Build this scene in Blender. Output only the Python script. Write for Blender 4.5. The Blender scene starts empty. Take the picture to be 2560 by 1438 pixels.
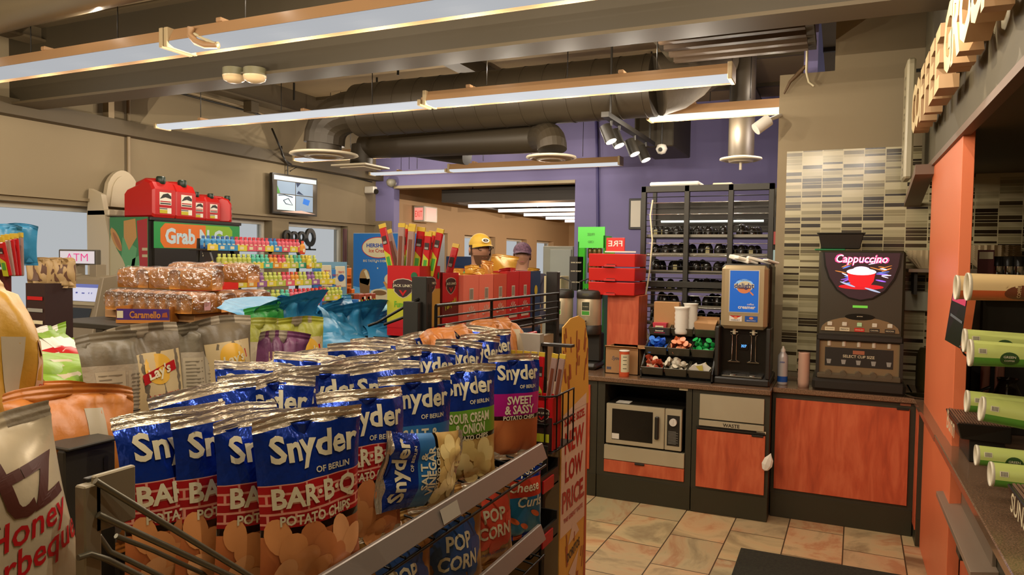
import bpy, math, random
from mathutils import Vector, Matrix
R_ = random.Random(7)
PI = math.pi
C = bpy.context.scene.collection
SC = bpy.context.scene

# ---------------------------------------------------------------- camera
FPX = 1815.76
CAMH = 1.75
CR = Matrix(((0.9113419, -0.0291720, 0.4106152),
             (0.4113975, 0.0296006, -0.9109752),
             (0.0144205, 0.9991360, 0.0389775)))
cam_d = bpy.data.cameras.new('camera')
cam = bpy.data.objects.new('camera', cam_d)
C.objects.link(cam)
cam.matrix_world = Matrix.Translation((0, 0, CAMH)) @ CR.to_4x4()
cam_d.sensor_width = 36.0
cam_d.lens = 36.0 * FPX / 2560.0
cam_d.clip_start = 0.05
SC.camera = cam
# ---------------------------------------------------------------- sky, exposure
w = bpy.data.worlds.new('overcast_sky')
SC.world = w
w.use_nodes = True
bg = w.node_tree.nodes['Background']
bg.inputs[0].default_value = (0.98, 0.985, 1.0, 1)
bg.inputs[1].default_value = 0.45
SC.view_settings.view_transform = 'Standard'
SC.view_settings.look = 'None'
SC.view_settings.gamma = 1.0
SC.view_settings.exposure = 0.2
SC.cycles.max_bounces = 10
SC.cycles.use_denoising = True
LAMP_POWER = 12.5
LAMP_COL = (1.0, 0.88, 0.72)


def at(px, py, X=None, Y=None, Z=None):
    """world point on a wall, shelf or counter plane seen at a photo pixel"""
    d = CR @ Vector(((px - 1280) / FPX, -(py - 719) / FPX, -1.0))
    t = X / d.x if X is not None else Y / d.y if Y is not None else (Z - CAMH) / d.z
    return Vector((d.x * t, d.y * t, CAMH + d.z * t))


# ---------------------------------------------------------------- materials
def lin(c):
    if isinstance(c, str):
        c = c.lstrip('#')
        c = [int(c[i:i + 2], 16) / 255 for i in (0, 2, 4)]
    return tuple((x / 12.92 if x <= .04045 else ((x + .055) / 1.055) ** 2.4) for x in c[:3]) + (1.0,)


_M = {}


def mat(name, col='#808080', rough=.5, metal=0.0, emit=0.0, alpha=1.0, trans=0.0, bump=0.0, bscale=30.0, coat=0.0, spec=.5, stretch=None, var=0.0, vscale=6.0, ecol=None):
    if name in _M:
        return _M[name]
    m = bpy.data.materials.new(name)
    m.use_nodes = True
    nt = m.node_tree
    b = nt.nodes['Principled BSDF']
    c = lin(col)
    b.inputs['Base Color'].default_value = c
    b.inputs['Roughness'].default_value = rough
    b.inputs['Metallic'].default_value = metal
    b.inputs['Specular IOR Level'].default_value = spec
    b.inputs['Alpha'].default_value = alpha
    b.inputs['Transmission Weight'].default_value = trans
    b.inputs['Coat Weight'].default_value = coat
    if emit:
        b.inputs['Emission Color'].default_value = lin(ecol) if ecol else c
        b.inputs['Emission Strength'].default_value = emit
    if bump or var:
        tc = nt.nodes.new('ShaderNodeTexCoord')
        mp = nt.nodes.new('ShaderNodeMapping')
        nt.links.new(tc.outputs['Object'], mp.inputs[0])
        if stretch:
            mp.inputs['Scale'].default_value = stretch
        if bump:
            no = nt.nodes.new('ShaderNodeTexNoise')
            no.inputs['Scale'].default_value = bscale
            no.inputs['Detail'].default_value = 4
            nt.links.new(mp.outputs[0], no.inputs['Vector'])
            bu = nt.nodes.new('ShaderNodeBump')
            bu.inputs['Strength'].default_value = bump
            bu.inputs['Distance'].default_value = .01
            nt.links.new(no.outputs[0], bu.inputs['Height'])
            nt.links.new(bu.outputs[0], b.inputs['Normal'])
        if var:
            n2 = nt.nodes.new('ShaderNodeTexNoise')
            n2.inputs['Scale'].default_value = vscale
            n2.inputs['Detail'].default_value = 5
            nt.links.new(mp.outputs[0], n2.inputs['Vector'])
            rp = nt.nodes.new('ShaderNodeValToRGB')
            rp.color_ramp.elements[0].position = .3
            rp.color_ramp.elements[1].position = .7
            rp.color_ramp.elements[0].color = tuple(x * (1 - var) for x in c[:3]) + (1,)
            rp.color_ramp.elements[1].color = tuple(min(1, x * (1 + var)) for x in c[:3]) + (1,)
            nt.links.new(n2.outputs[0], rp.inputs[0])
            nt.links.new(rp.outputs[0], b.inputs['Base Color'])
    _M[name] = m
    return m


def node_mat(name, rough=.5, spec=.5, metal=0.0):
    m = bpy.data.materials.new(name)
    m.use_nodes = True
    nt = m.node_tree
    b = nt.nodes['Principled BSDF']
    b.inputs['Roughness'].default_value = rough
    b.inputs['Specular IOR Level'].default_value = spec
    b.inputs['Metallic'].default_value = metal
    _M[name] = m
    return m, nt, b


def N(nt, typ, **kw):
    n = nt.nodes.new(typ)
    for k, v in kw.items():
        if hasattr(n, k):
            setattr(n, k, v)
        else:
            n.inputs[k.replace('_', ' ')].default_value = v
    return n


def ramp(nt, stops, interp='LINEAR'):
    r = nt.nodes.new('ShaderNodeValToRGB')
    cr = r.color_ramp
    cr.interpolation = interp
    while len(cr.elements) < len(stops):
        cr.elements.new(.5)
    for e, (p, c) in zip(cr.elements, stops):
        e.position = p
        e.color = lin(c)
    return r


def mat_wood():
    m, nt, b = node_mat('cherry_laminate', .38, .4)
    tc = N(nt, 'ShaderNodeTexCoord')
    mp = N(nt, 'ShaderNodeMapping')
    mp.inputs['Scale'].default_value = (7, 7, 1.3)
    wv = N(nt, 'ShaderNodeTexNoise', Scale=1.2, Detail=6.0, Distortion=2.2)
    w2 = N(nt, 'ShaderNodeTexNoise', Scale=6.0, Detail=3.0)
    mx = N(nt, 'ShaderNodeMath', operation='ADD')
    ml = N(nt, 'ShaderNodeMath', operation='MULTIPLY')
    ml.inputs[1].default_value = .35
    r = ramp(nt, [(.30, '#9c442c'), (.62, '#c05836'), (.85, '#cf6a44')])
    L = nt.links.new
    L(tc.outputs['Object'], mp.inputs[0]); L(mp.outputs[0], wv.inputs['Vector']); L(mp.outputs[0], w2.inputs['Vector'])
    L(w2.outputs[0], ml.inputs[0]); L(wv.outputs[0], mx.inputs[0]); L(ml.outputs[0], mx.inputs[1])
    L(mx.outputs[0], r.inputs[0]); L(r.outputs[0], b.inputs['Base Color'])
    return m


def mat_floor():
    m, nt, b = node_mat('slate_tile', .42, .4)
    L = nt.links.new
    tc = N(nt, 'ShaderNodeTexCoord')
    mp = N(nt, 'ShaderNodeMapping')
    mp.inputs['Rotation'].default_value = (0, 0, PI / 2 + .02)
    mp.inputs['Location'].default_value = (.1, .03, 0)
    br = N(nt, 'ShaderNodeTexBrick', Scale=1.0)
    br.offset = .5
    br.inputs['Mortar Size'].default_value = .004
    br.inputs['Brick Width'].default_value = .5
    br.inputs['Row Height'].default_value = .335
    br.inputs['Color1'].default_value = (0, 0, 0, 1)
    br.inputs['Color2'].default_value = (1, 1, 1, 1)
    br.inputs['Mortar'].default_value = (.5, .5, .5, 1)
    L(tc.outputs['Object'], mp.inputs[0]); L(mp.outputs[0], br.inputs[0])
    # each tile shifts the veining
    ad = N(nt, 'ShaderNodeVectorMath', operation='MULTIPLY_ADD')
    L(br.outputs['Color'], ad.inputs[0]); ad.inputs[1].default_value = (9, 5, 3); L(mp.outputs[0], ad.inputs[2])
    no = N(nt, 'ShaderNodeTexNoise', Scale=1.7, Detail=8.0, Distortion=1.1, Roughness=.6)
    L(ad.outputs[0], no.inputs['Vector'])
    r = ramp(nt, [(.28, '#8a765a'), (.40, '#b0a484'), (.48, '#d0c29c'), (.54, '#d4bc96'), (.60, '#c69a74'), (.66, '#d4c09c'), (.8, '#dccca4')])
    L(no.outputs[0], r.inputs[0])
    tint = ramp(nt, [(0, '#a9ab8c'), (.35, '#d9b08c'), (.7, '#e6cfa4'), (1, '#b9b49a')])
    L(br.outputs['Color'], tint.inputs[0])
    mx = N(nt, 'ShaderNodeMix', data_type='RGBA', blend_type='MULTIPLY')
    mx.inputs[0].default_value = .6
    L(r.outputs[0], mx.inputs[6]); L(tint.outputs[0], mx.inputs[7])
    m2 = N(nt, 'ShaderNodeMix', data_type='RGBA')
    L(br.outputs['Fac'], m2.inputs[0]); L(mx.outputs[2], m2.inputs[6]); m2.inputs[7].default_value = lin('#4a3a26')
    L(m2.outputs[2], b.inputs['Base Color'])
    bu = N(nt, 'ShaderNodeBump', Strength=.35, Distance=.006)
    L(no.outputs[0], bu.inputs['Height']); L(bu.outputs[0], b.inputs['Normal'])
    return m


def mat_mosaic():
    """horizontal glass strips in stacked columns, beige, brown and dark"""
    m, nt, b = node_mat('mosaic_strip_tile', .2, .55)
    L = nt.links.new
    tc = N(nt, 'ShaderNodeTexCoord')
    sx = N(nt, 'ShaderNodeSeparateXYZ')
    L(tc.outputs['Object'], sx.inputs[0])

    def cell(src, size):
        d = N(nt, 'ShaderNodeMath', operation='DIVIDE'); L(src, d.inputs[0]); d.inputs[1].default_value = size
        f = N(nt, 'ShaderNodeMath', operation='FLOOR'); L(d.outputs[0], f.inputs[0])
        fr = N(nt, 'ShaderNodeMath', operation='FRACT'); L(d.outputs[0], fr.inputs[0])
        return f.outputs[0], fr.outputs[0]
    fx, rx = cell(sx.outputs[0], .138)
    # rows alternate thick and thin
    fz, rz = cell(sx.outputs[2], .048)
    st = N(nt, 'ShaderNodeMath', operation='GREATER_THAN'); L(rz, st.inputs[0]); st.inputs[1].default_value = .62
    cv = N(nt, 'ShaderNodeCombineXYZ'); L(fx, cv.inputs[0])
    a2 = N(nt, 'ShaderNodeMath', operation='MULTIPLY_ADD'); L(fz, a2.inputs[0]); a2.inputs[1].default_value = 2.0; L(st.outputs[0], a2.inputs[2])
    L(a2.outputs[0], cv.inputs[1])
    wn = N(nt, 'ShaderNodeTexWhiteNoise', noise_dimensions='2D'); L(cv.outputs[0], wn.inputs['Vector'])
    r = ramp(nt, [(0, '#a59a76'), (.22, '#8d825f'), (.40, '#b9ad88'), (.56, '#3b2f1c'), (.72, '#6d6248'), (.86, '#241a0e')], 'CONSTANT')
    L(wn.outputs['Value'], r.inputs[0])
    # joints

    def edge(fr, lo, hi):
        g = N(nt, 'ShaderNodeMath', operation='LESS_THAN'); L(fr, g.inputs[0]); g.inputs[1].default_value = lo
        h = N(nt, 'ShaderNodeMath', operation='GREATER_THAN'); L(fr, h.inputs[0]); h.inputs[1].default_value = hi
        o = N(nt, 'ShaderNodeMath', operation='MAXIMUM'); L(g.outputs[0], o.inputs[0]); L(h.outputs[0], o.inputs[1])
        return o.outputs[0]
    e1 = edge(rx, .022, .978)
    e2 = edge(rz, .03, .97)
    d3 = N(nt, 'ShaderNodeMath', operation='SUBTRACT'); L(rz, d3.inputs[0]); d3.inputs[1].default_value = .62
    d4 = N(nt, 'ShaderNodeMath', operation='ABSOLUTE'); L(d3.outputs[0], d4.inputs[0])
    d5 = N(nt, 'ShaderNodeMath', operation='LESS_THAN'); L(d4.outputs[0], d5.inputs[0]); d5.inputs[1].default_value = .035
    o1 = N(nt, 'ShaderNodeMath', operation='MAXIMUM'); L(e1, o1.inputs[0]); L(e2, o1.inputs[1])
    o2 = N(nt, 'ShaderNodeMath', operation='MAXIMUM'); L(o1.outputs[0], o2.inputs[0]); L(d5.outputs[0], o2.inputs[1])
    mx = N(nt, 'ShaderNodeMix', data_type='RGBA'); L(o2.outputs[0], mx.inputs[0]); L(r.outputs[0], mx.inputs[6]); mx.inputs[7].default_value = lin('#b7aa84')
    L(mx.outputs[2], b.inputs['Base Color'])
    return m


def mat_brick():
    m, nt, b = node_mat('red_brick_print', .3, .5, .35)
    L = nt.links.new
    uv = N(nt, 'ShaderNodeUVMap')
    br = N(nt, 'ShaderNodeTexBrick', Scale=1.0)
    br.inputs['Mortar Size'].default_value = .0020
    br.inputs['Brick Width'].default_value = .046
    br.inputs['Row Height'].default_value = .0165
    br.inputs['Color1'].default_value = lin('#c01c22')
    br.inputs['Color2'].default_value = lin('#991418')
    br.inputs['Mortar'].default_value = lin('#e8a088')
    L(uv.outputs[0], br.inputs[0]); L(br.outputs[0], b.inputs['Base Color'])
    return m


def mat_chips(name, cols, scale=16.0, rough=.35):
    m, nt, b = node_mat(name, rough, .5, .1)
    L = nt.links.new
    uv = N(nt, 'ShaderNodeUVMap')
    mp = N(nt, 'ShaderNodeMapping'); mp.inputs['Scale'].default_value = (1, .62, 1)
    vo = N(nt, 'ShaderNodeTexVoronoi', Scale=scale)
    r = ramp(nt, [(0, cols[0]), (.35, cols[1]), (.75, cols[2])])
    no = N(nt, 'ShaderNodeTexNoise', Scale=scale * 1.5, Detail=4.0)
    vc = N(nt, 'ShaderNodeSeparateColor')
    ad = N(nt, 'ShaderNodeMath', operation='MULTIPLY_ADD')
    L(uv.outputs[0], mp.inputs[0]); L(mp.outputs[0], vo.inputs['Vector']); L(mp.outputs[0], no.inputs['Vector'])
    L(vo.outputs['Distance'], ad.inputs[0]); ad.inputs[1].default_value = .9
    L(vo.outputs['Color'], vc.inputs[0])
    m1 = N(nt, 'ShaderNodeMath', operation='MULTIPLY'); L(vc.outputs[0], m1.inputs[0]); m1.inputs[1].default_value = .28
    L(m1.outputs[0], ad.inputs[2])
    a2 = N(nt, 'ShaderNodeMath', operation='MULTIPLY_ADD'); L(no.outputs[0], a2.inputs[0]); a2.inputs[1].default_value = .22; L(ad.outputs[0], a2.inputs[2])
    L(a2.outputs[0], r.inputs[0]); L(r.outputs[0], b.inputs['Base Color'])
    return m


# ---------------------------------------------------------------- mesh builder
_G = {}


def glyphs(s, bold=0.0, shear=0.0):
    k = (s, bold, shear)
    if k in _G:
        return _G[k]
    cu = bpy.data.curves.new('t', 'FONT')
    cu.body = s
    cu.offset = bold
    cu.shear = shear
    cu.align_x = 'CENTER'
    cu.resolution_u = 2
    ob = bpy.data.objects.new('t', cu)
    C.objects.link(ob)
    dg = bpy.context.evaluated_depsgraph_get()
    me = bpy.data.meshes.new_from_object(ob.evaluated_get(dg))
    vs = [(v.co.x, v.co.y) for v in me.vertices]
    fs = [tuple(p.vertices) for p in me.polygons]
    bpy.data.objects.remove(ob)
    bpy.data.curves.remove(cu)
    bpy.data.meshes.remove(me)
    if vs:
        x0 = min(v[0] for v in vs); x1 = max(v[0] for v in vs)
        y0 = min(v[1] for v in vs); y1 = max(v[1] for v in vs)
        vs = [((x - (x0 + x1) / 2), (y - (y0 + y1) / 2)) for x, y in vs]
        _G[k] = (vs, fs, x1 - x0, y1 - y0)
    else:
        _G[k] = ([], [], 1, 1)
    return _G[k]


class MB:
    def __init__(s):
        s.v = []; s.f = []; s.fm = []; s.fs = []; s.uv = []; s.mats = []

    def mi(s, m):
        if m not in s.mats:
            s.mats.append(m)
        return s.mats.index(m)

    def add(s, vs, fs, m, smooth=False, uvs=None):
        o = len(s.v)
        s.v += [tuple(v) for v in vs]
        s.uv += list(uvs) if uvs else [(v[0], v[1] + v[2]) for v in vs]
        k = s.mi(m)
        for f in fs:
            s.f.append(tuple(i + o for i in f)); s.fm.append(k); s.fs.append(smooth)
        return s

    def box(s, x0, x1, y0, y1, z0, z1, m, bev=0.0):
        if x0 > x1: x0, x1 = x1, x0
        if y0 > y1: y0, y1 = y1, y0
        if z0 > z1: z0, z1 = z1, z0
        return s.hexa([(x0, y0, z0), (x1, y0, z0), (x1, y1, z0), (x0, y1, z0), (x0, y0, z1), (x1, y0, z1), (x1, y1, z1), (x0, y1, z1)], m, bev)

    def hexa(s, p, m, bev=0.0):
        if not bev:
            return s.add(p, [(0, 3, 2, 1), (4, 5, 6, 7), (0, 1, 5, 4), (1, 2, 6, 5), (2, 3, 7, 6), (3, 0, 4, 7)], m)
        # chamfered box: every corner gives three vertices
        P = [Vector(q) for q in p]
        nb = {0: (1, 3, 4), 1: (0, 2, 5), 2: (3, 1, 6), 3: (2, 0, 7), 4: (5, 7, 0), 5: (4, 6, 1), 6: (7, 5, 2), 7: (6, 4, 3)}
        V = []
        for i in range(8):
            e = [(P[j] - P[i]).normalized() * bev for j in nb[i]]
            V += [P[i] + e[1] + e[2], P[i] + e[0] + e[2], P[i] + e[0] + e[1]]  # on the x-, y-, z-face
        F = [(0, 9, 21, 12), (3, 15, 18, 6), (1, 13, 16, 4), (10, 7, 19, 22), (2, 5, 8, 11), (14, 23, 20, 17)]
        for i in range(8):
            F.append((3 * i, 3 * i + 1, 3 * i + 2))
        for a, b, c in ((0, 1, 0), (3, 2, 0), (4, 5, 0), (7, 6, 0)):
            F.append((3 * a + 1, 3 * b + 1, 3 * b + 2, 3 * a + 2))
        for a, b in ((0, 3), (1, 2), (4, 7), (5, 6)):
            F.append((3 * a, 3 * b, 3 * b + 2, 3 * a + 2))
        for a, b in ((0, 4), (1, 5), (2, 6), (3, 7)):
            F.append((3 * a, 3 * b, 3 * b + 1, 3 * a + 1))
        return s.add(V, F, m)

    def obox(s, c, sx, sy, sz, rot, m, bev=0.0):
        c = Vector(c)
        P = []
        for dz in (-1, 1):
            for dx, dy in ((-1, -1), (1, -1), (1, 1), (-1, 1)):
                P.append(c + rot @ Vector((dx * sx / 2, dy * sy / 2, dz * sz / 2)))
        return s.hexa(P, m, bev)

    def cyl(s, p0, p1, r0, m, r1=None, seg=16, caps=True, smooth=True):
        p0 = Vector(p0); p1 = Vector(p1)
        if r1 is None: r1 = r0
        d = (p1 - p0).normalized()
        a = d.orthogonal().normalized(); b = d.cross(a)
        V = []
        for p, r in ((p0, r0), (p1, r1)):
            for i in range(seg):
                t = 2 * PI * i / seg
                V.append(p + (a * math.cos(t) + b * math.sin(t)) * r)
        s.add(V, [(i, (i + 1) % seg, seg + (i + 1) % seg, seg + i) for i in range(seg)], m, smooth,
              [(i / seg, k) for k in (0, 1) for i in range(seg)])
        if caps:
            s.add(V[:seg], [tuple(range(seg))[::-1]], m); s.add(V[seg:], [tuple(range(seg))], m)
        return s

    def tube(s, pts, r, m, seg=8, smooth=True, caps=True):
        pts = [Vector(p) for p in pts]
        rs = r if isinstance(r, (list, tuple)) else [r] * len(pts)
        V = []; a = None
        for i, p in enumerate(pts):
            d = (pts[min(i + 1, len(pts) - 1)] - pts[max(i - 1, 0)]).normalized()
            if a is None: a = d.orthogonal().normalized()
            a = (a - d * a.dot(d)).normalized(); b = d.cross(a)
            for k in range(seg):
                t = 2 * PI * k / seg
                V.append(p + (a * math.cos(t) + b * math.sin(t)) * rs[i])
        F = [(i * seg + k, i * seg + (k + 1) % seg, (i + 1) * seg + (k + 1) % seg, (i + 1) * seg + k) for i in range(len(pts) - 1) for k in range(seg)]
        s.add(V, F, m, smooth)
        if caps:
            s.add(V[:seg], [tuple(range(seg))[::-1]], m); s.add(V[-seg:], [tuple(range(seg))], m)
        return s

    def lathe(s, prof, m, c=(0, 0, 0), seg=16, axis='Z', smooth=True, sx=1.0, sy=1.0):
        V = []
        for r, z in prof:
            for k in range(seg):
                t = 2 * PI * k / seg
                x, y = r * math.cos(t) * sx, r * math.sin(t) * sy
                q = (x, y, z) if axis == 'Z' else ((z, x, y) if axis == 'X' else (x, z, y))
                V.append((q[0] + c[0], q[1] + c[1], q[2] + c[2]))
        F = [(i * seg + k, i * seg + (k + 1) % seg, (i + 1) * seg + (k + 1) % seg, (i + 1) * seg + k) for i in range(len(prof) - 1) for k in range(seg)]
        s.add(V, F, m, smooth, [(k / seg, i / max(1, len(prof) - 1)) for i in range(len(prof)) for k in range(seg)])
        return s

    def prism(s, pts, fn, depth, m, m_side=None):
        """pts in plane coords; fn(x,y,off)"""
        n = len(pts)
        F = [fn(x, y, 0) for x, y in pts]; B = [fn(x, y, -depth) for x, y in pts]
        s.add(F, [tuple(range(n))], m, False, pts); s.add(B, [tuple(range(n))[::-1]], m, False, pts)
        s.add(F + B, [(i, i + n, (i + 1) % n + n, (i + 1) % n) for i in range(n)], m_side or m)
        return s

    def rect(s, fn, x0, x1, y0, y1, m, off=.0008, nx=1, ny=1):
        V = []; U = []
        for j in range(ny + 1):
            for i in range(nx + 1):
                x = x0 + (x1 - x0) * i / nx; y = y0 + (y1 - y0) * j / ny
                V.append(fn(x, y, off)); U.append((x, y))
        F = [(j * (nx + 1) + i, j * (nx + 1) + i + 1, (j + 1) * (nx + 1) + i + 1, (j + 1) * (nx + 1) + i) for j in range(ny) for i in range(nx)]
        return s.add(V, F, m, True, U)

    def ell(s, fn, cx, cy, rx, ry, m, off=.001, seg=20, rings=1, rot=0.0, a0=0, a1=2 * PI):
        V = [fn(cx, cy, off)]; U = [(cx, cy)]
        full = abs(a1 - a0 - 2 * PI) < 1e-6
        n = seg if full else seg + 1
        for k in range(1, rings + 1):
            for i in range(n):
                t = a0 + (a1 - a0) * i / seg
                dx, dy = rx * math.cos(t) * k / rings, ry * math.sin(t) * k / rings
                x = cx + dx * math.cos(rot) - dy * math.sin(rot); y = cy + dx * math.sin(rot) + dy * math.cos(rot)
                V.append(fn(x, y, off)); U.append((x, y))
        F = []
        for i in range(seg):
            j = (i + 1) % n
            F.append((0, 1 + i, 1 + j))
            for k in range(rings - 1):
                F.append((1 + k * n + i, 1 + (k + 1) * n + i, 1 + (k + 1) * n + j, 1 + k * n + j))
        return s.add(V, F, m, True, U)

    def poly(s, fn, pts, m, off=.001):
        return s.add([fn(x, y, off) for x, y in pts], [tuple(range(len(pts)))], m, False, pts)

    def text(s, fn, txt, x, y, m, w=None, h=None, off=.0016, bold=.012, shear=0.0, rot=0.0, sub=0, mir=False):
        vs, fs, tw, th = glyphs(txt, bold, shear)
        if not vs:
            return s
        if w and h: kx, ky = w / tw, h / th
        elif w: kx = ky = w / tw
        else: kx = ky = h / th
        if mir: kx = -kx
        V = [(a * kx, b * ky) for a, b in vs]
        F = [f if len(f) == 3 else f for f in fs]
        for _ in range(sub):
            nf = []; cache = {}

            def mid(i, j):
                q = (min(i, j), max(i, j))
                if q not in cache:
                    cache[q] = len(V); V.append(((V[i][0] + V[j][0]) / 2, (V[i][1] + V[j][1]) / 2))
                return cache[q]
            for f in F:
                for k in range(1, len(f) - 1):
                    a, b, c = f[0], f[k], f[k + 1]
                    ab, bc, ca = mid(a, b), mid(b, c), mid(c, a)
                    nf += [(a, ab, ca), (ab, b, bc), (ca, bc, c), (ab, bc, ca)]
            F = nf
        cr, sr = math.cos(rot), math.sin(rot)
        P = [(x + a * cr - b * sr, y + a * sr + b * cr) for a, b in V]
        return s.add([fn(a, b, off) for a, b in P], F, m, False, P)

    def mesh(s, name):
        me = bpy.data.meshes.new(name)
        me.from_pydata(s.v, [], s.f)
        for m in s.mats:
            me.materials.append(m)
        me.polygons.foreach_set('material_index', s.fm)
        me.polygons.foreach_set('use_smooth', s.fs)
        ul = me.uv_layers.new(name='UVMap')
        li = [0] * len(me.loops)
        me.loops.foreach_get('vertex_index', li)
        flat = []
        for i in li:
            flat += s.uv[i]
        ul.data.foreach_set('uv', flat)
        me.update()
        return me

    def obj(s, name, parent=None, loc=None, rot=None):
        o = bpy.data.objects.new(name, s.mesh(name))
        C.objects.link(o)
        if parent: o.parent = parent
        if loc: o.location = loc
        if rot: o.rotation_euler = rot
        return o


def tag(o, label, cat, group=None, kind=None):
    if label: o['label'] = label
    if cat: o['category'] = cat
    if group: o['group'] = group
    if kind: o['kind'] = kind
    return o


def thing(name, label, cat, loc=(0, 0, 0), rz=0.0, group=None, rot=None):
    o = bpy.data.objects.new(name, None)
    C.objects.link(o)
    o.location = loc
    o.rotation_euler = rot or (0, 0, rz)
    o.empty_display_size = .05
    return tag(o, label, cat, group)


def struct(mb, name):
    return tag(mb.obj(name), None, None, kind='structure')


def dup(root, loc=None, rot=None, label=None, group=None, scale=None):
    def cp(o, par):
        c = o.copy(); C.objects.link(c)
        if par: c.parent = par
        for ch in [q for q in o.children]:
            cp(ch, c)
        return c
    r = cp(root, None)
    if loc: r.location = loc
    if rot: r.rotation_euler = rot
    if scale: r.scale = scale
    if label: r['label'] = label
    if group: r['group'] = group
    return r


def plane_fn(o, ux, uy):
    """surface through o with in-plane axes; off is outwards"""
    o = Vector(o); ux = Vector(ux).normalized(); uy = Vector(uy).normalized(); n = ux.cross(uy)
    return lambda x, y, off=0.0: tuple(o + ux * x + uy * y + n * off)


def front(x, y, z):      # faces -Y, x to the right
    return plane_fn((x, y, z), (1, 0, 0), (0, 0, 1))


def sideX(x, y, z):      # faces +X, text runs towards +Y
    return plane_fn((x, y, z), (0, 1, 0), (0, 0, 1))


def sideNX(x, y, z):     # faces -X, text runs towards -Y
    return plane_fn((x, y, z), (0, -1, 0), (0, 0, 1))


WOOD = mat_wood(); FLOOR = mat_floor(); MOSAIC = mat_mosaic(); BRICK = mat_brick()
CHIPS = mat_chips('barbecue_chips_print', ('#dc9458', '#c87640', '#a85a2e'), 15)
CHIPS2 = mat_chips('plain_chips_print', ('#ecd694', '#d8ba70', '#b8924e'), 22)
POPC = mat_chips('popcorn_print', ('#e3cf9c', '#c79c54', '#8a5c28'), 34)
BLK = mat('black_plastic', '#242019', .4)
BLKM = mat('black_metal', '#2b271f', .42, .4)
DKG = mat('dark_grey_metal', '#39342a', .5, .3)
BLKSH = mat('gloss_black_plastic', '#191611', .2)
CAB = mat('black_cabinet_paint', '#34301f', .5, bump=.1, bscale=60)
STEEL = mat('brushed_steel', '#bfb496', .36, .35, bump=.08, bscale=90, stretch=(1, 1, 12))
CHROME = mat('chrome', '#d8d4cc', .14, 1.0)
CREAM = mat('cream_print', '#cfc4a0', .4)
WHITE = mat('white_plastic', '#d9d2c4', .4)
WHITEP = mat('white_paper', '#e4ddcc', .7)
RED = mat('red_print', '#b01418', .32)
REDB = mat('bright_red_plastic', '#c22018', .35)
GREEN = mat('green_print', '#3f8f2f', .35)
BLUEP = mat('blue_print', '#1d4f9c', .32)
SILVER = mat('silver_foil', '#d6c8b0', .22, .75, bump=.5, bscale=60, stretch=(1, 1, 4))
BLUEF = mat('blue_foil', '#1a3a9c', .2, .6, bump=1.0, bscale=20, stretch=(1, 1, .7))
CARD = mat('cardboard', '#a87c4e', .8, bump=.1, bscale=120)
WIRE = mat('black_wire', '#1c1a15', .35, .5)
YEL = mat('yellow_print', '#c2ac2c', .4)
ORG = mat('orange_print', '#cf5a28', .4)
# ================================================================ the room
TAN = mat('tan_wall_paint', '#8b7b5e', .75, bump=.04, bscale=40)
TAN2 = mat('warm_wall_paint', '#bd9c74', .75)
PURP = mat('purple_wall_paint', '#8079a6', .7)
CEILM = mat('brown_painted_deck', '#8a7654', .85, var=.12, vscale=1.2)
BEAMP = mat('tan_painted_steel', '#52452e', .6)
GRNW = mat('dark_olive_painted_steel', '#3a311f', .6)
DUCTM = mat('dark_painted_duct', '#372e20', .5, .2)
XL = -6.5
mb = MB(); mb.box(-7.2, 3.4, -3.2, 18.2, -.1, 0, FLOOR); struct(mb, 'floor')
mb = MB(); mb.box(-7.2, 3.4, -3.2, 9.45, 3.75, 3.85, CEILM)
struct(mb, 'ceiling')
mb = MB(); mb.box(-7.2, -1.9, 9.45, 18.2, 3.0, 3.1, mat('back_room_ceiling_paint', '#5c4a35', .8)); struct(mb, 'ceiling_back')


def wall_left(y0, y1, zt, wins, name, m):
    mb = MB()
    y = y0
    for a, b, z0, z1 in wins:
        mb.box(XL - .25, XL, y, a, 0, zt, m)
        mb.box(XL - .25, XL, a, b, 0, z0, m); mb.box(XL - .25, XL, a, b, z1, zt, m)
        y = b
    mb.box(XL - .25, XL, y, y1, 0, zt, m)
    return mb


W1 = [(1.2, 4.86, .95, 2.19), (5.25, 7.08, .95, 2.19), (7.38, 8.62, .95, 2.19)]
mb = wall_left(-3.2, 9.3, 3.75, W1, 'wall_left', TAN)
struct(mb, 'wall_left')
mb = MB()
mb.box(XL, XL + .04, -3, 9.3, 2.235, 2.262, TAN); struct(mb, 'trim_1')          # ledge above the windows
mb = MB(); mb.box(XL, XL + .14, -3, 9.3, 2.905, 3.04, BEAMP); struct(mb, 'trim_2')
W2 = [(11.1, 11.55, .9, 2.2), (12.2, 13.55, .9, 2.2), (14.1, 15.2, .9, 2.2), (15.8, 16.9, .9, 2.2)]
mb = wall_left(9.45, 18.0, 3.0, W2, 'w', TAN2); struct(mb, 'wall_left_back')
FRM = mat('white_window_frame', '#cfcabc', .5)
GLS = mat('window_glass', '#f2f6f8', .0, trans=1.0, spec=.3)
_gn = GLS.node_tree.nodes['Principled BSDF']; _gn.inputs['IOR'].default_value = 1.01
for i, (a, b, z0, z1) in enumerate(W1 + W2):
    mb = MB()
    for q in ((a, a + .05, z0, z1), (b - .05, b, z0, z1), (a + .05, b - .05, z0, z0 + .05), (a + .05, b - .05, z1 - .05, z1)):
        mb.box(XL - .2, XL - .13, q[0], q[1], q[2], q[3], FRM)
    wo = struct(mb, 'window_%d' % (i + 1))
    mb = MB(); mb.box(XL - .172, XL - .166, a + .05, b - .05, z0 + .05, z1 - .05, GLS)
    mb.obj('pane', wo)
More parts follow.
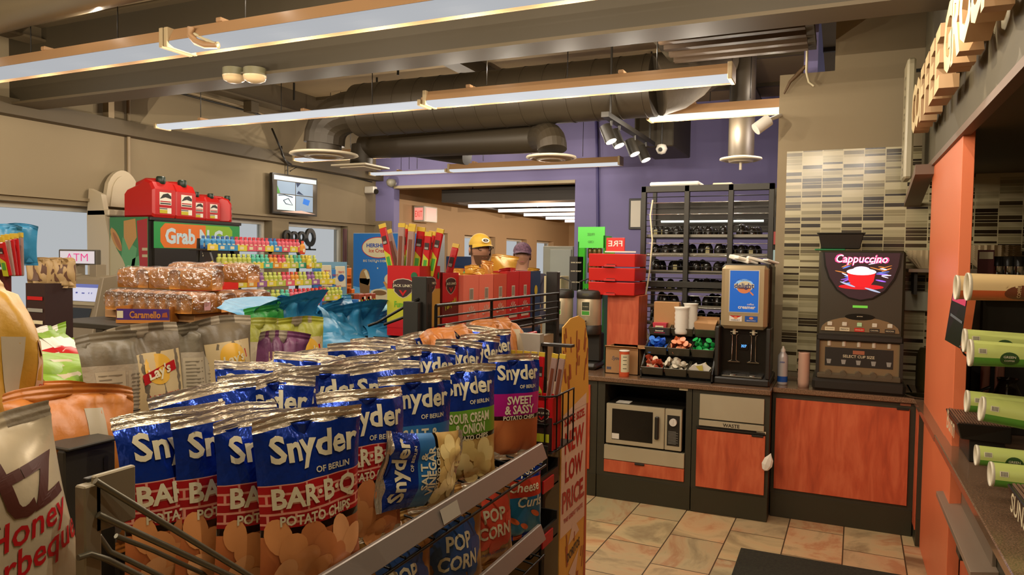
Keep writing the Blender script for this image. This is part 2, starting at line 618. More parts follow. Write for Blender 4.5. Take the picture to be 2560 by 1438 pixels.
# far wall of the shop, with the wide opening
mb = MB()
mb.box(XL, -6.17, 9.3, 9.45, 0, 3.75, PURP); mb.box(-6.17, -3.28, 9.3, 9.45, 2.83, 3.75, PURP); mb.box(-3.28, -.3, 9.3, 9.45, 0, 3.75, PURP)
struct(mb, 'wall_back')
mb = MB(); mb.box(-6.17, -3.28, 9.29, 9.46, 2.79, 2.83, mat('cream_trim_paint', '#b5a582', .6)); mb.box(XL, XL + .3, 9.262, 9.3, 0, 2.3, TAN); struct(mb, 'trim_3')
mb = MB(); mb.box(XL - .1, -2.0, 18.0, 18.15, 0, 3.0, TAN2); struct(mb, 'wall_back_far')
mb = MB(); mb.box(-2.1, -1.95, 9.45, 18, 0, 3.0, TAN); struct(mb, 'wall_right_far')
mb = MB(); mb.box(-.3, -.2, 6.1, 9.3, 0, 3.75, PURP); struct(mb, 'wall_right_purple')
mb = MB()
mb.box(-.452, 3.3, 5.85, 6.1, 0, 3.16, TAN); mb.box(-.075, 3.3, 5.85, 6.1, 3.16, 3.75, TAN); struct(mb, 'wall_back_tiled')
mb = MB(); mb.box(-.386, 3.2, 5.838, 5.85, .94, 2.585, MOSAIC); struct(mb, 'trim_4')
mb = MB(); mb.box(3.2, 3.3, -3.2, 6, 0, 3.75, TAN); struct(mb, 'wall_right')
mb = MB(); mb.box(-7, 3.3, -3.2, -3.1, 0, 3.75, TAN); struct(mb, 'wall_front')
# right-hand soffit over the drinks counter
mb = MB(); mb.box(.50, 3.2, -3.1, 5.84, 2.378, 3.75, mat('soffit_paint', '#5a513a', .7)); struct(mb, 'wall_soffit')
mb = MB(); mb.box(.485, .53, 1.5, 5.83, 2.35, 2.385, mat('brown_trim_paint', '#6f5743', .5)); struct(mb, 'trim_5')
# steel beam and purlins
mb = MB()
mb.box(XL, 3.2, 3.93, 4.02, 3.0, 3.6, GRNW); mb.box(XL, 3.2, 3.86, 4.10, 2.985, 3.005, BEAMP); mb.box(XL, 3.2, 3.86, 4.10, 3.6, 3.625, BEAMP)
tag(mb.obj('steel_beam'), 'long dark olive steel beam with a tan bottom flange across the shop ceiling', 'beam', kind='structure')
for k, (x, z) in enumerate(((-6.1, 3.5), (-3.4, 3.6), (-.95, 3.6))):
    mb = MB(); mb.box(x - .03, x + .03, -3, 9.2, z, 3.75, BEAMP); mb.box(x - .09, x + .09, -3, 9.2, z - .02, z, BEAMP)
    tag(mb.obj('ceiling_beam'), None, None, kind='structure')
mb = MB()
for y in (1.5, 5.1, 6.2, 7.4, 8.6): mb.box(-6.4, 3.1, y - .02, y + .02, 3.71, 3.75, BEAMP)
tag(mb.obj('ceiling_trim'), None, None, kind='structure')

# conduits and cables on the left wall and ceiling
COND = mat('tan_conduit', '#8d7a5b', .5)


def single(mb, name, label, cat, group=None, kind=None):
    return tag(mb.obj(name), label, cat, group, kind)


p = at(322, 430, X=-6.46)
mb = MB(); mb.cyl((-6.46, p.y, 2.3), (-6.46, p.y, 3.74), .018, COND, seg=8); single(mb, 'conduit', 'thin upright tan conduit on the window wall above the baby seat', 'conduit')
p = at(268, 300, X=-6.42)
mb = MB(); mb.box(-6.44, -6.36, p.y - .03, p.y + .03, 3.04, 3.74, COND); single(mb, 'cable_duct', 'short square cable duct high on the window wall', 'duct')
mb = MB()
a = at(430, 228, Z=3.4); b = at(610, 275, Z=3.4); c = at(690, 300, Z=3.36)
mb.tube([a, b, c], .012, BLK, 6); mb.tube([a + Vector((.05, 0, .02)), b + Vector((.05, 0, .02)), c], .012, COND, 6)
single(mb, 'ceiling_cable', 'pair of cables running to a small junction box under the ceiling', 'cable')
q = at(628, 268, Z=3.42)
mb = MB(); mb.box(q.x - .06, q.x + .06, q.y - .06, q.y + .06, q.z - .06, q.z + .06, BEAMP, .005); single(mb, 'junction_box', 'small square junction box on the ceiling cables', 'junction box')
mb = MB()
pts = [at(680, 322, Z=3.3), at(703, 375, X=-6.1), at(712, 400, X=-6.3), at(735, 415, X=-6.4), at(780, 425, X=-6.45)]
mb.tube(pts, .012, BLK, 6); mb.tube([at(704, 320, Z=3.6), at(704, 385, X=-6.2), at(720, 412, X=-6.35), at(760, 420, X=-6.42), at(870, 440, X=-6.46), at(930, 455, X=-6.46)], .01, BLK, 6)
mb.tube([at(718, 405, X=-6.35), at(742, 418, X=-6.4), at(725, 428, X=-6.4)], .008, BLK, 6)
single(mb, 'cable_bundle', 'tangle of dark cables above the wall television', 'cable')
mb = MB()
mb.tube([at(1490, 300, Y=9.27), at(1493, 375, Y=9.27), at(1495, 600, Y=9.27)], .02, mat('purple_conduit', '#4a4378', .5), 8)
single(mb, 'conduit', 'purple painted conduit down the far purple wall', 'conduit')
mb = MB(); mb.tube([at(2026, 62, Y=5.7), at(2018, 120, Y=5.72), at(2016, 180, Y=5.75), at(2022, 205, Y=5.8), at(2035, 215, Y=5.8)], .009, CREAM, 6)
single(mb, 'hanging_cable', 'loose cream cable hanging from the beam over the tiled wall', 'cable')
mb = MB(); mb.tube([at(2014, 165, Y=5.78), at(1995, 185, Y=5.8), at(1975, 205, Y=5.8), at(1960, 235, Y=5.82)], [.012, .016, .012, .006], mat('brown_wire', '#5a4326', .6), 6)
single(mb, 'wire_knot', 'frayed brown wires on the top corner of the tan wall', 'cable')
# sprinkler drop pieces on the ceiling
for px, py in ((735, 240), (942, 228), (995, 175)):
    p = at(px, py, Z=3.6)
    mb = MB(); mb.cyl((p.x, p.y, 3.55), (p.x, p.y, 3.75), .012, BLK, seg=8)
    single(mb, 'hanger_rod', 'short dark rod sticking down from the bare ceiling', 'hanger', 'rods on the bare ceiling')
mb = MB()
mb.box(-1.25, -.2, 5.0, 5.75, 3.3, 3.36, GRNW); mb.box(-1.25, -.2, 5.0, 5.04, 3.3, 3.74, GRNW)
for k in range(4): mb.box(-1.2, -.25, 5.08 + .17 * k, 5.14 + .17 * k, 3.27, 3.31, mat('dark_slat_brown', '#4a3824', .6))
single(mb, 'ceiling_grille', 'brown slatted air grille hung under the ceiling beside the tan wall', 'grille')
p = at(1710, 130, Z=3.3)
mb = MB(); mb.box(p.x - .04, p.x + .04, p.y - .3, p.y + .4, 3.3, 3.38, CHROME)
single(mb, 'ceiling_strut', 'short shiny metal strut under the ceiling by the brown grille', 'strut')

# ---------------------------------------------------------------- ducts
def elbow(mb, c0, d0, c1, r, m):
    """quarter bend from point c0 heading d0 (unit) down to c1"""
    c0 = Vector(c0); c1 = Vector(c1); k = Vector((c1.x, c1.y, c0.z))
    pts = []
    for i in range(7):
        t = i / 6
        pts.append((1 - t) ** 2 * c0 + 2 * t * (1 - t) * k + t * t * c1)
    mb.tube(pts, r, m, 20, smooth=False)


def diffuser(mb, c, r, m, square=False):
    x, y, z = c
    if square:
        mb.box(x - r, x + r, y - r, y + r, z - .02, z, m, .004); mb.box(x - r * .7, x + r * .7, y - r * .7, y + r * .7, z - .035, z - .02, m, .004)
    else:
        mb.lathe([(r * .45, z + .03), (r, z + .012), (r * 1.02, z), (r * .8, z - .012), (r * .78, z - .002), (r * .6, z - .002), (r * .58, z - .02), (r * .4, z - .022), (r * .38, z - .005), (.02, z - .005), (0, z - .022)], m, (x, y, 0), 28)


GRL = mat('white_diffuser', '#c9bda2', .45)
t = thing('spiral_duct', 'large dark round duct running across the shop and bending down at its left end', 'duct', (-3, 5.85, 3.15))
t.location = (0, 0, 0)
mb = MB(); mb.tube([(-4.3 + .29 * i, 5.87, 3.17) for i in range(11)], .25, DUCTM, 28)
for i in range(14):
    x = -4.2 + i * .21
    mb.tube([(x, 5.87, 3.17), (x + .012, 5.87, 3.17)], .254, DUCTM, 28)
mb.obj('duct_body', t)
mb = MB(); elbow(mb, (-4.3, 5.87, 3.17), None, (-4.69, 5.83, 2.86), .2, DUCTM); mb.cyl((-4.69, 5.83, 2.87), (-4.69, 5.83, 2.77), .17, DUCTM, seg=20); mb.obj('elbow', t)
mb = MB(); diffuser(mb, (-4.69, 5.83, 2.755), .33, GRL); mb.obj('diffuser', t)
mb = MB(); mb.tube([(-1.4, 5.87, 3.17), (-1.25, 5.95, 3.22), (-1.1, 6.1, 3.32), (-.95, 6.4, 3.45)], [.25, .24, .2, .17], mat('fabric_duct', '#453a29', .8, bump=.6, bscale=9), 20); mb.obj('fabric_connector', t)
t = thing('spiral_duct', 'thinner dark duct behind the big one with a drop at each end', 'duct')
mb = MB(); mb.cyl((-4.65, 6.45, 2.93), (-2.45, 6.1, 2.84), .13, DUCTM, seg=20); mb.obj('duct_body', t)
mb = MB(); elbow(mb, (-2.5, 6.1, 2.84), None, (-2.25, 5.78, 2.68), .125, DUCTM); mb.obj('elbow', t)
mb = MB(); diffuser(mb, (-2.25, 5.76, 2.61), .21, GRL); mb.obj('diffuser', t)
mb = MB(); mb.cyl((-4.66, 6.42, 2.93), (-4.66, 6.4, 2.73), .12, DUCTM, seg=20); mb.obj('elbow', t)
mb = MB(); diffuser(mb, (-4.66, 6.39, 2.715), .22, GRL, True); mb.obj('diffuser', t)
t = thing('spiral_duct', 'slim dark duct slanting down between the two hanging lights', 'duct')
mb = MB(); mb.cyl(at(935, 358, Z=3.0), at(1168, 392, Z=2.78), .085, DUCTM, seg=18); mb.obj('duct_body', t)
t = thing('duct_drop', 'short dark upright duct with a white round diffuser near the tan wall', 'duct')
p = at(1852, 398, Z=2.62)
mb = MB(); mb.cyl((p.x, p.y, 3.5), (p.x, p.y, 2.64), .105, DUCTM, seg=20); mb.obj('duct_body', t)
mb = MB(); diffuser(mb, (p.x, p.y, 2.615), .17, GRL); mb.cyl((p.x, p.y, 2.62), (p.x, p.y, 2.53), .012, GRL, seg=8); mb.obj('diffuser', t)
mb = MB(); mb.box(-1.95, -1.55, 7.3, 8.2, 2.9, 3.75, GRNW, .01); single(mb, 'duct_box', 'black box duct behind the spotlights on the purple wall', 'duct')
mb = MB(); mb.tube([at(-60, 45, Z=3.35), at(60, 12, Z=3.35), at(180, -18, Z=3.35), at(420, -80, Z=3.35)], .13, mat('silver_duct', '#8f8268', .45, .5), 20)
single(mb, 'flexible_duct', 'silvery flexible duct at the ceiling above the near strip light', 'duct')

# ---------------------------------------------------------------- strip lights
LENS = mat('fluorescent_lens', '#080808', 1.0, emit=.66, ecol='#f4f6fa', spec=.0)
LENSF = mat('fluorescent_lens_near', '#080808', 1.0, emit=.44, ecol='#f2f5fa', spec=.0)
LENSG = mat('fluorescent_lens_greenish', '#080808', 1.0, emit=1.0, ecol='#f4fff0', spec=.0)
HOUS = mat('tan_light_housing', '#b08a62', .45)
CAPM = mat('light_end_cap', '#b8a37c', .5)


def strip(label, x0, x1, y, z, w=.14, lens=LENS, n=5, bare=None, power=1.0, h=.075):
    t = thing('strip_light', label, 'ceiling light', (0, 0, 0), 0, 'fluorescent strip lights')
    mb = MB()
    hx0 = bare if bare else x0
    mb.hexa([(hx0, y - w / 2, z + .03), (x1, y - w / 2, z + .03), (x1, y + w / 2, z + .03), (hx0, y + w / 2, z + .03),
             (hx0, y - w * .32, z + .03 + h), (x1, y - w * .32, z + .03 + h), (x1, y + w * .32, z + .03 + h), (hx0, y + w * .32, z + .03 + h)], HOUS)
    mb.box(hx0, x1, y + w / 2, y + w / 2 + .01, z + .0, z + .04, HOUS)
    for k in range(int((x1 - hx0) / 1.2) + 1):
        xx = hx0 + .35 + 1.2 * k
        if xx < x1: mb.box(xx, xx + .04, y - w * .36, y + w * .36, z + .03 + h, z + .055 + h, HOUS, .004)
    mb.obj('housing', t)
    mb = MB()
    prof = [(-w / 2 + .004, .034), (-w / 2 + .004, .014), (-w * .3, 0), (w * .3, 0), (w / 2 - .004, .014), (w / 2 - .004, .034)]
    V = [(x, y + a, z + b) for x in (x0, x1) for a, b in prof]
    mb.add(V, [(i, i + 1, i + 7, i + 6) for i in range(5)] + [(0, 5, 4, 3, 2, 1), (6, 7, 8, 9, 10, 11), (5, 0, 6, 11)], lens)
    mb.obj('lens', t)
    for x in (x0, x1):
        mb = MB(); mb.box(x - .015, x + .015, y - w / 2 - .008, y + w / 2 + .012, z - .004, z + .034 + h, CAPM, .004); mb.obj('end_cap', t)
    for x in (x0 + .5, (x0 + x1) / 2, x1 - .5):
        mb = MB(); mb.cyl((x, y, z + .055 + h), (x, y, 3.74), .004, BLK, seg=5); mb.obj('hanger', t)
    for k in range(n):
        x = x0 + (x1 - x0) * (k + .5) / n
        ld = bpy.data.lights.new('strip_lamp', 'POINT')
        ld.energy = LAMP_POWER * power; ld.color = LAMP_COL; ld.shadow_soft_size = 0.0
        lo = bpy.data.objects.new('strip_lamp', ld); C.objects.link(lo); lo.location = (x, y, z - .12); lo.parent = t
    for k in range(2):  # fill lamps added above the housing to brighten the ceiling
        ld = bpy.data.lights.new('added_ceiling_fill', 'POINT')
        ld.energy = LAMP_POWER * .33 * power ** .5; ld.color = LAMP_COL; ld.shadow_soft_size = 0.0
        lo = bpy.data.objects.new('added_ceiling_fill', ld); C.objects.link(lo); lo.location = (x0 + (x1 - x0) * (.25 + .5 * k), y, z + .26); lo.parent = t
    return t


strip('nearest long strip light across the top left of the room', -6.3, -3.62, 3.14, 2.95, .2, LENSF, power=.5)
strip('second length of the nearest strip light, joined by a dangling cable', -3.58, -.9, 3.14, 2.95, .2, LENSF)
strip('long strip light in the middle of the room, left length without housing', -5.97, -3.05, 5.02, 2.95, .16, bare=-5.8, h=.01, power=.6)
strip('long strip light in the middle of the room, right length with tan housing', -3.0, -.69, 5.02, 2.95, .17)
strip('short strip light by the left wall in front of the television', -6.2, -4.9, 7.2, 2.93, .17, n=3, power=.4)
strip('short strip light hanging before the purple wall between two ducts', -4.38, -2.99, 7.2, 2.95, .15, n=3)
strip('farthest strip light in the shop, bare left length', -6.3, -5.03, 8.92, 2.95, .13, bare=-6.2, n=3, h=.01, power=.15)
strip('farthest strip light in the shop, right length with housing', -4.98, -2.55, 8.92, 2.95, .15, n=4, power=.12)
strip('greenish strip light ending against the tan wall above the drinks counter', -1.52, -.2, 6.2, 2.95, .15, LENSG, n=3)
strip('third length added to the nearest strip light, past the top edge of the view', -.86, .42, 3.14, 2.95, .2, LENSF, n=3)  # unseen length, added to brighten the standee and the right side
# unseen strips added out of frame to brighten the foreground and right side
strip('added strip light out of view over the chips aisle', -5.2, -2.6, .9, 2.95, .17, power=1.5)
strip('added strip light out of view at the right side of the aisle', -2.3, .3, .9, 2.95, .17, power=1.6)
strip('added strip light out of view near the front wall of the shop', -4.0, -1.0, -1.2, 2.95, .17, power=1.6)
mb = MB()
mb.tube([at(478, 68, Y=3.04), at(476, 88, Y=3.04), at(490, 104, Y=3.04), at(515, 113, Y=3.05), at(545, 113, Y=3.06)], .02, HOUS, 8)
mb.tube([at(486, 85, Y=3.05), at(520, 102, Y=3.05), at(545, 113, Y=3.05)], .01, CREAM, 8)
single(mb, 'light_cable', 'tan cable looping around the joint of the nearest strip light', 'cable')
# occupancy sensors / twin emergency head on the beam
t = thing('twin_emergency_light', 'pair of round emergency lamp heads on the beam flange', 'emergency light')
for px in (585, 637):
    p = at(px, 190, Y=3.84)
    mb = MB(); mb.cyl((p.x, p.y, p.z + .05), (p.x, p.y, p.z), .075, mat('green_grey_metal', '#6f6a4e', .5), seg=20); mb.lathe([(.078, .0), (.07, -.03), (.04, -.045), (0, -.05)], mat('frosted_lamp', '#cbb187', .3), tuple(p), 20)
    mb.obj('lamp_head', t)
mb = MB(); a = at(600, 182, Y=3.84); b = at(622, 182, Y=3.84); mb.cyl(a, b, .012, CHROME, seg=8); mb.obj('link_bar', t)
# track with four spots
t = thing('track_light', 'black track with four white-faced spotlights before the purple wall', 'spotlight')
tk = [at(1545, 295, Z=2.86), at(1665, 372, Z=2.86)]
mb = MB(); mb.box(-1.72, -1.66, 5.45, 7.0, 2.86, 2.9, BLKM); mb.cyl((-1.69, 5.6, 2.9), (-1.69, 5.6, 3.74), .01, BLK, seg=6); mb.cyl((-1.69, 6.9, 2.9), (-1.69, 6.9, 3.74), .01, BLK, seg=6); mb.obj('track', t)
SPF = mat('spot_face', '#fff4dc', .4, emit=2.2)
for y in (5.62, 5.85, 6.35, 6.75):
    mb = MB()
    p0 = Vector((-1.74, y, 2.82)); dr = Vector((.42, -.12, -.9)).normalized()
    mb.cyl((-1.69, y, 2.86), (-1.69, y, 2.82), .012, BLK, seg=8); mb.cyl(p0, p0 + dr * .14, .047, BLK, r1=.05, seg=18)
    h = mb.obj('spot_head', t)
    mb = MB(); mb.cyl(p0 + dr * .141, p0 + dr * .143, .044, SPF, seg=18); mb.obj('spot_lens', h)
    ld = bpy.data.lights.new('spot_lamp', 'SPOT'); ld.energy = 12; ld.color = (1, .9, .72); ld.shadow_soft_size = 0; ld.spot_size = 1.3
    lo = bpy.data.objects.new('spot_lamp', ld); C.objects.link(lo); lo.location = p0 + dr * .16; lo.parent = t
    lo.rotation_euler = dr.to_track_quat('-Z', 'Y').to_euler()
# cameras
t = thing('security_camera', 'white bullet security camera on the end of the tan wall', 'security camera')
p = at(1922, 300, Y=5.7); dr = Vector((-.6, -.3, -.5)).normalized()
mb = MB(); mb.cyl(p, p + dr * .12, .045, WHITE, seg=16); mb.obj('camera_body', t)
mb = MB(); mb.cyl(p, (-.44, 5.86, p.z + .06), .015, WHITE, seg=8); mb.obj('mount', t)
t = thing('security_camera', 'white ball security camera on the purple wall below the spotlights', 'security camera')
p = at(1654, 373, Y=6.9)
mb = MB(); mb.lathe([(0, -.05), (.035, -.04), (.055, 0), (.04, .04), (0, .05)], WHITE, tuple(p), 16); mb.obj('camera_body', t)
mb = MB(); mb.cyl(p + Vector((0, -.055, -.01)), p + Vector((0, -.04, -.01)), .02, BLK, seg=12); mb.cyl(p, (p.x, p.y, 3.745), .01, BLK, seg=6); mb.obj('lens', t)
t = thing('security_camera', 'small white camera in the corner of the window wall and purple wall', 'security camera')
p = at(936, 475, X=-6.35)
mb = MB(); mb.box(-6.499, p.x + .02, p.y - .05, p.y + .05, p.z - .05, p.z + .05, WHITE, .01); mb.obj('camera_body', t)
mb = MB(); mb.cyl(p + Vector((.02, 0, -.02)), p + Vector((.04, -.01, -.03)), .04, BLK, seg=12); mb.obj('lens', t)
t = thing('security_camera', 'grey dome camera above the left end of the wide opening', 'security camera')
p = at(978, 457, Y=9.2)
mb = MB(); mb.lathe([(0, -.07), (.06, -.04), (.075, .01), (.06, .05), (0, .06)], mat('grey_plastic', '#7c7666', .5), tuple(p), 16); mb.cyl(p, p + Vector((0, .1, .0)), .03, WHITE, seg=10); mb.obj('camera_body', t)

# ---------------------------------------------------------------- back room
BROWN = mat('dark_brown_beam', '#33291d', .5)
t = thing('slat_canopy', 'dark suspended canopy with five light strips in the back room', 'canopy')
mb = MB(); a = at(1062, 495, Z=2.74)
mb.box(-5.6, -3.2, 9.75, 9.85, 2.605, 2.80, BROWN)
for k in range(1, 7): mb.box(-5.6, -3.2, 9.75 + 1.1 * k, 9.85 + 1.1 * k, 2.62, 2.74, BROWN)
mb.box(-5.6, -5.5, 9.85, 16.4, 2.61, 2.76, BROWN); mb.box(-3.3, -3.2, 9.85, 16.4, 2.61, 2.76, BROWN)
for q_ in ((-5.3, 10.2), (-3.5, 10.2), (-5.3, 15), (-3.5, 15)): mb.cyl((q_[0], q_[1], 2.75), (q_[0], q_[1], 3.0), .01, BLK, seg=6)
mb.box(-5.5, -3.3, 9.85, 16.4, 2.75, 2.76, mat('canopy_board', '#8a6748', .6))
mb.obj('canopy_frame', t)
for k in range(5):
    mb = MB(); mb.box(-5.35, -3.3, 10.15 + 1.1 * k, 10.2 + 1.1 * k, 2.55, 2.6, mat('led_strip', '#fbe9dc', .4, emit=2.6)); mb.obj('light_strip', t)
for (x, y) in ((-4.4, 10.7), (-4.4, 13), (-4.4, 15.2)):
    ld = bpy.data.lights.new('canopy_lamp', 'POINT'); ld.energy = 55; ld.color = (1, .82, .64); ld.shadow_soft_size = 0
    lo = bpy.data.objects.new('canopy_lamp', ld); C.objects.link(lo); lo.location = (x, y, 2.5); lo.parent = t
t = thing('exit_sign', 'white exit sign with a pale red face high on the back room wall', 'exit sign')
p = at(1062, 535, X=-6.3)
mb = MB(); mb.box(-6.49, -6.28, p.y - .05, p.y + .38, p.z - .13, p.z + .13, WHITE, .01); mb.obj('sign_box', t)
mb = MB(); mb.box(-6.278, -6.276, p.y, p.y + .33, p.z - .1, p.z + .1, mat('exit_face', '#f29a8c', .4, emit=.6)); mb.rect(front(-6.385, p.y - .052, p.z), -.08, .08, -.1, .1, mat('exit_face2', '#f29a8c', .4, emit=.6), .002)
mb.text(front(-6.385, p.y - .052, p.z), 'EXIT', 0, 0, mat('exit_red', '#d8554a', .4, emit=.5), w=.14, h=.1, off=.004)
mb.obj('sign_face', t)
t = thing('ceiling_fan_light', 'white round diffuser in the back room ceiling', 'diffuser')
p = at(1332, 467, Z=2.96); mb = MB(); diffuser(mb, (p.x, p.y, 2.97), .26, GRL); mb.obj('diffuser_ring', t)
t = thing('tall_cooler', 'pale grey upright cooler in the back room by the opening', 'cooler')
p = at(1358, 615, Y=10.2); q = at(1433, 612, Y=10.2)
mb = MB(); mb.box(p.x, q.x, 10.2, 10.9, 0, p.z, mat('pale_grey_enamel', '#a9ab9c', .35), .01); mb.obj('body', t)
mb = MB(); mb.box(p.x + .12, q.x - .02, 10.17, 10.2, .15, p.z - .05, mat('pale_door_enamel', '#b7beb4', .25), .008); mb.obj('door', t)
t = thing('drinks_machine', 'blue front drinks machine beneath the back room window', 'drinks machine')
p = at(1150, 640, Y=9.9)
mb = MB(); mb.box(p.x - .25, p.x + .25, 9.9, 10.4, 0, 1.78, mat('navy_panel', '#2b3f66', .4), .01); mb.obj('body', t)
mb = MB(); mb.box(p.x - .2, p.x + .2, 9.88, 9.9, .9, 1.6, mat('colour_panel', '#a8557a', .4)); mb.obj('front_panel', t)
# ================================================================ back counter (microwave, waste, drinks)
TOPM = mat('speckled_brown_counter', '#755a44', .16, var=.5, vscale=180, coat=.3)
KICK = mat('dark_kick_board', '#322e1c', .45)
TICK = mat('door_edge_latch', '#6e6a58', .5)


def cabinet(label, x0, x1, y0, y1, ztop=.865):
    t = thing('base_cabinet', label, 'cabinet', (x0, y0, 0))
    mb = MB(); mb.box(0, x1 - x0, .0, y1 - y0, 0, .17, KICK, .003); mb.obj('kick_board', t)
    return t, x1 - x0, y1 - y0


YF = 5.12
# microwave cabinet: open niche
t, W, D = cabinet('black base cabinet with an open niche holding the microwave, wood strip drawer below', -1.60, -.915, YF, YF + .6)
mb = MB()
mb.box(0, .055, 0, D, .17, .865, CAB); mb.box(W - .04, W, 0, D, .17, .865, CAB); mb.box(.055, W - .04, D - .03, D, .17, .865, CAB)
mb.box(.055, W - .04, 0, D - .03, .845, .865, CAB); mb.box(.055, W - .04, .02, D - .03, .375, .40, CAB); mb.box(.055, W - .04, 0, D - .03, .17, .2, CAB)
mb.obj('carcass', t)
mb = MB(); mb.box(.058, W - .043, -.012, .02, .295, .40, STEEL, .002); mb.obj('steel_panel', t)
dr = MB(); dr.box(.058, W - .043, -.01, .01, .20, .29, WOOD, .002); d = dr.obj('drawer', t)
mb = MB(); mb.box(.29, .36, -.02, -.008, .278, .292, BLK, .002); mb.obj('pull', d)
mb = MB(); mb.box(W - .09, W - .03, -.004, 0, .846, .862, CREAM); mb.obj('number_tag', t)
# waste cabinet
t, W, D = cabinet('black base cabinet with a steel waste flap above a cherry wood door', -.91, -.40, YF, YF + .6)
mb = MB(); mb.box(0, W, .0, D, .17, .865, CAB); mb.obj('carcass', t)
fl = MB(); fl.box(.05, .475, -.012, .0, .665, .835, STEEL, .002); fo = fl.obj('waste_flap', t)
mb = MB(); mb.box(.048, .477, -.016, 0, .615, .655, STEEL, .002)
mb.text(front(.265, -.0165, .634), 'WASTE', 0, 0, BLK, w=.11, h=.024)
mb.obj('waste_sign', t)
mb = MB(); mb.box(.03, .485, -.02, .0, .595, .607, BLK); mb.obj('door_rail', t)
mb = MB(); mb.box(.035, .487, -.016, 0, .185, .585, WOOD, .002); d = mb.obj('door', t)
mb = MB(); mb.box(.40, .475, -.024, -.01, .577, .59, BLK, .002); mb.obj('pull', d)
mb = MB(); mb.box(.43, .49, -.006, 0, .598, .614, CREAM); mb.obj('number_tag', t)
# left neighbour, mostly behind the chip standee
t, W, D = cabinet('black base cabinet left of the microwave with a narrow cherry wood door', -2.35, -1.605, YF, YF + .6)
mb = MB(); mb.box(0, W, 0, D, .17, .865, CAB); mb.obj('carcass', t)
mb = MB(); mb.box(.03, W - .05, -.014, 0, .2, .83, WOOD, .002); mb.obj('door', t)
# drinks cabinet
YR = 5.27
t, W, D = cabinet('wide black base cabinet with one large cherry wood door under the cappuccino machine', -.395, .47, YR, 5.84)
mb = MB(); mb.box(0, W, .0, D, .17, .865, CAB); mb.obj('carcass', t)
mb = MB(); mb.box(.022, W - .035, -.016, 0, .20, .825, WOOD, .002); d = mb.obj('door', t)
mb = MB(); mb.box(W - .11, W - .04, -.024, -.01, .818, .832, BLK, .002); mb.obj('pull', d)
mb = MB(); mb.box(W - .09, W - .03, -.006, 0, .845, .86, mat('orange_tag', '#9a5a3a', .5)); mb.obj('number_tag', t)
# side return
t, W, D = cabinet('narrow corner cabinet with a cherry wood side beside the orange panel', .475, .60, 5.10, 5.84)
mb = MB(); mb.box(0, W, 0, D, .17, .865, CAB); mb.obj('carcass', t)
mb = MB(); mb.box(-.006, 0, .01, .16, .1, .85, WOOD, .001); mb.obj('side_panel', t)
# worktops
mb = MB(); mb.box(-2.36, -.395, YF - .03, YF + .66, .866, .9, TOPM, .004)
single(mb, 'worktop', 'brown speckled worktop over the microwave and waste cabinets', 'worktop')
mb = MB(); mb.box(-.393, .47, YR - .03, 5.836, .866, .9, TOPM, .004); mb.box(.455, 1.75, 4.17, 5.836, .866, .9, TOPM)
single(mb, 'worktop', 'brown speckled corner worktop under the cappuccino machine', 'worktop')

# orange partition panel
ORP = mat('orange_red_paint', '#dc7448', .42, bump=.02)
mb = MB(); mb.box(.50, .55, 3.93, 5.14, 0, 2.376, ORP, .002)
single(mb, 'partition_panel', 'tall orange painted partition panel rising from the floor to the soffit', 'partition', kind='thing')

# microwave
t = thing('microwave', 'steel front microwave oven with a round dial in the open cabinet niche', 'microwave', (-1.53, YF + .0, .402))
mb = MB(); mb.box(0, .55, .02, .4, .012, .305, BLK, .004)
for x in (.04, .5):
    for y in (.05, .36): mb.cyl((x, y, 0), (x, y, .014), .015, BLK, seg=8)
mb.obj('body', t)
mb = MB(); mb.box(0, .428, -.012, .02, .012, .305, STEEL, .004); d = mb.obj('door', t)
mb = MB(); mb.box(.045, .345, -.0145, -.011, .045, .27, BLKSH, .001); mb.rect(front(0, -.0146, 0), .047, .10, .05, .09, WHITEP, .0004); mb.obj('window', d)
mb = MB(); mb.box(.363, .392, -.035, -.012, .08, .245, BLK, .006); mb.obj('handle', d)
mb = MB(); mb.box(.432, .55, -.012, .02, .012, .305, STEEL, .003); mb.box(.448, .536, -.0135, -.011, .045, .262, BLK)
f = front(.492, -.0137, 0)
for k in range(11): mb.rect(f, -.036, .034 if k % 2 else .02, .06 + k * .0085, .063 + k * .0085, mat('grey_print', '#8c8a80', .5), .0004)
mb.obj('control_panel', t)
mb = MB(); mb.cyl((.492, -.034, .215), (.492, -.013, .215), .026, WHITE, seg=24); mb.box(.49, .494, -.037, -.034, .2, .238, WHITE); mb.obj('dial', t)
mb = MB(); mb.box(-1.47, -1.37, YF + .03, YF + .12, .709, .712, WHITEP); single(mb, 'paper_note', 'white paper slip lying on top of the microwave', 'paper')
# crumpled paper on the waste door edge
mb = MB()
mb.lathe([(0, -.055), (.02, -.045), (.036, -.01), (.03, .03), (.012, .055), (0, .075)], WHITEP, (0, 0, 0), 7, smooth=False, sy=.35)
o = single(mb, 'torn_paper', 'torn white paper scrap stuck on the waste door edge', 'paper'); o.location = (-.405, YF - .03, .41); o.rotation_euler = (0, .3, 0)

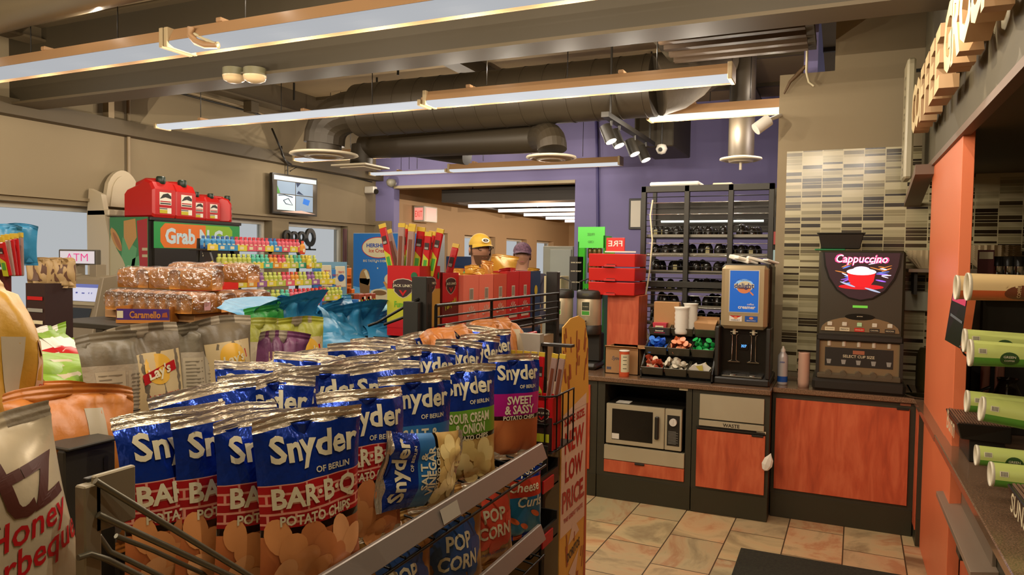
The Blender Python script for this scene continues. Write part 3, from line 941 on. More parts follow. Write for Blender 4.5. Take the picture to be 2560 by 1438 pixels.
# ---------------------------------------------------------------- creamer dispenser
CZ = .9
t = thing('creamer_dispenser', 'black and steel coffee creamer dispenser with a blue lit poster', 'dispenser', (-.785, 5.2, CZ))
mb = MB(); mb.box(0, .37, .0, .48, 0, .05, BLK, .01); mb.box(.015, .355, .16, .48, .05, .84, BLK, .02); mb.box(.0, .03, .02, .2, .05, .4, BLK, .006); mb.box(.34, .37, .02, .2, .05, .4, BLK, .006)
mb.box(.03, .34, .13, .165, .05, .43, BLKSH)
mb.obj('body', t)
mb = MB(); f = front(.185, .045, 0)
V = []
mb.box(.03, .34, .045, .2, .385, .83, mat('bronzed_steel', '#a8946f', .34, .4), .025)
mb.obj('steel_front', t)
mb = MB()
mb.rect(f, -.102, .102, .50, .80, mat('steel_bezel', '#cfc6b4', .3, .7), .003)
BLIT = mat('lit_blue_poster', '#1a5bb4', .25, emit=.35)
mb.rect(f, -.095, .095, .507, .793, BLIT, .004)
mb.ell(f, 0, .69, .062, .045, mat('pale_blue_halo', '#7fb0dd', .3, emit=.3), .0045, 28)
mb.ell(f, .005, .685, .05, .036, CREAM, .005, 28)
CUP = mat('coffee_cup_print', '#c9794a', .3, emit=.1)
mb.ell(f, .0, .672, .046, .036, CUP, .0055, 24, a0=PI, a1=2 * PI); mb.ell(f, .0, .672, .046, .006, mat('coffee_print', '#7c4326', .3), .006, 24)
mb.poly(f, [(.035, .655), (.05, .645), (.066, .628), (.058, .622), (.04, .64)], CUP, .0055)
NAVY = mat('navy_letters', '#262a66', .4)
mb.rect(f, -.066, .066, .672, .702, CREAM, .0058)
mb.text(f, 'delight', 0, .684, NAVY, w=.13, off=.0068, bold=.02)
mb.text(f, 'INTERNATIONAL', 0, .728, NAVY, w=.085, off=.0066)
mb.text(f, 'coffee', .045, .562, WHITE, w=.045, off=.006); mb.text(f, 'creamer', .02, .538, WHITE, w=.115, off=.006, bold=.03)
mb.obj('poster', t)
for k, (x, c) in enumerate(((-.052, RED), (.052, BLUEP))):
    mb = MB(); mb.rect(f, x - .042, x + .042, .44, .48, WHITE if k == 0 else BLUEP, .003)
    if k == 0: mb.poly(f, [(x - .042, .48), (x, .46), (x + .042, .48)], RED, .0035)
    mb.ell(f, x, .466, .014, .009, mat('coffee_cup_print', ''), .004)
    mb.text(f, 'FRENCH VANILLA' if k else 'HAZELNUT', x, .449, BLK if k == 0 else WHITE, w=.06, off=.004)
    mb.obj('flavour_button', t)
for x in (.12, .25):
    mb = MB(); mb.cyl((x, .1, .39), (x, .1, .345), .012, STEEL, seg=10); mb.box(x - .025, x + .025, .09, .11, .36, .365, STEEL); mb.obj('nozzle', t)
    mb = MB()
    for dx in (-.014, .014): mb.tube([(x + dx * 1.9, .115, .345), (x + dx, .115, .335), (x + dx, .115, .16), (x + dx * 2.4, .115, .15)], .0035, CHROME, 6)
    mb.box(x - .04, x + .04, .11, .118, .146, .152, CHROME); mb.obj('cup_lever', t)
mb = MB(); mb.box(.155, .215, .12, .131, .235, .28, BLKSH, .002); mb.text(front(.185, .1195, .262), '327', 0, 0, mat('blue_digits', '#4a8cff', .4, emit=3.0), w=.035, off=.001); mb.obj('display', t)
mb = MB(); mb.box(.05, .32, .02, .13, .05, .062, mat('drip_grate', '#544d3f', .4, .6), .004)
for x in (.12, .25): mb.lathe([(.028, .064), (.03, .066), (.03, .062)], CHROME, (x, .07, 0), 16)
mb.obj('drip_tray', t)
mb = MB()
for x0, y0, x1, y1, r in ((.06, .3, .2, .25, .03), (.18, .26, .33, .3, .022), (.3, .2, .38, .26, .015), (.1, .22, .24, .3, .02)):
    mb.obox(((x0 + x1) / 2, (y0 + y1) / 2, .865 + r), abs(x1 - x0) + .02, .07, r, Matrix.Rotation(math.atan2(y1 - y0, x1 - x0), 3, 'Z') @ Matrix.Rotation(.25, 3, 'Y'), WHITEP, .006)
o = single(mb, 'napkins', 'crumpled white napkins lying on top of the creamer dispenser', 'napkins'); o.location = (-.785, 5.2, CZ - .02)

# ---------------------------------------------------------------- cappuccino machine
t = thing('cappuccino_machine', 'tall black cappuccino machine with a glowing picture of a red cup', 'coffee machine', (-.15, 5.28, CZ))
mb = MB(); mb.box(.02, .54, .06, .5, .06, .94, mat('matte_black_plastic', '#37301f', .42), .015); mb.box(0, .56, -.02, .5, 0, .085, BLK, .02)
mb.box(.02, .54, .02, .06, .335, .38, BLK, .01); mb.box(.02, .04, .02, .06, .09, .34, BLK); mb.box(.52, .54, .02, .06, .09, .34, BLK)
mb.obj('body', t)
mb = MB(); f = front(.28, .06, 0)
pts = [(-.225, .925), (-.215, .84), (-.19, .76), (-.14, .68), (-.07, .63), (0, .615), (.07, .63), (.14, .68), (.19, .76), (.215, .84), (.225, .925)]
RIM = mat('dark_rim', '#17140f', .25)
rim = [(x * 1.05, y - .008 if y < .9 else y + .005) for x, y in pts]
mb.prism(rim, lambda x, y, o: f(x, y, o + .012), .012, RIM)
PIC = mat('lit_violet_backdrop', '#3d2b30', .2, emit=.25)
mb.poly(f, pts, PIC, .014)
def glow(n, c, e): return mat(n, c, .3, emit=e)
rr = random.Random(3)
for k in range(26):
    a = rr.uniform(0, 2 * PI); r = rr.uniform(.6, 1)
    x, y = math.cos(a) * .16 * r, .80 + math.sin(a) * .085 * r
    c = [glow('neon_violet', '#8a5ad8', .9), glow('neon_orange', '#d8863c', .7), glow('neon_blue', '#5a7ad8', .8), glow('neon_white', '#e8dcff', 1.2)][k % 4]
    mb.ell(f, x, y, rr.uniform(.02, .045), rr.uniform(.002, .005), c, .0145 + k * .00005, 10, rot=rr.uniform(-.5, .5))
mb.ell(f, .0, .70, .135, .018, glow('saucer_red', '#c01822', .6), .017, 24)
mb.poly(f, [(-.085, .80), (-.075, .74), (-.05, .70), (.05, .70), (.075, .74), (.085, .80)], glow('lit_red_cup', '#c0141c', .8), .0175)
mb.ell(f, 0, .80, .088, .022, glow('lit_white_foam', '#fff2f4', 1.6), .018, 28); mb.ell(f, 0, .815, .05, .02, glow('lit_steam', '#f2d6ff', 1.3), .0182, 20)
for q in ((-.15, .715, -.35), (.0, .68, -.3)): mb.ell(f, q[0] + .07, q[1], .05, .006, glow('spoon_blue', '#9fb4d8', .6), .0185, 14, rot=q[2])
mb.text(f, 'Cappuccino', .0, .878, glow('neon_pink_edge', '#d8407e', .9), w=.325, h=.078, off=.019, bold=.035, shear=.2)
mb.text(f, 'Cappuccino', .0, .878, glow('neon_text_white', '#ffe6f2', 1.4), w=.305, h=.066, off=.0195, bold=.0, shear=.2)
mb.obj('lit_picture', t)
mb = MB(); mb.rect(f, -.045, .045, .56, .576, mat('green_led_bar', '#5fae3a', .3, emit=.6), .002); mb.obj('status_light', t)
arc = [(-.235, .40)] + [(-.235 * math.cos(PI * k / 12) , .41 + .09 * math.sin(PI * k / 12)) for k in range(13)] + [(.235, .40)]
mb = MB(); mb.prism(arc, lambda x, y, o: f(x, y, o + .01), .01, mat('bronze_panel', '#86704f', .35, .3)); mb.ell(f, 0, .50, .09, .022, BLKSH, .011, 24)
mb.text(f, 'premium', 0, .503, CREAM, w=.035, off=.0125)
mb.obj('selector_panel', t)
for k in range(5):
    x = -.18 + .09 * k
    mb = MB(); mb.box(.28 + x - .015, .28 + x + .015, .043, .05, .435, .462, mat('pale_button', '#c9c4b0', .3) if k != 2 else mat('green_button', '#a8d0a0', .3), .003); mb.obj('button', t)
    mb = MB(); mb.rect(f, x - .03, x + .03, .402, .426, [CREAM, CREAM, REDB, BLK, BLK][k], .0115); mb.text(f, ['HOT COCOA', 'FRENCH', 'ENGLISH', 'CARAMEL', 'MOCHA'][k], x, .414, [BLK, BLK, CREAM, CREAM, CREAM][k], w=.048, off=.0125); mb.obj('flavour_label', t)
    mb = MB(); mb.cyl((.28 + x, .05, .34), (.28 + x, .05, .3), .013, mat('milky_plastic', '#b9b09a', .4), seg=10); mb.obj('nozzle', t)
mb = MB(); mb.box(.035, .525, .045, .062, .1, .335, mat('bronze_panel', ''), .004); f2 = front(.28, .044, 0)
mb.rect(f2, -.205, .205, .165, .29, BLK, .001)
mb.text(f2, 'SELECT CUP SIZE', 0, .235, CREAM, w=.19, off=.002); mb.rect(f2, -.035, .035, .25, .275, mat('orange_tag', ''), .002)
for k in range(5):
    x = -.18 + .09 * k
    mb.poly(f2, [(x - .015, .21), (x - .01, .18), (x + .01, .18), (x + .015, .21)], mat('grey_print', '#8c8a80', .5), .0016)
mb.obj('splash_panel', t)
mb = MB(); mb.box(.03, .53, -.01, .06, .085, .12, mat('drip_grey', '#5d5340', .4, .3), .006)
for k in range(5): mb.cyl((.1 + .09 * k, -.012, .12), (.1 + .09 * k, .05, .12), .02, mat('drip_grey', ''), seg=14)
mb.obj('drip_tray', t)
mb = MB(); mb.hexa([(0, 0, 0), (.24, 0, 0), (.24, .2, 0), (0, .2, 0), (-.02, -.02, .1), (.26, -.02, .1), (.26, .22, .1), (-.02, .22, .1)], BLK, .004); mb.box(-.03, .27, -.03, .23, .1, .108, BLK, .003)
o = single(mb, 'black_tub', 'black plastic tub standing on top of the cappuccino machine', 'tub'); o.location = (-.12, 5.4, CZ + .953)
mb = MB(); mb.box(0, .19, 0, .26, 0, .01, mat('green_plastic', '#1f7a44', .4), .003)
o = single(mb, 'green_tray', 'thin green tray under the black tub', 'tray'); o.location = (-.16, 5.36, CZ + .9405)

# spray can and stacked cups
t = thing('spray_can', 'white aerosol spray can between the two coffee machines', 'spray can', (-.345, 5.40, CZ))
mb = MB(); mb.lathe([(0, 0), (.033, 0), (.034, .01), (.034, .19), (.032, .205), (.018, .225), (.016, .23)], mat('silver_white_can', '#b9b6b2', .35, .2), seg=24); mb.lathe([(.0345, .02), (.0345, .06)], BLUEP, seg=24)
mb.text(front(0, -.0346, .16), 'DISH', 0, 0, BLUEP, w=.03); mb.obj('can_body', t)
mb = MB(); mb.lathe([(.016, .23), (.016, .245), (.008, .255), (.006, .268), (0, .27)], WHITE, seg=16); mb.obj('cap', t)
mb = MB(); mb.lathe([(0, 0), (.036, 0), (.037, .03)] + [(.037 + (.002 if k % 2 else 0), .03 + .02 * k) for k in range(1, 11)] + [(.038, .24), (.033, .24)], mat('pinkish_cup_paper', '#b9927a', .6), seg=24)
o = single(mb, 'cup_stack', 'stack of plain pinkish paper cups left of the cappuccino machine', 'cups'); o.location = (-.205, 5.36, CZ)

# ---------------------------------------------------------------- left part of the counter
WOODP = WOOD
t = thing('wood_stand', 'upright cherry wood board behind the cardboard box carrying the red bins', 'stand', (-1.655, 5.5, CZ))
mb = MB(); mb.box(0, .25, 0, .28, 0, .58, WOODP, .002); mb.obj('stand_body', t)
for k in range(3):
    mb = MB()
    z = 1.483 + k * .11
    mb.hexa([(-1.79, 5.43, z), (-1.425, 5.43, z), (-1.425, 5.78, z), (-1.79, 5.78, z), (-1.79, 5.42, z + .1), (-1.42, 5.42, z + .1), (-1.42, 5.78, z + .1), (-1.79, 5.78, z + .1)], REDB, .004)
    mb.box(-1.66, -1.57, 5.405, 5.43, z + .0, z + .015, REDB)
    mb.rect(front(-1.61, 5.424, z + .012), -.035, .035, -.006, .008, mat('red_slot', '#3a0805', .6), .004)
    tag(mb.obj('red_bin'), ['bright red plastic bin at the bottom of the stack of three', 'bright red plastic bin in the middle of the stack of three', 'bright red plastic bin on top of the stack of three'][k], 'bin', 'red bins')
mb = MB(); f = front(-1.6, 5.55, 1.875)
mb.box(-1.70, -1.45, 5.55, 5.555, 1.815, 1.825, WHITE); mb.box(-1.69, -1.54, 5.55, 5.56, 1.825, 1.93, REDB, .002)
mb.text(front(-1.615, 5.549, 1.885), 'FRE', 0, 0, WHITE, w=.115, h=.045, mir=True)
single(mb, 'counter_sign', 'small red sign with mirrored white letters above the red bins', 'sign')
# green acrylic holder
GACR = mat('green_acrylic', '#4fd238', .15, trans=.45, alpha=.8)
t = thing('acrylic_display', 'bright green translucent display case behind the coffee urns', 'display case', (-1.95, 5.62, CZ))
mb = MB()
mb.box(0, .225, .0, .012, .95, 1.12, mat('green_acrylic_header', '#52c845', .3)); mb.box(0, .06, 0, .012, .0, .95, GACR); mb.box(.06, .225, 0, .01, .62, .66, GACR)
mb.box(.0, .01, 0, .2, 0, 1.0, GACR); mb.box(.215, .225, 0, .2, 0, 1.05, GACR); mb.box(.225, .28, .1, .11, .7, 1.03, GACR)
mb.text(front(.11, -.001, 1.06), 'FREE', 0, 0, GREEN, w=.06, mir=True); mb.text(front(.11, -.001, 1.0), 'CBD', 0, 0, GREEN, w=.05, mir=True)
mb.obj('case', t)
for z in (.6, .75, .87):
    mb = MB()
    for k in range(3): mb.lathe([(0, 0), (.02, 0), (.021, .07), (.012, .085), (.012, .1), (0, .1)], mat('olive_bottle', '#6a5c30', .3, .3), (.09 + .04 * k, .05, z), 12)
    mb.obj('bottle_row', t)
# coffee urns


def urn(label, x, y, s=1.0):
    t = thing('coffee_urn', label, 'coffee urn', (x, y, CZ))
    mb = MB(); mb.box(-.1, .1, -.12, .12, 0, .05, BLK, .02); mb.box(-.09, .09, .02, .12, .05, .28, BLK, .01); mb.lathe([(0, .27), (.098, .27), (.1, .28), (.1, .34), (.095, .345)], BLK, seg=28); mb.obj('stand', t)
    mb = MB(); mb.lathe([(.094, .34), (.096, .345), (.096, .55), (.094, .555)], mat('urn_steel', '#b0a184', .3, .4), seg=32)
    f = lambda px, pz, o=0: ((.0965 + o) * math.sin(px / .096), -(.0965 + o) * math.cos(px / .096), pz)
    mb.rect(f, -.035, .035, .42, .53, CREAM, .0006, nx=4); mb.rect(f, -.03, .03, .46, .525, mat('dark_green_label', '#2c2f18', .5), .0012, nx=4); mb.rect(f, -.03, .03, .425, .455, GREEN, .0012, nx=4)
    mb.text(f, 'COLOMBIAN', 0, .49, CREAM, w=.045, off=.002)
    mb.obj('tank', t)
    mb = MB(); mb.lathe([(.1, .55), (.102, .56), (.102, .60), (.09, .615), (.04, .62), (0, .62)], BLK, seg=28); mb.rect(lambda px, pz, o=0: ((.1025 + o) * math.sin(px / .1), -(.1025 + o) * math.cos(px / .1), pz), -.025, .025, .575, .593, mat('urn_badge', '#4d4a34', .4), .0006, nx=4); mb.obj('lid', t)
    mb = MB(); mb.tube([(-.085, 0, .61), (-.08, 0, .68), (0, 0, .71), (.08, 0, .68), (.085, 0, .61)], .006, BLK, 8); mb.obj('handle', t)
    mb = MB(); mb.cyl((0, -.09, .365), (0, -.15, .365), .014, CHROME, seg=12); mb.cyl((0, -.14, .36), (0, -.14, .32), .012, BLK, seg=12); mb.box(-.02, .02, -.16, -.12, .375, .385, BLK, .003); mb.obj('tap', t)
    return t


urn('steel coffee urn with a small green label, beside the wood stand', -1.79, 5.46)
u = urn('steel coffee urn half hidden by the dark post, carry handle raised', -2.02, 5.44)
mb = MB()
for k in range(3): mb.box(-2.02 + .0, -1.90, 5.62 + .02 * k, 5.64 + .02 * k, 1.5 + .0, 1.78 - .1 * k, mat('dark_brown_card', '#1e1811', .6), .002)
f = front(-1.96, 5.618, 0)
for z in (1.73, 1.66, 1.57): mb.text(f, 'DARK ROAST', 0, z, CREAM, w=.09, off=.003)
single(mb, 'cup_carton_holder', 'dark brown printed cup carton behind the coffee urns', 'carton')
# pale carton box left of it
p = at(1360, 690, Y=5.9); q = at(1402, 730, Y=5.9)
mb = MB(); mb.box(p.x, q.x, 5.9, 6.1, 1.3, p.z, mat('pale_carton', '#b3a27c', .7), .003); single(mb, 'pale_box', 'pale cardboard box behind the dark post by the urns', 'box')
# cardboard box with script lettering and canister
t = thing('cardboard_box', 'open brown cardboard box with handwriting style lettering on the worktop', 'box', (-1.60, 5.28, CZ))
mb = MB(); mb.box(0, .26, 0, .006, 0, .2, CARD); mb.box(0, .26, .22, .226, 0, .2, CARD); mb.box(0, .006, 0, .226, 0, .2, CARD); mb.box(.254, .26, 0, .226, 0, .2, CARD); mb.box(0, .26, 0, .226, 0, .005, CARD)
f = front(.06, -.0005, 0); mb.text(f, 'Sysco', .035, .115, mat('blue_grey_ink', '#4d4a55', .6), w=.085, shear=.35); mb.rect(f, -.045, -.01, .03, .05, mat('blue_grey_ink', ''), .0006)
mb.obj('box_body', t)
for a, b in (((0, 0, .2), (0, -.05, .215)), ):
    mb = MB(); mb.hexa([(0, .0, .198), (.26, .0, .198), (.26, .004, .2), (0, .004, .2), (.01, -.04, .212), (.25, -.04, .212), (.25, -.036, .215), (.01, -.036, .215)], CARD); mb.obj('flap', t)
mb = MB(); mb.hexa([(.258, 0, .198), (.262, 0, .198), (.262, .226, .198), (.258, .226, .198), (.31, .01, .20), (.315, .01, .2), (.315, .21, .2), (.31, .21, .2)], CARD); mb.obj('flap', t)
t = thing('sugar_canister', 'orange and white paper canister in front of the cardboard box', 'canister', (-1.425, 5.19, CZ))
mb = MB(); ORC = mat('canister_orange', '#c4512a', .4); CRM = mat('canister_cream', '#c9c09c', .5)
mb.lathe([(0, 0), (.036, 0), (.037, .002), (.037, .035)], ORC, seg=24); mb.lathe([(.037, .035), (.037, .165)], CRM, seg=24); mb.lathe([(.037, .165), (.037, .185)], ORC, seg=24)
f = lambda px, pz, o=0: ((.037 + o) * math.sin(px / .037), -(.037 + o) * math.cos(px / .037), pz)
mb.rect(f, -.037, -.017, .035, .165, ORC, .0005, nx=3)
for z in (.145, .12, .09, .06): mb.rect(f, .0, .028, z, z + .004, BLK, .0006, nx=3)
mb.obj('canister_body', t)
mb = MB(); mb.lathe([(.037, .185), (.0385, .186), (.0385, .193), (.03, .194), (0, .19)], WHITE, seg=24); mb.obj('lid', t)

# condiment organiser: nine bins on a sloping black rack
t = thing('condiment_organiser', 'black three tier condiment organiser with nine bins on the worktop', 'organiser', (-1.30, 5.19, CZ))
mb = MB()
for x in (-.005, .50):
    mb.hexa([(x, .0, 0), (x + .01, .0, 0), (x + .01, .36, 0), (x, .36, 0), (x, .0, .06), (x + .01, .0, .06), (x + .01, .36, .42), (x, .36, .42)], BLK)
mb.box(-.005, .51, .34, .36, 0, .40, BLK, .002); mb.box(0, .51, 0, .34, 0, .01, BLK)
mb.obj('rack', t)
BIN = mat('dark_bin', '#454031', .35)
bins = []
for r in range(3):
    for c in range(3):
        bx, by, bz = .005 + c * .168, .0 + r * .105, .03 + r * .135
        mb = MB(); w_ = .16
        F = [(bx, by, bz), (bx + w_, by, bz), (bx + w_, by + .13, bz - .015), (bx, by + .13, bz - .015)]
        th = .005
        mb.hexa([(bx + .01, by, bz), (bx + w_ - .01, by, bz), (bx + w_ - .01, by + .13, bz), (bx + .01, by + .13, bz), (bx + .01, by, bz + .006), (bx + w_ - .01, by, bz + .006), (bx + w_ - .01, by + .13, bz + .006), (bx + .01, by + .13, bz + .006)], BIN)
        mb.hexa([(bx + .01, by, bz), (bx + w_ - .01, by, bz), (bx + w_ - .01, by + th, bz), (bx + .01, by + th, bz), (bx, by - .03, bz + .055), (bx + w_, by - .03, bz + .055), (bx + w_, by - .03 + th, bz + .058), (bx, by - .03 + th, bz + .058)], BIN)
        for sx, ox in ((bx + .008, bx - .001), (bx + w_ - .012, bx + w_ - .004)):
            mb.hexa([(sx, by, bz), (sx + th, by, bz), (sx + th, by + .13, bz), (sx, by + .13, bz), (ox, by - .03, bz + .055), (ox + th, by - .03, bz + .055), (ox + th, by + .13, bz + .10), (ox, by + .13, bz + .10)], BIN)
        mb.obj('bin', t)
        bins.append((r, c, bx + w_ / 2, by + .045, bz + .01))


def cupmesh(m, m2, s=1.0):
    mb = MB(); mb.lathe([(0, 0), (.013 * s, 0), (.0175 * s, .022 * s), (.0195 * s, .023 * s), (.0195 * s, .025 * s)], m, seg=12); mb.lathe([(.0195 * s, .025 * s), (0, .0255 * s)], m2, seg=12)
    return mb


kinds = {(1, 0): ('blue coffee creamer cup heaped in the left bin of the middle tier', mat('blue_cup', '#1f55c0', .3), mat('blue_lid', '#3a78d8', .25)),
         (1, 1): ('orange coffee creamer cup heaped in the centre bin of the middle tier', mat('orange_cup', '#c95f30', .35), mat('peach_lid', '#e0936a', .3)),
         (1, 2): ('green coffee creamer cup heaped in the right bin of the middle tier', mat('green_cup', '#178a3c', .3), mat('green_lid', '#2fae58', .3)),
         (0, 0): ('red and white creamer cup heaped in the left bin of the lowest tier', mat('brick_cup', '#a23c22', .35), mat('cream_lid', '#dcc4a4', .3)),
         (0, 1): ('clear and white creamer cup heaped in the centre bin of the lowest tier', mat('milky_cup', '#b5ab96', .3), mat('white_lid', '#d8cfb8', .3))}
for (r, c, x, y, z) in bins:
    if (r, c) in kinds:
        lab, m1, m2 = kinds[(r, c)]
        proto = cupmesh(m1, m2, 1.15).obj('creamer_cup'); proto['category'] = 'creamer cup'; proto['label'] = lab; proto['group'] = 'creamer cups in the ' + ('left', 'centre', 'right')[c] + (' middle' if r else ' lowest') + ' bin'
        k = 0
        for lz in range(4):
            for i in range(4 if lz < 3 else 3):
                o = proto if k == 0 else proto.copy()
                if k: C.objects.link(o)
                k += 1
                o.location = (-1.30 + x + (-.052 + .035 * i) + R_.uniform(-.006, .006), 5.19 + y + (-.02 + .028 * (lz % 2)) + R_.uniform(-.006, .006) + .01 * lz, CZ + z + .022 + .022 * lz)
                o.rotation_euler = (R_.uniform(-1.6, 1.6), R_.uniform(-1.2, 1.2), R_.uniform(0, 6))
# sugar sachets in the last bin
proto = None
SAC = [mat('yellow_sachet', '#b9a848', .5), mat('white_sachet', '#cfc8b8', .55)]
for k in range(12):
    mb = MB(); mb.box(-.03, .03, -.0025, .0025, 0, .065, SAC[k % 2], .001); mb.box(-.03, .03, -.003, .003, .06, .066, SAC[1])
    o = mb.obj('sugar_sachet'); tag(o, 'yellow sweetener sachet in the right bin of the lowest tier' if k % 2 == 0 else 'white sugar sachet in the right bin of the lowest tier', 'sachet', 'sachets in the lowest right bin')
    o.location = (-1.30 + .42 + R_.uniform(-.035, .035), 5.20 + .008 * k, CZ + .045 + R_.uniform(0, .02)); o.rotation_euler = (R_.uniform(-.5, .1), R_.uniform(-.9, .9), R_.uniform(-.3, .3))
mb = MB(); mb.box(0, .19, 0, .07, 0, .235, CARD, .004); o = single(mb, 'brown_carton', 'plain upright brown carton in the top left bin', 'box'); o.location = (-1.275, 5.45, CZ + .31)
mb = MB(); mb.hexa([(0, 0, 0), (.08, 0, 0), (.08, .06, 0), (0, .06, 0), (-.012, -.01, .075), (.092, -.01, .075), (.092, .07, .075), (-.012, .07, .075)], mat('pink_carton', '#c03a4a', .5)); mb.rect(front(.04, -.006, 0), -.03, .03, .012, .055, CREAM, .004)
for z in (.02, .03, .04): mb.rect(front(.04, -.006, 0), -.022, .022, z, z + .004, BLK, .005)
o = single(mb, 'pink_carton', 'small pink carton with a white label in the top left bin', 'carton'); o.location = (-1.255, 5.39, CZ + .315)
for k, (x, y, h) in enumerate(((-1.055, 5.40, .2), (-1.0, 5.46, .225))):
    mb = MB(); prof = [(0, 0), (.045, 0)]
    for i in range(int(h / .016)): prof += [(.047 + .004 * (i % 2), .01 + .016 * i)]
    prof += [(.057, h), (.05, h), (.03, h - .01)]
    mb.lathe(prof, WHITE, seg=24); o = single(mb, 'lid_stack', ['stack of white cup lids in the top middle bin', 'taller stack of white cup lids behind the first one'][k], 'lids'); o.location = (x, y, CZ + .315)
mb = MB(); mb.hexa([(0, 0, 0), (.13, 0, 0), (.13, .08, 0), (0, .08, 0), (-.01, 0, .09), (.15, 0, .085), (.15, .09, .11), (-.01, .09, .11)], CARD, .003); mb.box(-.012, .16, .085, .09, .08, .13, CARD)
o = single(mb, 'brown_carton', 'short open brown carton in the top right bin', 'box'); o.location = (-.955, 5.40, CZ + .315)
# water bottle behind
mb = MB(); mb.lathe([(0, 0), (.04, 0)] + [(.042 - .004 * (k % 2), .02 * k + .01) for k in range(12)] + [(.03, .27), (.014, .3), (.014, .32), (0, .32)], mat('blue_tint_plastic', '#7f9cc8', .1, trans=.6), seg=20)
o = single(mb, 'water_bottle', 'ribbed clear blue bottle between organiser and creamer dispenser', 'bottle'); o.location = (-.835 + .0, 5.62, CZ)

# ---------------------------------------------------------------- tall black wire rack
t = thing('wire_rack', 'tall black wire display rack behind the counter seen from the back', 'rack', (-1.50, 5.88, 0))
W, Hh = 1.03, 2.36
mb = MB()
for x in (0, .35, .69, W - .04): mb.box(x, x + .04, .0, .04, .05, Hh, BLKM, .003)
mb.box(0, W, 0, .05, Hh - .05, Hh, BLKM, .003); mb.box(0, W, -.005, .04, 1.54, 1.59, BLKM, .003); mb.box(0, W, 0, .05, 0, .08, BLKM, .003)
mb.box(0, .03, .4, .44, .05, Hh, BLKM); mb.box(W - .03, W, .4, .44, .05, Hh, BLKM)
mb.box(.03, W - .03, .43, .44, 2.0, Hh - .1, mat('rack_back_board', '#2c261c', .6)); mb.box(.03, W - .03, .43, .44, .1, .9, mat('rack_back_board', '')); mb.obj('frame', t)
mb = MB()
z = .3
while z < Hh - .05:
    mb.cyl((.02, .045, z), (W - .02, .045, z), .0035, CHROME if int(z * 100) % 3 == 0 else WIRE, seg=5, caps=False); z += .047
mb.obj('back_wires', t)
mb = MB(); mb.cyl((.1, .3, 2.09), (W - .1, .3, 2.09), .012, mat('rack_tube_lamp', '#eaf6f4', .4, emit=.5), seg=8); mb.obj('tube_lamp', t)
proto = None
PUR = mat('rack_shelf_acrylic', '#6f6a5c', .25, .3)
shz = [.95, 1.09, 1.23, 1.37, 1.50, 1.65, 1.79, 1.94]
for z in shz:
    mb = MB(); mb.box(.03, W - .03, .06, .4, z, z + .006, BLKM); mb.box(.04, W - .04, .052, .06, z - .0, z + .03, PUR); mb.obj('shelf', t)
DOME = mat('smoked_dome', '#1a1611', .15); GLD = mat('pale_label', '#8d8254', .4)
# dark domed jars standing on the rack shelves: things of their own
protos = []
for gl in (0, 1):
    mb = MB(); mb.lathe([(0, 0), (.034, 0), (.036, .01), (.036, .045), (.03, .07), (.018, .088), (0, .094)], DOME, seg=14)
    if gl: mb.rect(front(0, -.0365, 0), -.014, .014, .01, .06, GLD, .001)
    protos.append(mb.mesh('domed_jar'))
zn = ['lowest', 'second', 'third', 'fourth', 'fifth', 'sixth', 'seventh', 'top']
for si, z in enumerate(shz):
    for k in range(20):
        if R_.random() < .1: continue
        o = bpy.data.objects.new('domed_jar', protos[R_.random() < .2]); C.objects.link(o)
        o.location = (-1.50 + .1 + .085 * (k % 10) + .02 * (k > 9) + R_.uniform(-.006, .006), 5.88 + (.12 if k < 10 else .25) + R_.uniform(-.01, .03), z + .0065); o.scale = (1.1, 1.1, R_.uniform(.95, 1.25))
        tag(o, 'dark dome topped jar on the %s filled shelf of the wire rack' % zn[si], 'jar', 'dark jars in the wire rack')
mb = MB()
mb.tube([at(1632, 500, Y=5.84), at(1626, 540, Y=5.84), at(1631, 600, Y=5.84), at(1624, 680, Y=5.84), at(1614, 740, Y=5.84), at(1612, 800, Y=5.84), at(1620, 850, Y=5.84)], .007, CREAM, 8)
single(mb, 'power_cord', 'cream power cord hanging down the left side of the wire rack', 'cord')
mb = MB(); mb.tube([at(1588, 818, Y=5.6), at(1584, 828, Y=5.6), at(1588, 832, Y=5.6), at(1594, 822, Y=5.6)], .008, CREAM, 6)
o = single(mb, 'cable_clip', 'small cream cable loop hanging at the rack foot', 'cable clip')
mb = MB(); mb.box(-1.45, -1.05, 5.95, 6.2, 2.365, 2.4, WHITEP, .01); mb.box(-.95, -.8, 6.0, 6.2, 2.365, 2.385, CREAM, .005)
single(mb, 'papers', 'white papers lying on top of the tall wire rack', 'papers')
mb = MB(); p = at(1590, 535, Y=9.28); mb.box(p.x - .09, p.x + .09, 9.26, 9.298, p.z - .2, p.z + .2, BLK, .004); mb.rect(front(p.x, 9.26, p.z), -.065, .065, -.17, .17, WHITEP, .001); single(mb, 'framed_notice', 'black framed white notice on the purple wall beside the rack', 'picture frame')
# slim rack of small packs at the wall corner
t = thing('clip_strip', 'thin strip of small bright packs hanging beside the tan wall', 'clip strip', (-.475, 5.90, 0))
mb = MB(); mb.box(0, .012, 0, .01, .95, 2.1, BLK); mb.obj('strip', t)
for k, c in enumerate(['#c46a20', '#7fa8a8', '#b8b49c', '#3f7a4a', '#c46a20', '#9ab8c0', '#a02a20']):
    mb = MB(); mb.box(-.01, .022, -.012, .0, 1.05 + .14 * k, 1.15 + .14 * k, mat('pack_%d' % k, c, .4), .002); mb.obj('pack', t)
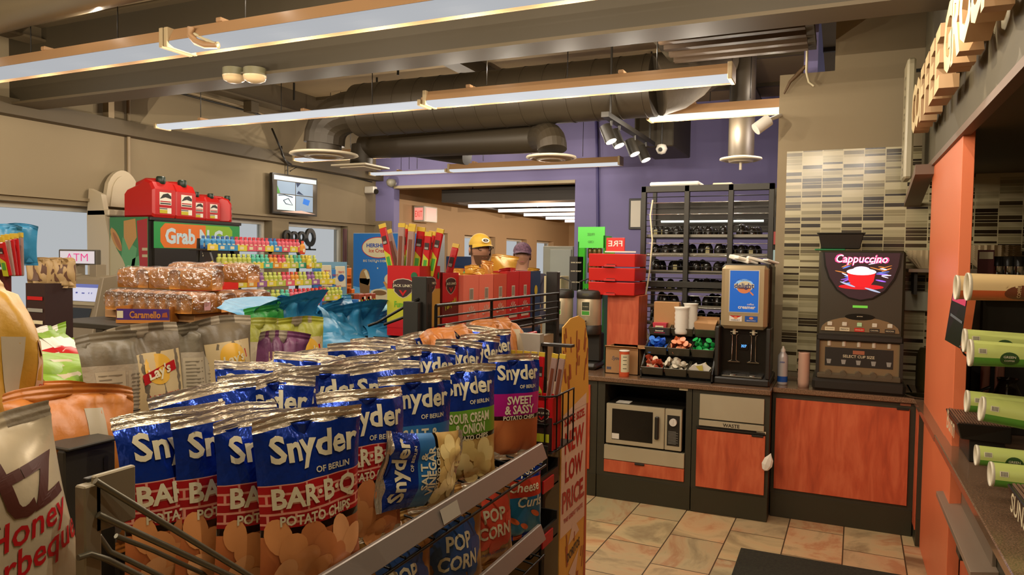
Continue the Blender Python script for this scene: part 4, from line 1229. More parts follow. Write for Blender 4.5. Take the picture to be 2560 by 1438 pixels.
# ================================================================ snack bags
def bag(w, h, d, bands, back, seed, decal=None, wr=1.0, seal=.062, silv=None, curl=.0, nx=20):
    rr = random.Random(seed)
    K = [(rr.uniform(4, 14), rr.uniform(0, 6.3), rr.uniform(-3, 3), rr.uniform(.4, 1)) for _ in range(5)]
    G = [(rr.uniform(2, 5), rr.uniform(3, 9), rr.uniform(0, 6.3), rr.uniform(.3, 1)) for _ in range(4)]
    E_ = [rr.uniform(0, 6.3) for _ in range(4)]
    cu = curl + rr.uniform(-.02, .02)

    def S(x, y, off=0.0, side=-1):
        u = max(-1, min(1, x / (w / 2))); t = y / h
        tt = max(0, min(1, (t - seal) / (1 - 2 * seal)))
        pr = max(0.0, math.sin(PI * tt)) ** .55 * (1 + .3 * (.5 - tt))
        hw = w / 2 * (1 - .07 * pr + .02 * math.sin(5 * t + E_[0]))
        th = d / 2 * pr * max(0, 1 - abs(u) ** 2.4) ** .75
        wv = sum(a * math.sin(k * u + p + c * tt) for k, p, c, a in K) * .0036 * wr
        e = math.exp(-tt / .16) + math.exp(-(1 - tt) / .2)
        gl = sum(a * math.sin(k * u + m * tt + p) for k, m, p, a in G) * .0024 * wr
        wob = .008 * wr * math.sin(3.2 * u + E_[1]) * (1 if t > .9 else .5)
        yy = side * (th + (wv * min(1, e) * (1 - u * u) + gl * (1 - u * u)) * (1 if pr > .02 else .25) + off) + wob * (abs(t - .5) * 2) ** 3
        if t > 1 - seal or t < seal:
            yy += .0009 * (1 if int(t / seal * 4 * 1.0) % 2 else -1)
        cc = max(0, t - .72)
        yy += cu * cc * cc * 8 + .012 * wr * u * u * math.sin(E_[2]) * max(0, t - .5)
        return (u * hw, yy, y - .01 * wr * (u * u) * max(0, t - .8) * 2)
    mb = MB()
    ts = set()
    for a, b, m in bands: ts |= {a, b}
    ts |= {i / 26 for i in range(27)}
    for k in range(9): ts |= {1 - seal * k / 8, seal * k / 8}
    ts = sorted(t for t in ts)
    t2 = [ts[0]]
    for t in ts[1:]:
        if t - t2[-1] > .0015: t2.append(t)
    for side in (-1, 1):
        bd = bands if side < 0 else back
        for a, b, m in bd:
            rows = [t for t in t2 if a - 1e-4 <= t <= b + 1e-4]
            V = []; U = []
            for t in rows:
                for i in range(nx + 1):
                    x = (-1 + 2 * i / nx) * w / 2
                    V.append(S(x, t * h, 0, side)); U.append((x, t * h))
            n = nx + 1
            F = [(j * n + i, j * n + i + 1, (j + 1) * n + i + 1, (j + 1) * n + i) for j in range(len(rows) - 1) for i in range(nx)]
            if side > 0: F = [f[::-1] for f in F]
            mb.add(V, F, m, True, U)
    if decal:
        decal(mb, S, w, h)
    return mb.mesh('chip_bag')


FLV = {}
BACKM = mat('back_print_grey', '#a1937b', .5, bump=.3, bscale=40)
INKM = mat('dark_ink', '#3a3228', .6)


def snyder(fl, seed):
    col, lines, low = {
        'bbq': (BRICK, [('BAR·B·Q', .188, .83, .043), ('POTATO CHIPS', .152, .72, .018)], CHIPS),
        'sv': (mat('vinegar_blue', '#2a6ea8', .3, .3), [('SALT &', .187, .5, .026), ('VINEGAR', .158, .66, .03), ('POTATO CHIPS', .133, .62, .014)], CHIPS2),
        'sc': (mat('onion_green', '#6c9c2e', .3, .3), [('SOUR CREAM', .187, .66, .027), ('& ONION', .158, .5, .027), ('POTATO CHIPS', .133, .62, .014)], CHIPS2),
        'ss': (mat('sassy_magenta', '#ae1576', .3, .3), [('SWEET', .187, .5, .026), ('& SASSY', .158, .58, .028), ('POTATO CHIPS', .133, .62, .014)], CHIPS),
    }[fl]
    w, h = .205, .33

    def dec(mb, S, w, h):
        mb.text(S, 'Snyder', .004, .266, CREAM, w=.17, h=.062, bold=.03, sub=2, off=.0022)
        mb.text(S, 'OF BERLIN', .035, .228, CREAM, w=.07, bold=.02, sub=1, off=.0022)
        for tx, y, ww, hh in lines:
            mb.text(S, tx, .0, y, CREAM, w=ww * w, h=hh, bold=.03, sub=2, off=.0022)
        if fl == 'bbq':
            rq = random.Random(seed)
            for k in range(13):
                mb.ell(S, -.075 + .15 * ((k * 5) % 13) / 12, .125 - .0085 * k, rq.uniform(.018, .026), rq.uniform(.028, .036), [mat('chip_orange', '#dc9458', .35), mat('chip_dark_orange', '#c97c48', .35), mat('chip_peach', '#e0a26c', .35)][k % 3], .0012 + .00015 * k, 16, 3, rq.uniform(-.7, .7))
        elif fl != 'ss':
            rq = random.Random(seed)
            for k in range(13):
                mb.ell(S, -.072 + .144 * ((k * 5) % 13) / 12, .115 - .008 * k, rq.uniform(.016, .026), rq.uniform(.022, .03), [mat('chip_pale', '#ecd694', .35), mat('chip_gold', '#d9bc74', .35), mat('chip_cream', '#e4cc88', .35)][k % 3], .0012 + .00015 * k, 14, 3, rq.uniform(-.9, .9))
    bands = [(0, .05, SILVER), (.05, .385, low), (.385, .65 if fl == 'bbq' else .63, col), (.65 if fl == 'bbq' else .63, .93, BLUEF), (.93, 1, SILVER)]
    back = [(0, .05, SILVER), (.05, .6, BACKM), (.6, .94, BLUEF), (.94, 1, SILVER)]
    return bag(w, h, .058, bands, back, seed, dec, 1.5, silv=SILVER)


def lays(colname, col, seed, text2='LIGHTLY SALTED', w=.175, h=.38):
    q_ = .7
    TOP = mat(colname, col, .45, bump=.3, bscale=30)
    CR = mat('lays_cream', '#c6ae7e', .45)

    def dec(mb, S, w, h):
        mb.rect(S, -.055, .078, .08, .31, CR, .0012, 6, 10)
        mb.ell(S, .015, .27, .036, .036, mat('sun_yellow', '#d6a32c', .4), .002, 24, 3)
        mb.poly(S, [(-.03, .262), (.058, .285), (.06, .262), (-.028, .238)], RED, .0035)
        mb.text(S, "Lay's", .015, .262, CREAM, w=.062, off=.0048, shear=.2, rot=.2, bold=.03)
        for i, q in enumerate(text2.split()): mb.text(S, q, .02, .205 - .025 * i, RED, w=.08, h=.014, off=.003, sub=1)
        mb.text(S, 'POTATO CHIPS', .02, .15, RED, w=.08, off=.003, sub=1)
        mb.ell(S, .03, .085, .05, .035, mat('chip_photo', '#a8673a', .5), .0025, 20, 3)
    bands = [(0, 1, TOP)]
    return bag(w, h, .11, bands, [(0, 1, BACKM)], seed, dec, 2.2, nx=16)


SOFT = mat('soft_ink', '#7d7058', .6); PALES = mat('pale_stripe', '#b7a88c', .4)


def backbag(seed, w=.16, h=.38, topc='#6e6450', topn='grey_brown_film'):
    TOPM_ = mat(topn, topc, .45, bump=.3, bscale=30)

    def dec(mb, S, w, h):
        for x0, x1, y0, y1 in ((-.06, -.005, .2, .29), (.0, .06, .2, .29), (-.06, .06, .12, .19), (-.06, .02, .03, .11)):
            mb.rect(S, x0, x1, y0, y1, mat('label_beige', '#b3a488', .5), .001, 4, 4)
            k = 0
            y = y1 - .008
            while y > y0 + .006:
                mb.rect(S, x0 + .005, x1 - .006 - .02 * (k % 3 == 1), y - .0025, y, mat('soft_ink', '#7d7058', .6), .002, 3, 1); y -= .009; k += 1
        mb.rect(S, -.07, .07, .112, .116, INKM, .0024, 6, 1); mb.rect(S, -.07, .07, .194, .197, INKM, .0024, 6, 1)
    return bag(w, h, .1, [(0, .8, BACKM), (.8, 1, TOPM_)], [(0, 1, TOPM_)], seed, dec, 2.4, nx=16)


def plainbag(seed, m, w=.24, h=.38, d=.1, dec=None, wr=2.6, curl=.0):
    return bag(w, h, d, [(0, 1, m)], [(0, 1, m)], seed, dec, wr, curl=curl, nx=16)


def put(me, name, label, group, px, X, z, deg, tx=0.0, ty=0.0, s=1.0, py=950, dY=0.0, cat='bag of chips'):
    p = at(px, py, X=X)
    o = bpy.data.objects.new(name, me); C.objects.link(o)
    o.location = (X, p.y + dY, z); o.rotation_euler = (tx, ty, math.radians(deg)); o.scale = (s, s, s)
    return tag(o, label, cat, group)


# ---------------------------------------------------------------- gondola (near section)
t = thing('snack_gondola', 'black double sided snack shelving gondola full of chip bags in the foreground', 'shelving', (0, 0, 0))
mb = MB(); mb.box(-1.31, -1.28, .25, 2.1, .1, 1.37, DKG); mb.obj('back_panel', t)
for y in (.25, .9, 2.08):
    mb = MB(); mb.box(-1.33, -1.26, y, y + .035, 0, 1.39, DKG, .002)
    for k in range(14): mb.box(-1.262, -1.259, y + .01, y + .02, .2 + .085 * k, .235 + .085 * k, BLK)
    mb.obj('upright', t)
mb = MB(); mb.box(-1.75, -.78, .25, 2.1, 0, .14, BLK, .004); mb.obj('base', t)
mb = MB()
for X0, X1, z0, z1 in ((-1.28, -.81, 1.185, 1.122), (-1.28, -.81, .90, .84), (-1.28, -.81, .6, .56), (-1.31, -1.80, 1.20, 1.19), (-1.31, -1.8, .9, .89)):
    for k in range(30):
        y = .34 + .0585 * k
        mb.cyl((X0, y, z0), (X1, y, z1), .003, WIRE, seg=5, caps=False)
    for q in (0, .33, .66, 1):
        xx = X0 + (X1 - X0) * q; zz = z0 + (z1 - z0) * q - .006
        mb.cyl((xx, .3, zz), (xx, 2.07, zz), .004, WIRE, seg=6)
mb.obj('wire_shelves', t)
RAIL = mat('grey_price_rail', '#8b7f74', .35, .4)
for (z, y0) in ((1.17, .72), (.92, 1.15)):
    mb = MB(); mb.hexa([(-.805, y0, z - .022), (-.79, y0, z - .022), (-.79, 2.035, z - .022), (-.805, 2.035, z - .022), (-.82, y0, z + .022), (-.808, y0, z + .024), (-.808, 2.035, z + .024), (-.82, 2.035, z + .022)], RAIL, .002)
    f = lambda a, b, o=0, z=z: (-.789 - (b * .35) + o - .0068, a, z + b)
    mb.rect(f, 1.95 - .55, 1.95 - .47, -.016, .016, mat('price_ticket', '#a39a88', .5), .001)
    mb.obj('price_rail', t)
mb = MB()
a0 = at(238, 1203, X=-.87); b0 = at(660, 1462, X=-.83); a1 = at(245, 1287, X=-.87); b1 = at(640, 1470, X=-.83)
mb.cyl(a0, b0, .0045, mat('wire_grey', '#6a6452', .35, .6), seg=8); mb.cyl(a1, b1, .0045, mat('wire_grey', ''), seg=8)
mb.obj('front_wire', t)
mb = MB()
q = [at(195, 1395, X=-.87), at(225, 1385, X=-.87), at(270, 1400, X=-.87), at(350, 1440, X=-.86), at(420, 1475, X=-.85)]
mb.tube(q, .004, mat('wire_grey', ''), 7); mb.obj('peg_hook', t); mb = MB()
q = [at(247, 1340, X=-.95), at(275, 1380, X=-.95), at(320, 1400, X=-.94), at(420, 1450, X=-.94)]
mb.tube(q, .004, mat('wire_grey', ''), 7); mb.obj('peg_hook', t); mb = MB()
q = [at(290, 1340, X=-1.0), at(380, 1375, X=-1.0), at(520, 1440, X=-1.0)]
mb.tube(q, .004, mat('wire_grey', ''), 7)
mb.obj('peg_hook', t)
p = at(220, 1210, X=-.885)
mb = MB(); mb.box(-.895, -.875, p.y - .012, p.y + .012, .05, p.z, mat('steel_post', '#8f8369', .4, .5), .002); mb.obj('front_post', t)
mb = MB(); a = at(232, 1200, X=-.88); mb.box(-.885, -.875, a.y, a.y + .06, a.z - .07, a.z + .005, mat('steel_post', ''), .002); mb.box(-.90, -.89, a.y + .0, a.y + .065, a.z - .075, a.z - .0, BLK, .001); mb.obj('bracket', t)
mb = MB(); a = at(160, 1130, X=-1.16); b = at(290, 1200, X=-1.16); mb.box(-1.18, -1.16, a.y, b.y, .1, a.z, DKG, .003); mb.box(-1.22, -1.15, a.y, b.y, a.z, a.z + .006, DKG, .002)
mb.rect(sideX(-1.1595, 0, 0), a.y + .07, a.y + .078, a.z - .05, a.z - .025, BLK, .001); mb.obj('end_plate', t)

# Snyder bags, in three loose rows leaning towards the camera
SN = {}
for fl in ('bbq', 'sv', 'sc', 'ss'):
    SN[fl] = [snyder(fl, 11 + 7 * k + len(fl)) for k in range(4 if fl == 'bbq' else 2)]
NAMEF = {'bbq': 'blue and red barbecue', 'sv': 'light blue salt and vinegar', 'sc': 'blue and green sour cream and onion', 'ss': 'blue and magenta sweet and sassy'}
front_row = [('bbq', 452, -1.05, 1.15, 76, 0, 'at the near end of the front row'), ('bbq', 575, -1.0, 1.145, 74, 0, 'second from the near end of the front row'),
             ('bbq', 668, -.935, 1.14, 72, 0, 'third from the near end of the front row'), ('bbq', 782, -.86, 1.135, 68, -.02, 'standing foremost with its whole front showing'),
             ('bbq', 905, -.915, 1.14, 66, .03, 'tucked just behind the foremost barbecue bag'), ('bbq', 965, -1.0, 1.165, 64, .0, 'left of salt and vinegar'),
             ('sv', 1032, -.935, 1.14, 62, .03, 'beside the sour cream bag'), ('sc', 1162, -.93, 1.13, 60, .0, 'behind the price rail'),
             ('ss', 1282, -.92, 1.125, 62, .04, 'at the far end of the front row')]
for i, (fl, px, X, z, dg_, ty, where) in enumerate(front_row):
    put(SN[fl][i % len(SN[fl])], 'chip_bag', '%s chip bag %s' % (NAMEF[fl], where), 'potato chip bags in the front row', px, X, z, dg_, R_.uniform(-.02, .05) - .03, ty, 1.03 if i == 3 else 1.0, py=1100)
mid = [('bbq', 570), ('bbq', 650), ('sv', 725), ('bbq', 800), ('bbq', 870), ('sc', 935), ('bbq', 1000), ('sv', 1062), ('sc', 1130), ('bbq', 1190), ('ss', 1245)]
for i, (fl, px) in enumerate(mid):
    put(SN[fl][(i + 1) % len(SN[fl])], 'chip_bag', '%s chip bag, %s in the middle row from near' % (NAMEF[fl], ['first', 'second', 'third', 'fourth', 'fifth', 'sixth', 'seventh', 'eighth', 'ninth', 'tenth', 'eleventh'][i]),
        'potato chip bags in the middle row', px, -1.085 + R_.uniform(-.015, .015), 1.17, 68 + R_.uniform(-16, 12), R_.uniform(-.2, .05), R_.uniform(-.13, .14), py=930)
rear = [('bbq', 640), ('bbq', 745), ('ss', 825), ('bbq', 895), ('sv', 960), ('bbq', 1022), ('sc', 1092), ('bbq', 1160), ('ss', 1222)]
for i, (fl, px) in enumerate(rear):
    put(SN[fl][(i + 2) % len(SN[fl])], 'chip_bag', '%s chip bag, %s in the rear row from near' % (NAMEF[fl], ['first', 'second', 'third', 'fourth', 'fifth', 'sixth', 'seventh', 'eighth', 'ninth'][i]),
        'potato chip bags in the rear row', px, -1.20 + R_.uniform(-.01, .01), 1.185, 66 + R_.uniform(-26, 18), R_.uniform(-.34, .0), R_.uniform(-.2, .18), py=880)
# the bag lying on its side
o = put(snyder('sv', 77), 'chip_bag', 'blue salt and vinegar chip bag turned on its side, its lettering running upwards', 'potato chip bags in the front row', 1035, -.835, 1.242, 86, -.06, -1.38, .86, py=1200)
o.location.y += .20

# bags on the lower shelf
def popdec(col, word2):
    def dec(mb, S, w, h):
        mb.text(S, 'UTZ', -.01, .262, NAVY, w=.06, off=.002, rot=0, sub=1)
        pts = [(.085 * math.cos(2 * PI * k / 20) * (1 + .1 * (k % 2)), .145 + .085 * math.sin(2 * PI * k / 20) * (1 + .1 * (k % 2))) for k in range(20)]
        mb.ell(S, 0, .15, .082, .085, col, .0015, 18, 3)
        for k in range(8): mb.ell(S, .07 * math.cos(k * .785), .15 + .075 * math.sin(k * .785), .026, .026, col, .0015, 10, 2)
        mb.text(S, 'POP', 0, .175, CREAM, w=.09, h=.04, off=.003, bold=.03, sub=1); mb.text(S, 'CORN', 0, .125, CREAM, w=.13, h=.04, off=.003, bold=.03, sub=1)
        mb.text(S, word2, 0, .055, NAVY, w=.12, off=.003, sub=1)
    return dec


POPB = bag(.24, .30, .1, [(0, .05, SILVER), (.05, .95, POPC), (.95, 1, SILVER)], [(0, 1, POPC)], 5, popdec(mat('popcorn_navy', '#27497c', .4), 'BUTTER'), 1.2)
POPR = bag(.2, .30, .1, [(0, .05, SILVER), (.05, .95, POPC), (.95, 1, SILVER)], [(0, 1, POPC)], 6, popdec(mat('popcorn_red', '#c8442c', .4), 'WHITE CHEDDAR'), 1.2)


def curld(mb, S, w, h):
    mb.text(S, 'Cheese', .0, .185, CREAM, w=.13, h=.032, off=.002, shear=.2, bold=.02, sub=1)
    mb.text(S, 'Curls', .02, .135, CREAM, w=.11, h=.036, off=.002, shear=.2, bold=.02, sub=1)
    mb.text(S, 'Snyder', 0, .235, CREAM, w=.12, off=.002, sub=1)
    for k, (x, y) in enumerate(((-.05, .075), (.045, .09), (.0, .05))): mb.ell(S, x, y, .026, .009, mat('curl_orange', '#d4622c', .4), .002, 12, 1, -.5)


CURL = bag(.19, .27, .08, [(0, .05, mat('foil_orange', '#b8552a', .3, .4)), (.05, .56, mat('curl_blue', '#1f6f96', .3, .3)), (.56, .78, mat('curl_red', '#c23c24', .3, .3)), (.78, .94, BLUEF), (.94, 1, SILVER)], [(0, 1, BLUEF)], 9, curld, 1.2)
put(POPB, 'popcorn_bag', 'large clear popcorn bag with a navy cloud label on the lower shelf', None, 1120, -.90, .855, 66, -.05, .02, 1.0, py=1350)
put(POPB, 'popcorn_bag', 'popcorn bag low on the shelf behind the long grey price rail', None, 985, -.92, .85, 68, -.05, .0, 1.0, py=1350)
put(POPR, 'popcorn_bag', 'popcorn bag with a red cloud label on the lower shelf', None, 1222, -.90, .86, 62, -.05, -.03, .93, py=1300)
put(CURL, 'cheese_curl_bag', 'blue and red cheese curl bag at the far end of the lower shelf', None, 1300, -.90, .865, 60, -.05, .03, .92, py=1270)
put(SN['bbq'][2], 'chip_bag', 'barbecue chip bag low on the near end of the second shelf', None, 480, -1.05, .87, 70, -.05, 0, 1, py=1400)
put(SN['bbq'][1], 'chip_bag', 'barbecue chip bag on the second shelf under the foremost bag', None, 760, -1.0, .87, 70, -.05, 0, 1, py=1400)

# ---------------------------------------------------------------- honey barbecue bag at the lower left
def utzdec(mb, S, w, h):
    BR = mat('utz_brown', '#4a2014', .4)
    mb.text(S, 'utz', .015, .33, BR, w=.20, h=.092, off=.002, bold=.018, sub=2)
    mb.text(S, 'Honey', .03, .262, RED, w=.165, h=.055, off=.002, shear=.35, sub=2)
    mb.text(S, 'Barbeque', .015, .215, RED, w=.225, h=.056, off=.002, shear=.35, sub=2)
    mb.text(S, 'NATURALLY FLAVORED', -.03, .155, INKM, w=.1, off=.002, sub=1)
    for k in range(6): mb.ell(S, -.09 + .035 * k, .07 + .015 * (k % 2), .055, .05, mat('chip_red_orange', '#b8502c', .4) if k % 2 else mat('chip_orange', ''), .0016 + .0002 * k, 18, 3, .3 * k)


UTZ = bag(.27, .44, .11, [(0, 1, mat('cream_glossy_film', '#bfae8e', .25, .15, bump=.15, bscale=18))], [(0, 1, BACKM)], 21, utzdec, 1.5)
o = put(UTZ, 'chip_bag', 'cream bag with large brown letters and red honey barbecue script, cut by the left edge', None, 78, -.95, 1.19, 95, -.05, -.2, .80, py=1250)

# ---------------------------------------------------------------- bags facing the other aisle, seen over the spine
MUST = mat('mustard_film', '#b88a2e', .4, bump=.3, bscale=25)
ORF = mat('orange_film', '#bf7228', .4, bump=.3, bscale=25)


def golddec(mb, S, w, h):
    mb.rect(S, -.03, -.005, .02, .34, mat('pale_stripe', '#b7a88c', .4), .0015, 2, 8); mb.rect(S, .02, .07, .02, .33, mat('pink_beige', '#c29a78', .45), .0015, 3, 8)
    for k in range(3): mb.text(S, ['PARTY', 'SIZE', "Lay's"][k], .045, .25 - .05 * k, RED, w=.04, off=.003, rot=.2, sub=1)
    mb.poly(S, [(.02, .33), (.06, .35), (.065, .33), (.03, .30)], mat('pink_red', '#b85a4c', .4), .003)


put(plainbag(31, MUST, .17, .45, .12, golddec, 3.0, .08), 'chip_bag', 'tall mustard yellow bag at the left edge seen from its side', None, -42, -1.40, 1.26, 112, .05, .05, 1.0, py=850)
put(plainbag(32, ORF, .21, .29, .12, lambda mb, S, w, h: (mb.rect(S, .0, .03, .02, .25, PALES, .0016, 2, 10), mb.rect(S, .06, .12, .02, .14, BACKM, .0016, 3, 5)), 3.0), 'chip_bag', 'orange topped cream bag slumped over the black end plate', None, 165, -1.24, 1.19, 85, -.1, .1, 1.12, py=1000)
put(plainbag(33, ORF, .2, .26, .1, None, 3.0), 'chip_bag', 'small crumpled orange bag beside the tall mustard bag', None, 112, -1.42, 1.27, 96, -.3, .2, .9, py=930)
LIME = mat('lime_green_film', '#7a9c28', .4, bump=.3, bscale=25)


def limedec(mb, S, w, h):
    mb.rect(S, -.1, .1, .05, .24, BACKM, .0015, 6, 6); mb.rect(S, -.02, .02, .25, .33, mat('pale_stripe', ''), .0016, 2, 3)
    for k in range(5): mb.rect(S, -.08, .07, .07 + .03 * k, .078 + .03 * k, mat('soft_ink', ''), .0025, 4, 1)


put(plainbag(34, LIME, .28, .38, .1, limedec, 3.5, .7), 'chip_bag', 'lime green topped bag with its seal folded towards the mustard bag', None, 150, -1.62, 1.2, 96, -.15, .14, 1.0, py=850)
put(plainbag(35, LIME, .28, .36, .1, limedec, 3.5, .6), 'chip_bag', 'lime green topped bag beside the first grey printed bag', None, 235, -1.55, 1.2, 88, -.2, -.1, 1.0, py=850)
put(backbag(41), 'chip_bag', 'grey beige bag showing its printed back with nutrition panel, near the lime bags', None, 308, -1.52, 1.19, 80, -.03, -.02, 1.0, py=880)
put(lays('brown_grey_film', '#6a5d48', 42), 'chip_bag', 'cream fronted lightly salted chip bag with red and yellow logo, nearest of two', None, 392, -1.5, 1.205, 72, -.04, -.08, 1.0, py=880)
put(backbag(43), 'chip_bag', 'grey beige bag showing its printed back between the two cream fronted bags', None, 488, -1.56, 1.19, 78, .0, .03, 1.0, py=860)
put(lays('brown_grey_film', '', 44), 'chip_bag', 'cream fronted lightly salted chip bag with red and yellow logo, farther of two', None, 575, -1.52, 1.205, 70, -.04, -.08, 1.0, py=860)
put(backbag(45, topc='#8a8a30', topn='olive_film'), 'chip_bag', 'printed back of a bag with an olive yellow top', None, 650, -1.62, 1.2, 78, .05, .05, .95, py=840)
put(lays('purple_film', '#6d3a5c', 46, 'SALT VINEGAR'), 'chip_bag', 'purple chip bag with red and yellow logo', None, 682, -1.50, 1.19, 66, -.05, .1, .9, py=860)
put(lays('olive_yellow_film', '#9a9a2c', 47, 'DILL PICKLE'), 'chip_bag', 'olive yellow chip bag with red and yellow logo left of the blue bags', None, 752, -1.55, 1.2, 68, -.03, .0, .95, py=840)
put(plainbag(48, mat('leaf_green_film', '#2a8a3a', .4, bump=.3, bscale=25), .2, .36, .08, None, 3.0), 'chip_bag', 'bright green bag peak between the grey bags and the blue bags', None, 668, -1.75, 1.24, 100, .1, -.1, 1.0, py=800)
SKY = mat('sky_blue_film', '#2f7fa8', .38, bump=.3, bscale=22)


def skydec(mb, S, w, h):
    mb.rect(S, -.03, .05, .24, .3, mat('white_label_film', '#a9b4b4', .5), .0016, 3, 3)
    for k in range(4): mb.rect(S, -.025, .045, .248 + .013 * k, .254 + .013 * k, mat('soft_ink', ''), .0026, 2, 1)


sk = [plainbag(50 + k, SKY, .27, .38, .1, skydec if k % 2 == 0 else None, 4.0, .3 - .15 * k) for k in range(4)]
for i, (px, X, z, dgr, tx, ty) in enumerate(((735, -1.72, 1.24, 90, -.1, -.1), (800, -1.6, 1.2, 64, -.2, .16), (850, -1.75, 1.22, 100, .0, -.14), (905, -1.62, 1.19, 58, -.25, -.12), (950, -1.5, 1.15, 74, -.28, .12), (868, -1.48, 1.12, 66, -.1, .0), (1000, -1.6, 1.17, 80, -.1, -.2), (770, -1.66, 1.23, 70, -.25, -.2), (830, -1.66, 1.24, 110, -.1, .3), (980, -1.5, 1.16, 60, -.3, .25), (1030, -1.48, 1.13, 66, -.3, -.1))):
    put(sk[i % 4], 'chip_bag', 'sky blue ruffled chip bag, %s of eleven listed from the grey printed bags' % ['first', 'second', 'fourth', 'fifth', 'seventh', 'sixth', 'tenth', 'third', 'eighth', 'ninth', 'last'][i], 'sky blue chip bags', px, X, z, dgr, tx, ty, 1.0, py=800)
# orange corn chip bags at the far end
for i, px in enumerate((1150, 1195, 1250, 1292)):
    put(plainbag(60 + i, mat('corn_orange_film', '#b87236', .4, bump=.3, bscale=25), .12, .33, .06, (lambda mb, S, w, h: mb.rect(S, -.02, .03, .18, .28, mat('pale_stripe', ''), .0016, 3, 4)), 3.2, .1), 'chip_bag', 'orange bag with a pale patch behind the blue bags, %s from the dark post' % ['first', 'second', 'third', 'fourth'][i], 'orange bags below the wire fence', px, -1.13, 1.2, 50 + 30 * (i % 2), R_.uniform(-.15, 0), (-.2, .12, -.1, .18)[i], 1.0, py=850)

# ================================================================ far section with the jerky fence
t = thing('jerky_gondola', 'black post shelving section with a wire fence round the jerky boxes', 'shelving')
POST = mat('grey_black_post', '#2d2b26', .45, .3)
for (y, z1) in ((2.16, 1.685), (3.42, 1.69)):
    mb = MB(); mb.box(-1.345, -1.285, y - .02, y + .02, 0, z1, POST, .002)
    for k in range(10): mb.box(-1.3, -1.284, y - .006, y + .006, 1.05 + .065 * k, 1.075 + .065 * k, BLK)
    if y < 3: mb.box(-1.36, -1.3, y - .05, y - .02, 1.40, 1.60, POST, .002)
    mb.obj('upright', t)
mb = MB()
for k, z in enumerate((1.585, 1.545, 1.515, 1.485, 1.455)): mb.cyl((-1.27, 2.18, z), (-1.27, 3.38, z), .006 if k in (0, 4) else .004, WIRE, seg=7)
for y in (2.18, 2.62, 3.06, 3.38): mb.cyl((-1.27, y, 1.585), (-1.27, y, 1.40 if y < 3.3 else 1.455), .006, WIRE, seg=7)
mb.obj('wire_fence', t)
mb = MB()
for k in range(22): mb.cyl((-1.27, 2.2 + .055 * k, 1.452), (-1.62, 2.2 + .055 * k, 1.452), .003, WIRE, seg=5)
for x in (-1.3, -1.45, -1.6): mb.cyl((x, 2.18, 1.448), (x, 3.4, 1.448), .004, WIRE, seg=5)
mb.obj('wire_shelf', t)
mb = MB()
a = at(940, 808, X=-1.62); b = at(1050, 748, X=-1.42)
mb.tube([at(920, 815, Y=2.1), at(945, 806, Y=2.12), at(1030, 757, Y=2.12), at(1047, 748, Y=2.14), at(1052, 752, Y=2.16)], .005, WIRE, 7)
mb.tube([at(960, 812, Y=2.12), at(1060, 775, Y=2.15)], .005, WIRE, 7); mb.obj('side_wire', t)
mb = MB(); mb.box(-1.33, -1.30, 2.2, 3.4, .1, 1.38, mat('beige_pegboard', '#98815f', .6)); mb.obj('back_panel', t)
mb = MB(); mb.box(-1.66, -1.31, 2.2, 3.42, 0, .14, BLK, .004); mb.obj('base', t)
mb = MB()
for k in range(9): mb.cyl((-1.3, 2.2 + .055 * k, 1.192), (-1.06, 2.2 + .055 * k, 1.19), .003, WIRE, seg=5)
mb.cyl((-1.06, 2.18, 1.19), (-1.06, 2.66, 1.19), .005, WIRE, seg=6); mb.obj('lower_wire_shelf', t)


def shield(mb, f, x, y, s, txt="JACK LINK'S"):
    mb.poly(f, [(x - s, y + s * .55), (x - s * .6, y + s * .72), (x, y + s * .8), (x + s * .6, y + s * .72), (x + s, y + s * .55), (x + s * .9, y - s * .35), (x + s * .4, y - s * .75), (x, y - s * .9), (x - s * .4, y - s * .75), (x - s * .9, y - s * .35)], mat('jerky_cream', '#b9a68c', .5), .001)
    k = .92
    mb.poly(f, [(x + (a) * k, y + b * k) for a, b in ((-s, s * .55), (-s * .6, s * .72), (0, s * .8), (s * .6, s * .72), (s, s * .55), (s * .9, -s * .35), (s * .4, -s * .75), (0, -s * .9), (-s * .4, -s * .75), (-s * .9, -s * .35))], mat('jerky_black', '#2a120e', .5), .0016)
    mb.poly(f, [(x - s * .4, y - s * .2), (x, y - s * .7), (x + s * .4, y - s * .2), (x + s * .2, y - s * .2), (x, y - s * .45), (x - s * .2, y - s * .2)], RED, .0022)
    mb.rect(f, x - s * 1.05, x + s * 1.05, y - s * .05, y + s * .35, mat('jerky_black', ''), .0022)
    mb.text(f, txt, x, y + s * .15, CREAM, w=s * 2.0, h=s * .3, off=.003)


# tall box of meat sticks
def openbox(t, x0, x1, y0, y1, z0, z1, m, name='box', th=.004, fh=None):
    mb = MB()
    mb.box(x0, x1, y0, y0 + th, z0, fh or z1, m); mb.box(x0, x1, y1 - th, y1, z0, z1, m); mb.box(x0, x0 + th, y0 + th, y1 - th, z0, z1, m); mb.box(x1 - th, x1, y0 + th, y1 - th, z0, z1, m); mb.box(x0 + th, x1 - th, y0 + th, y1 - th, z0, z0 + th, m)
    return mb


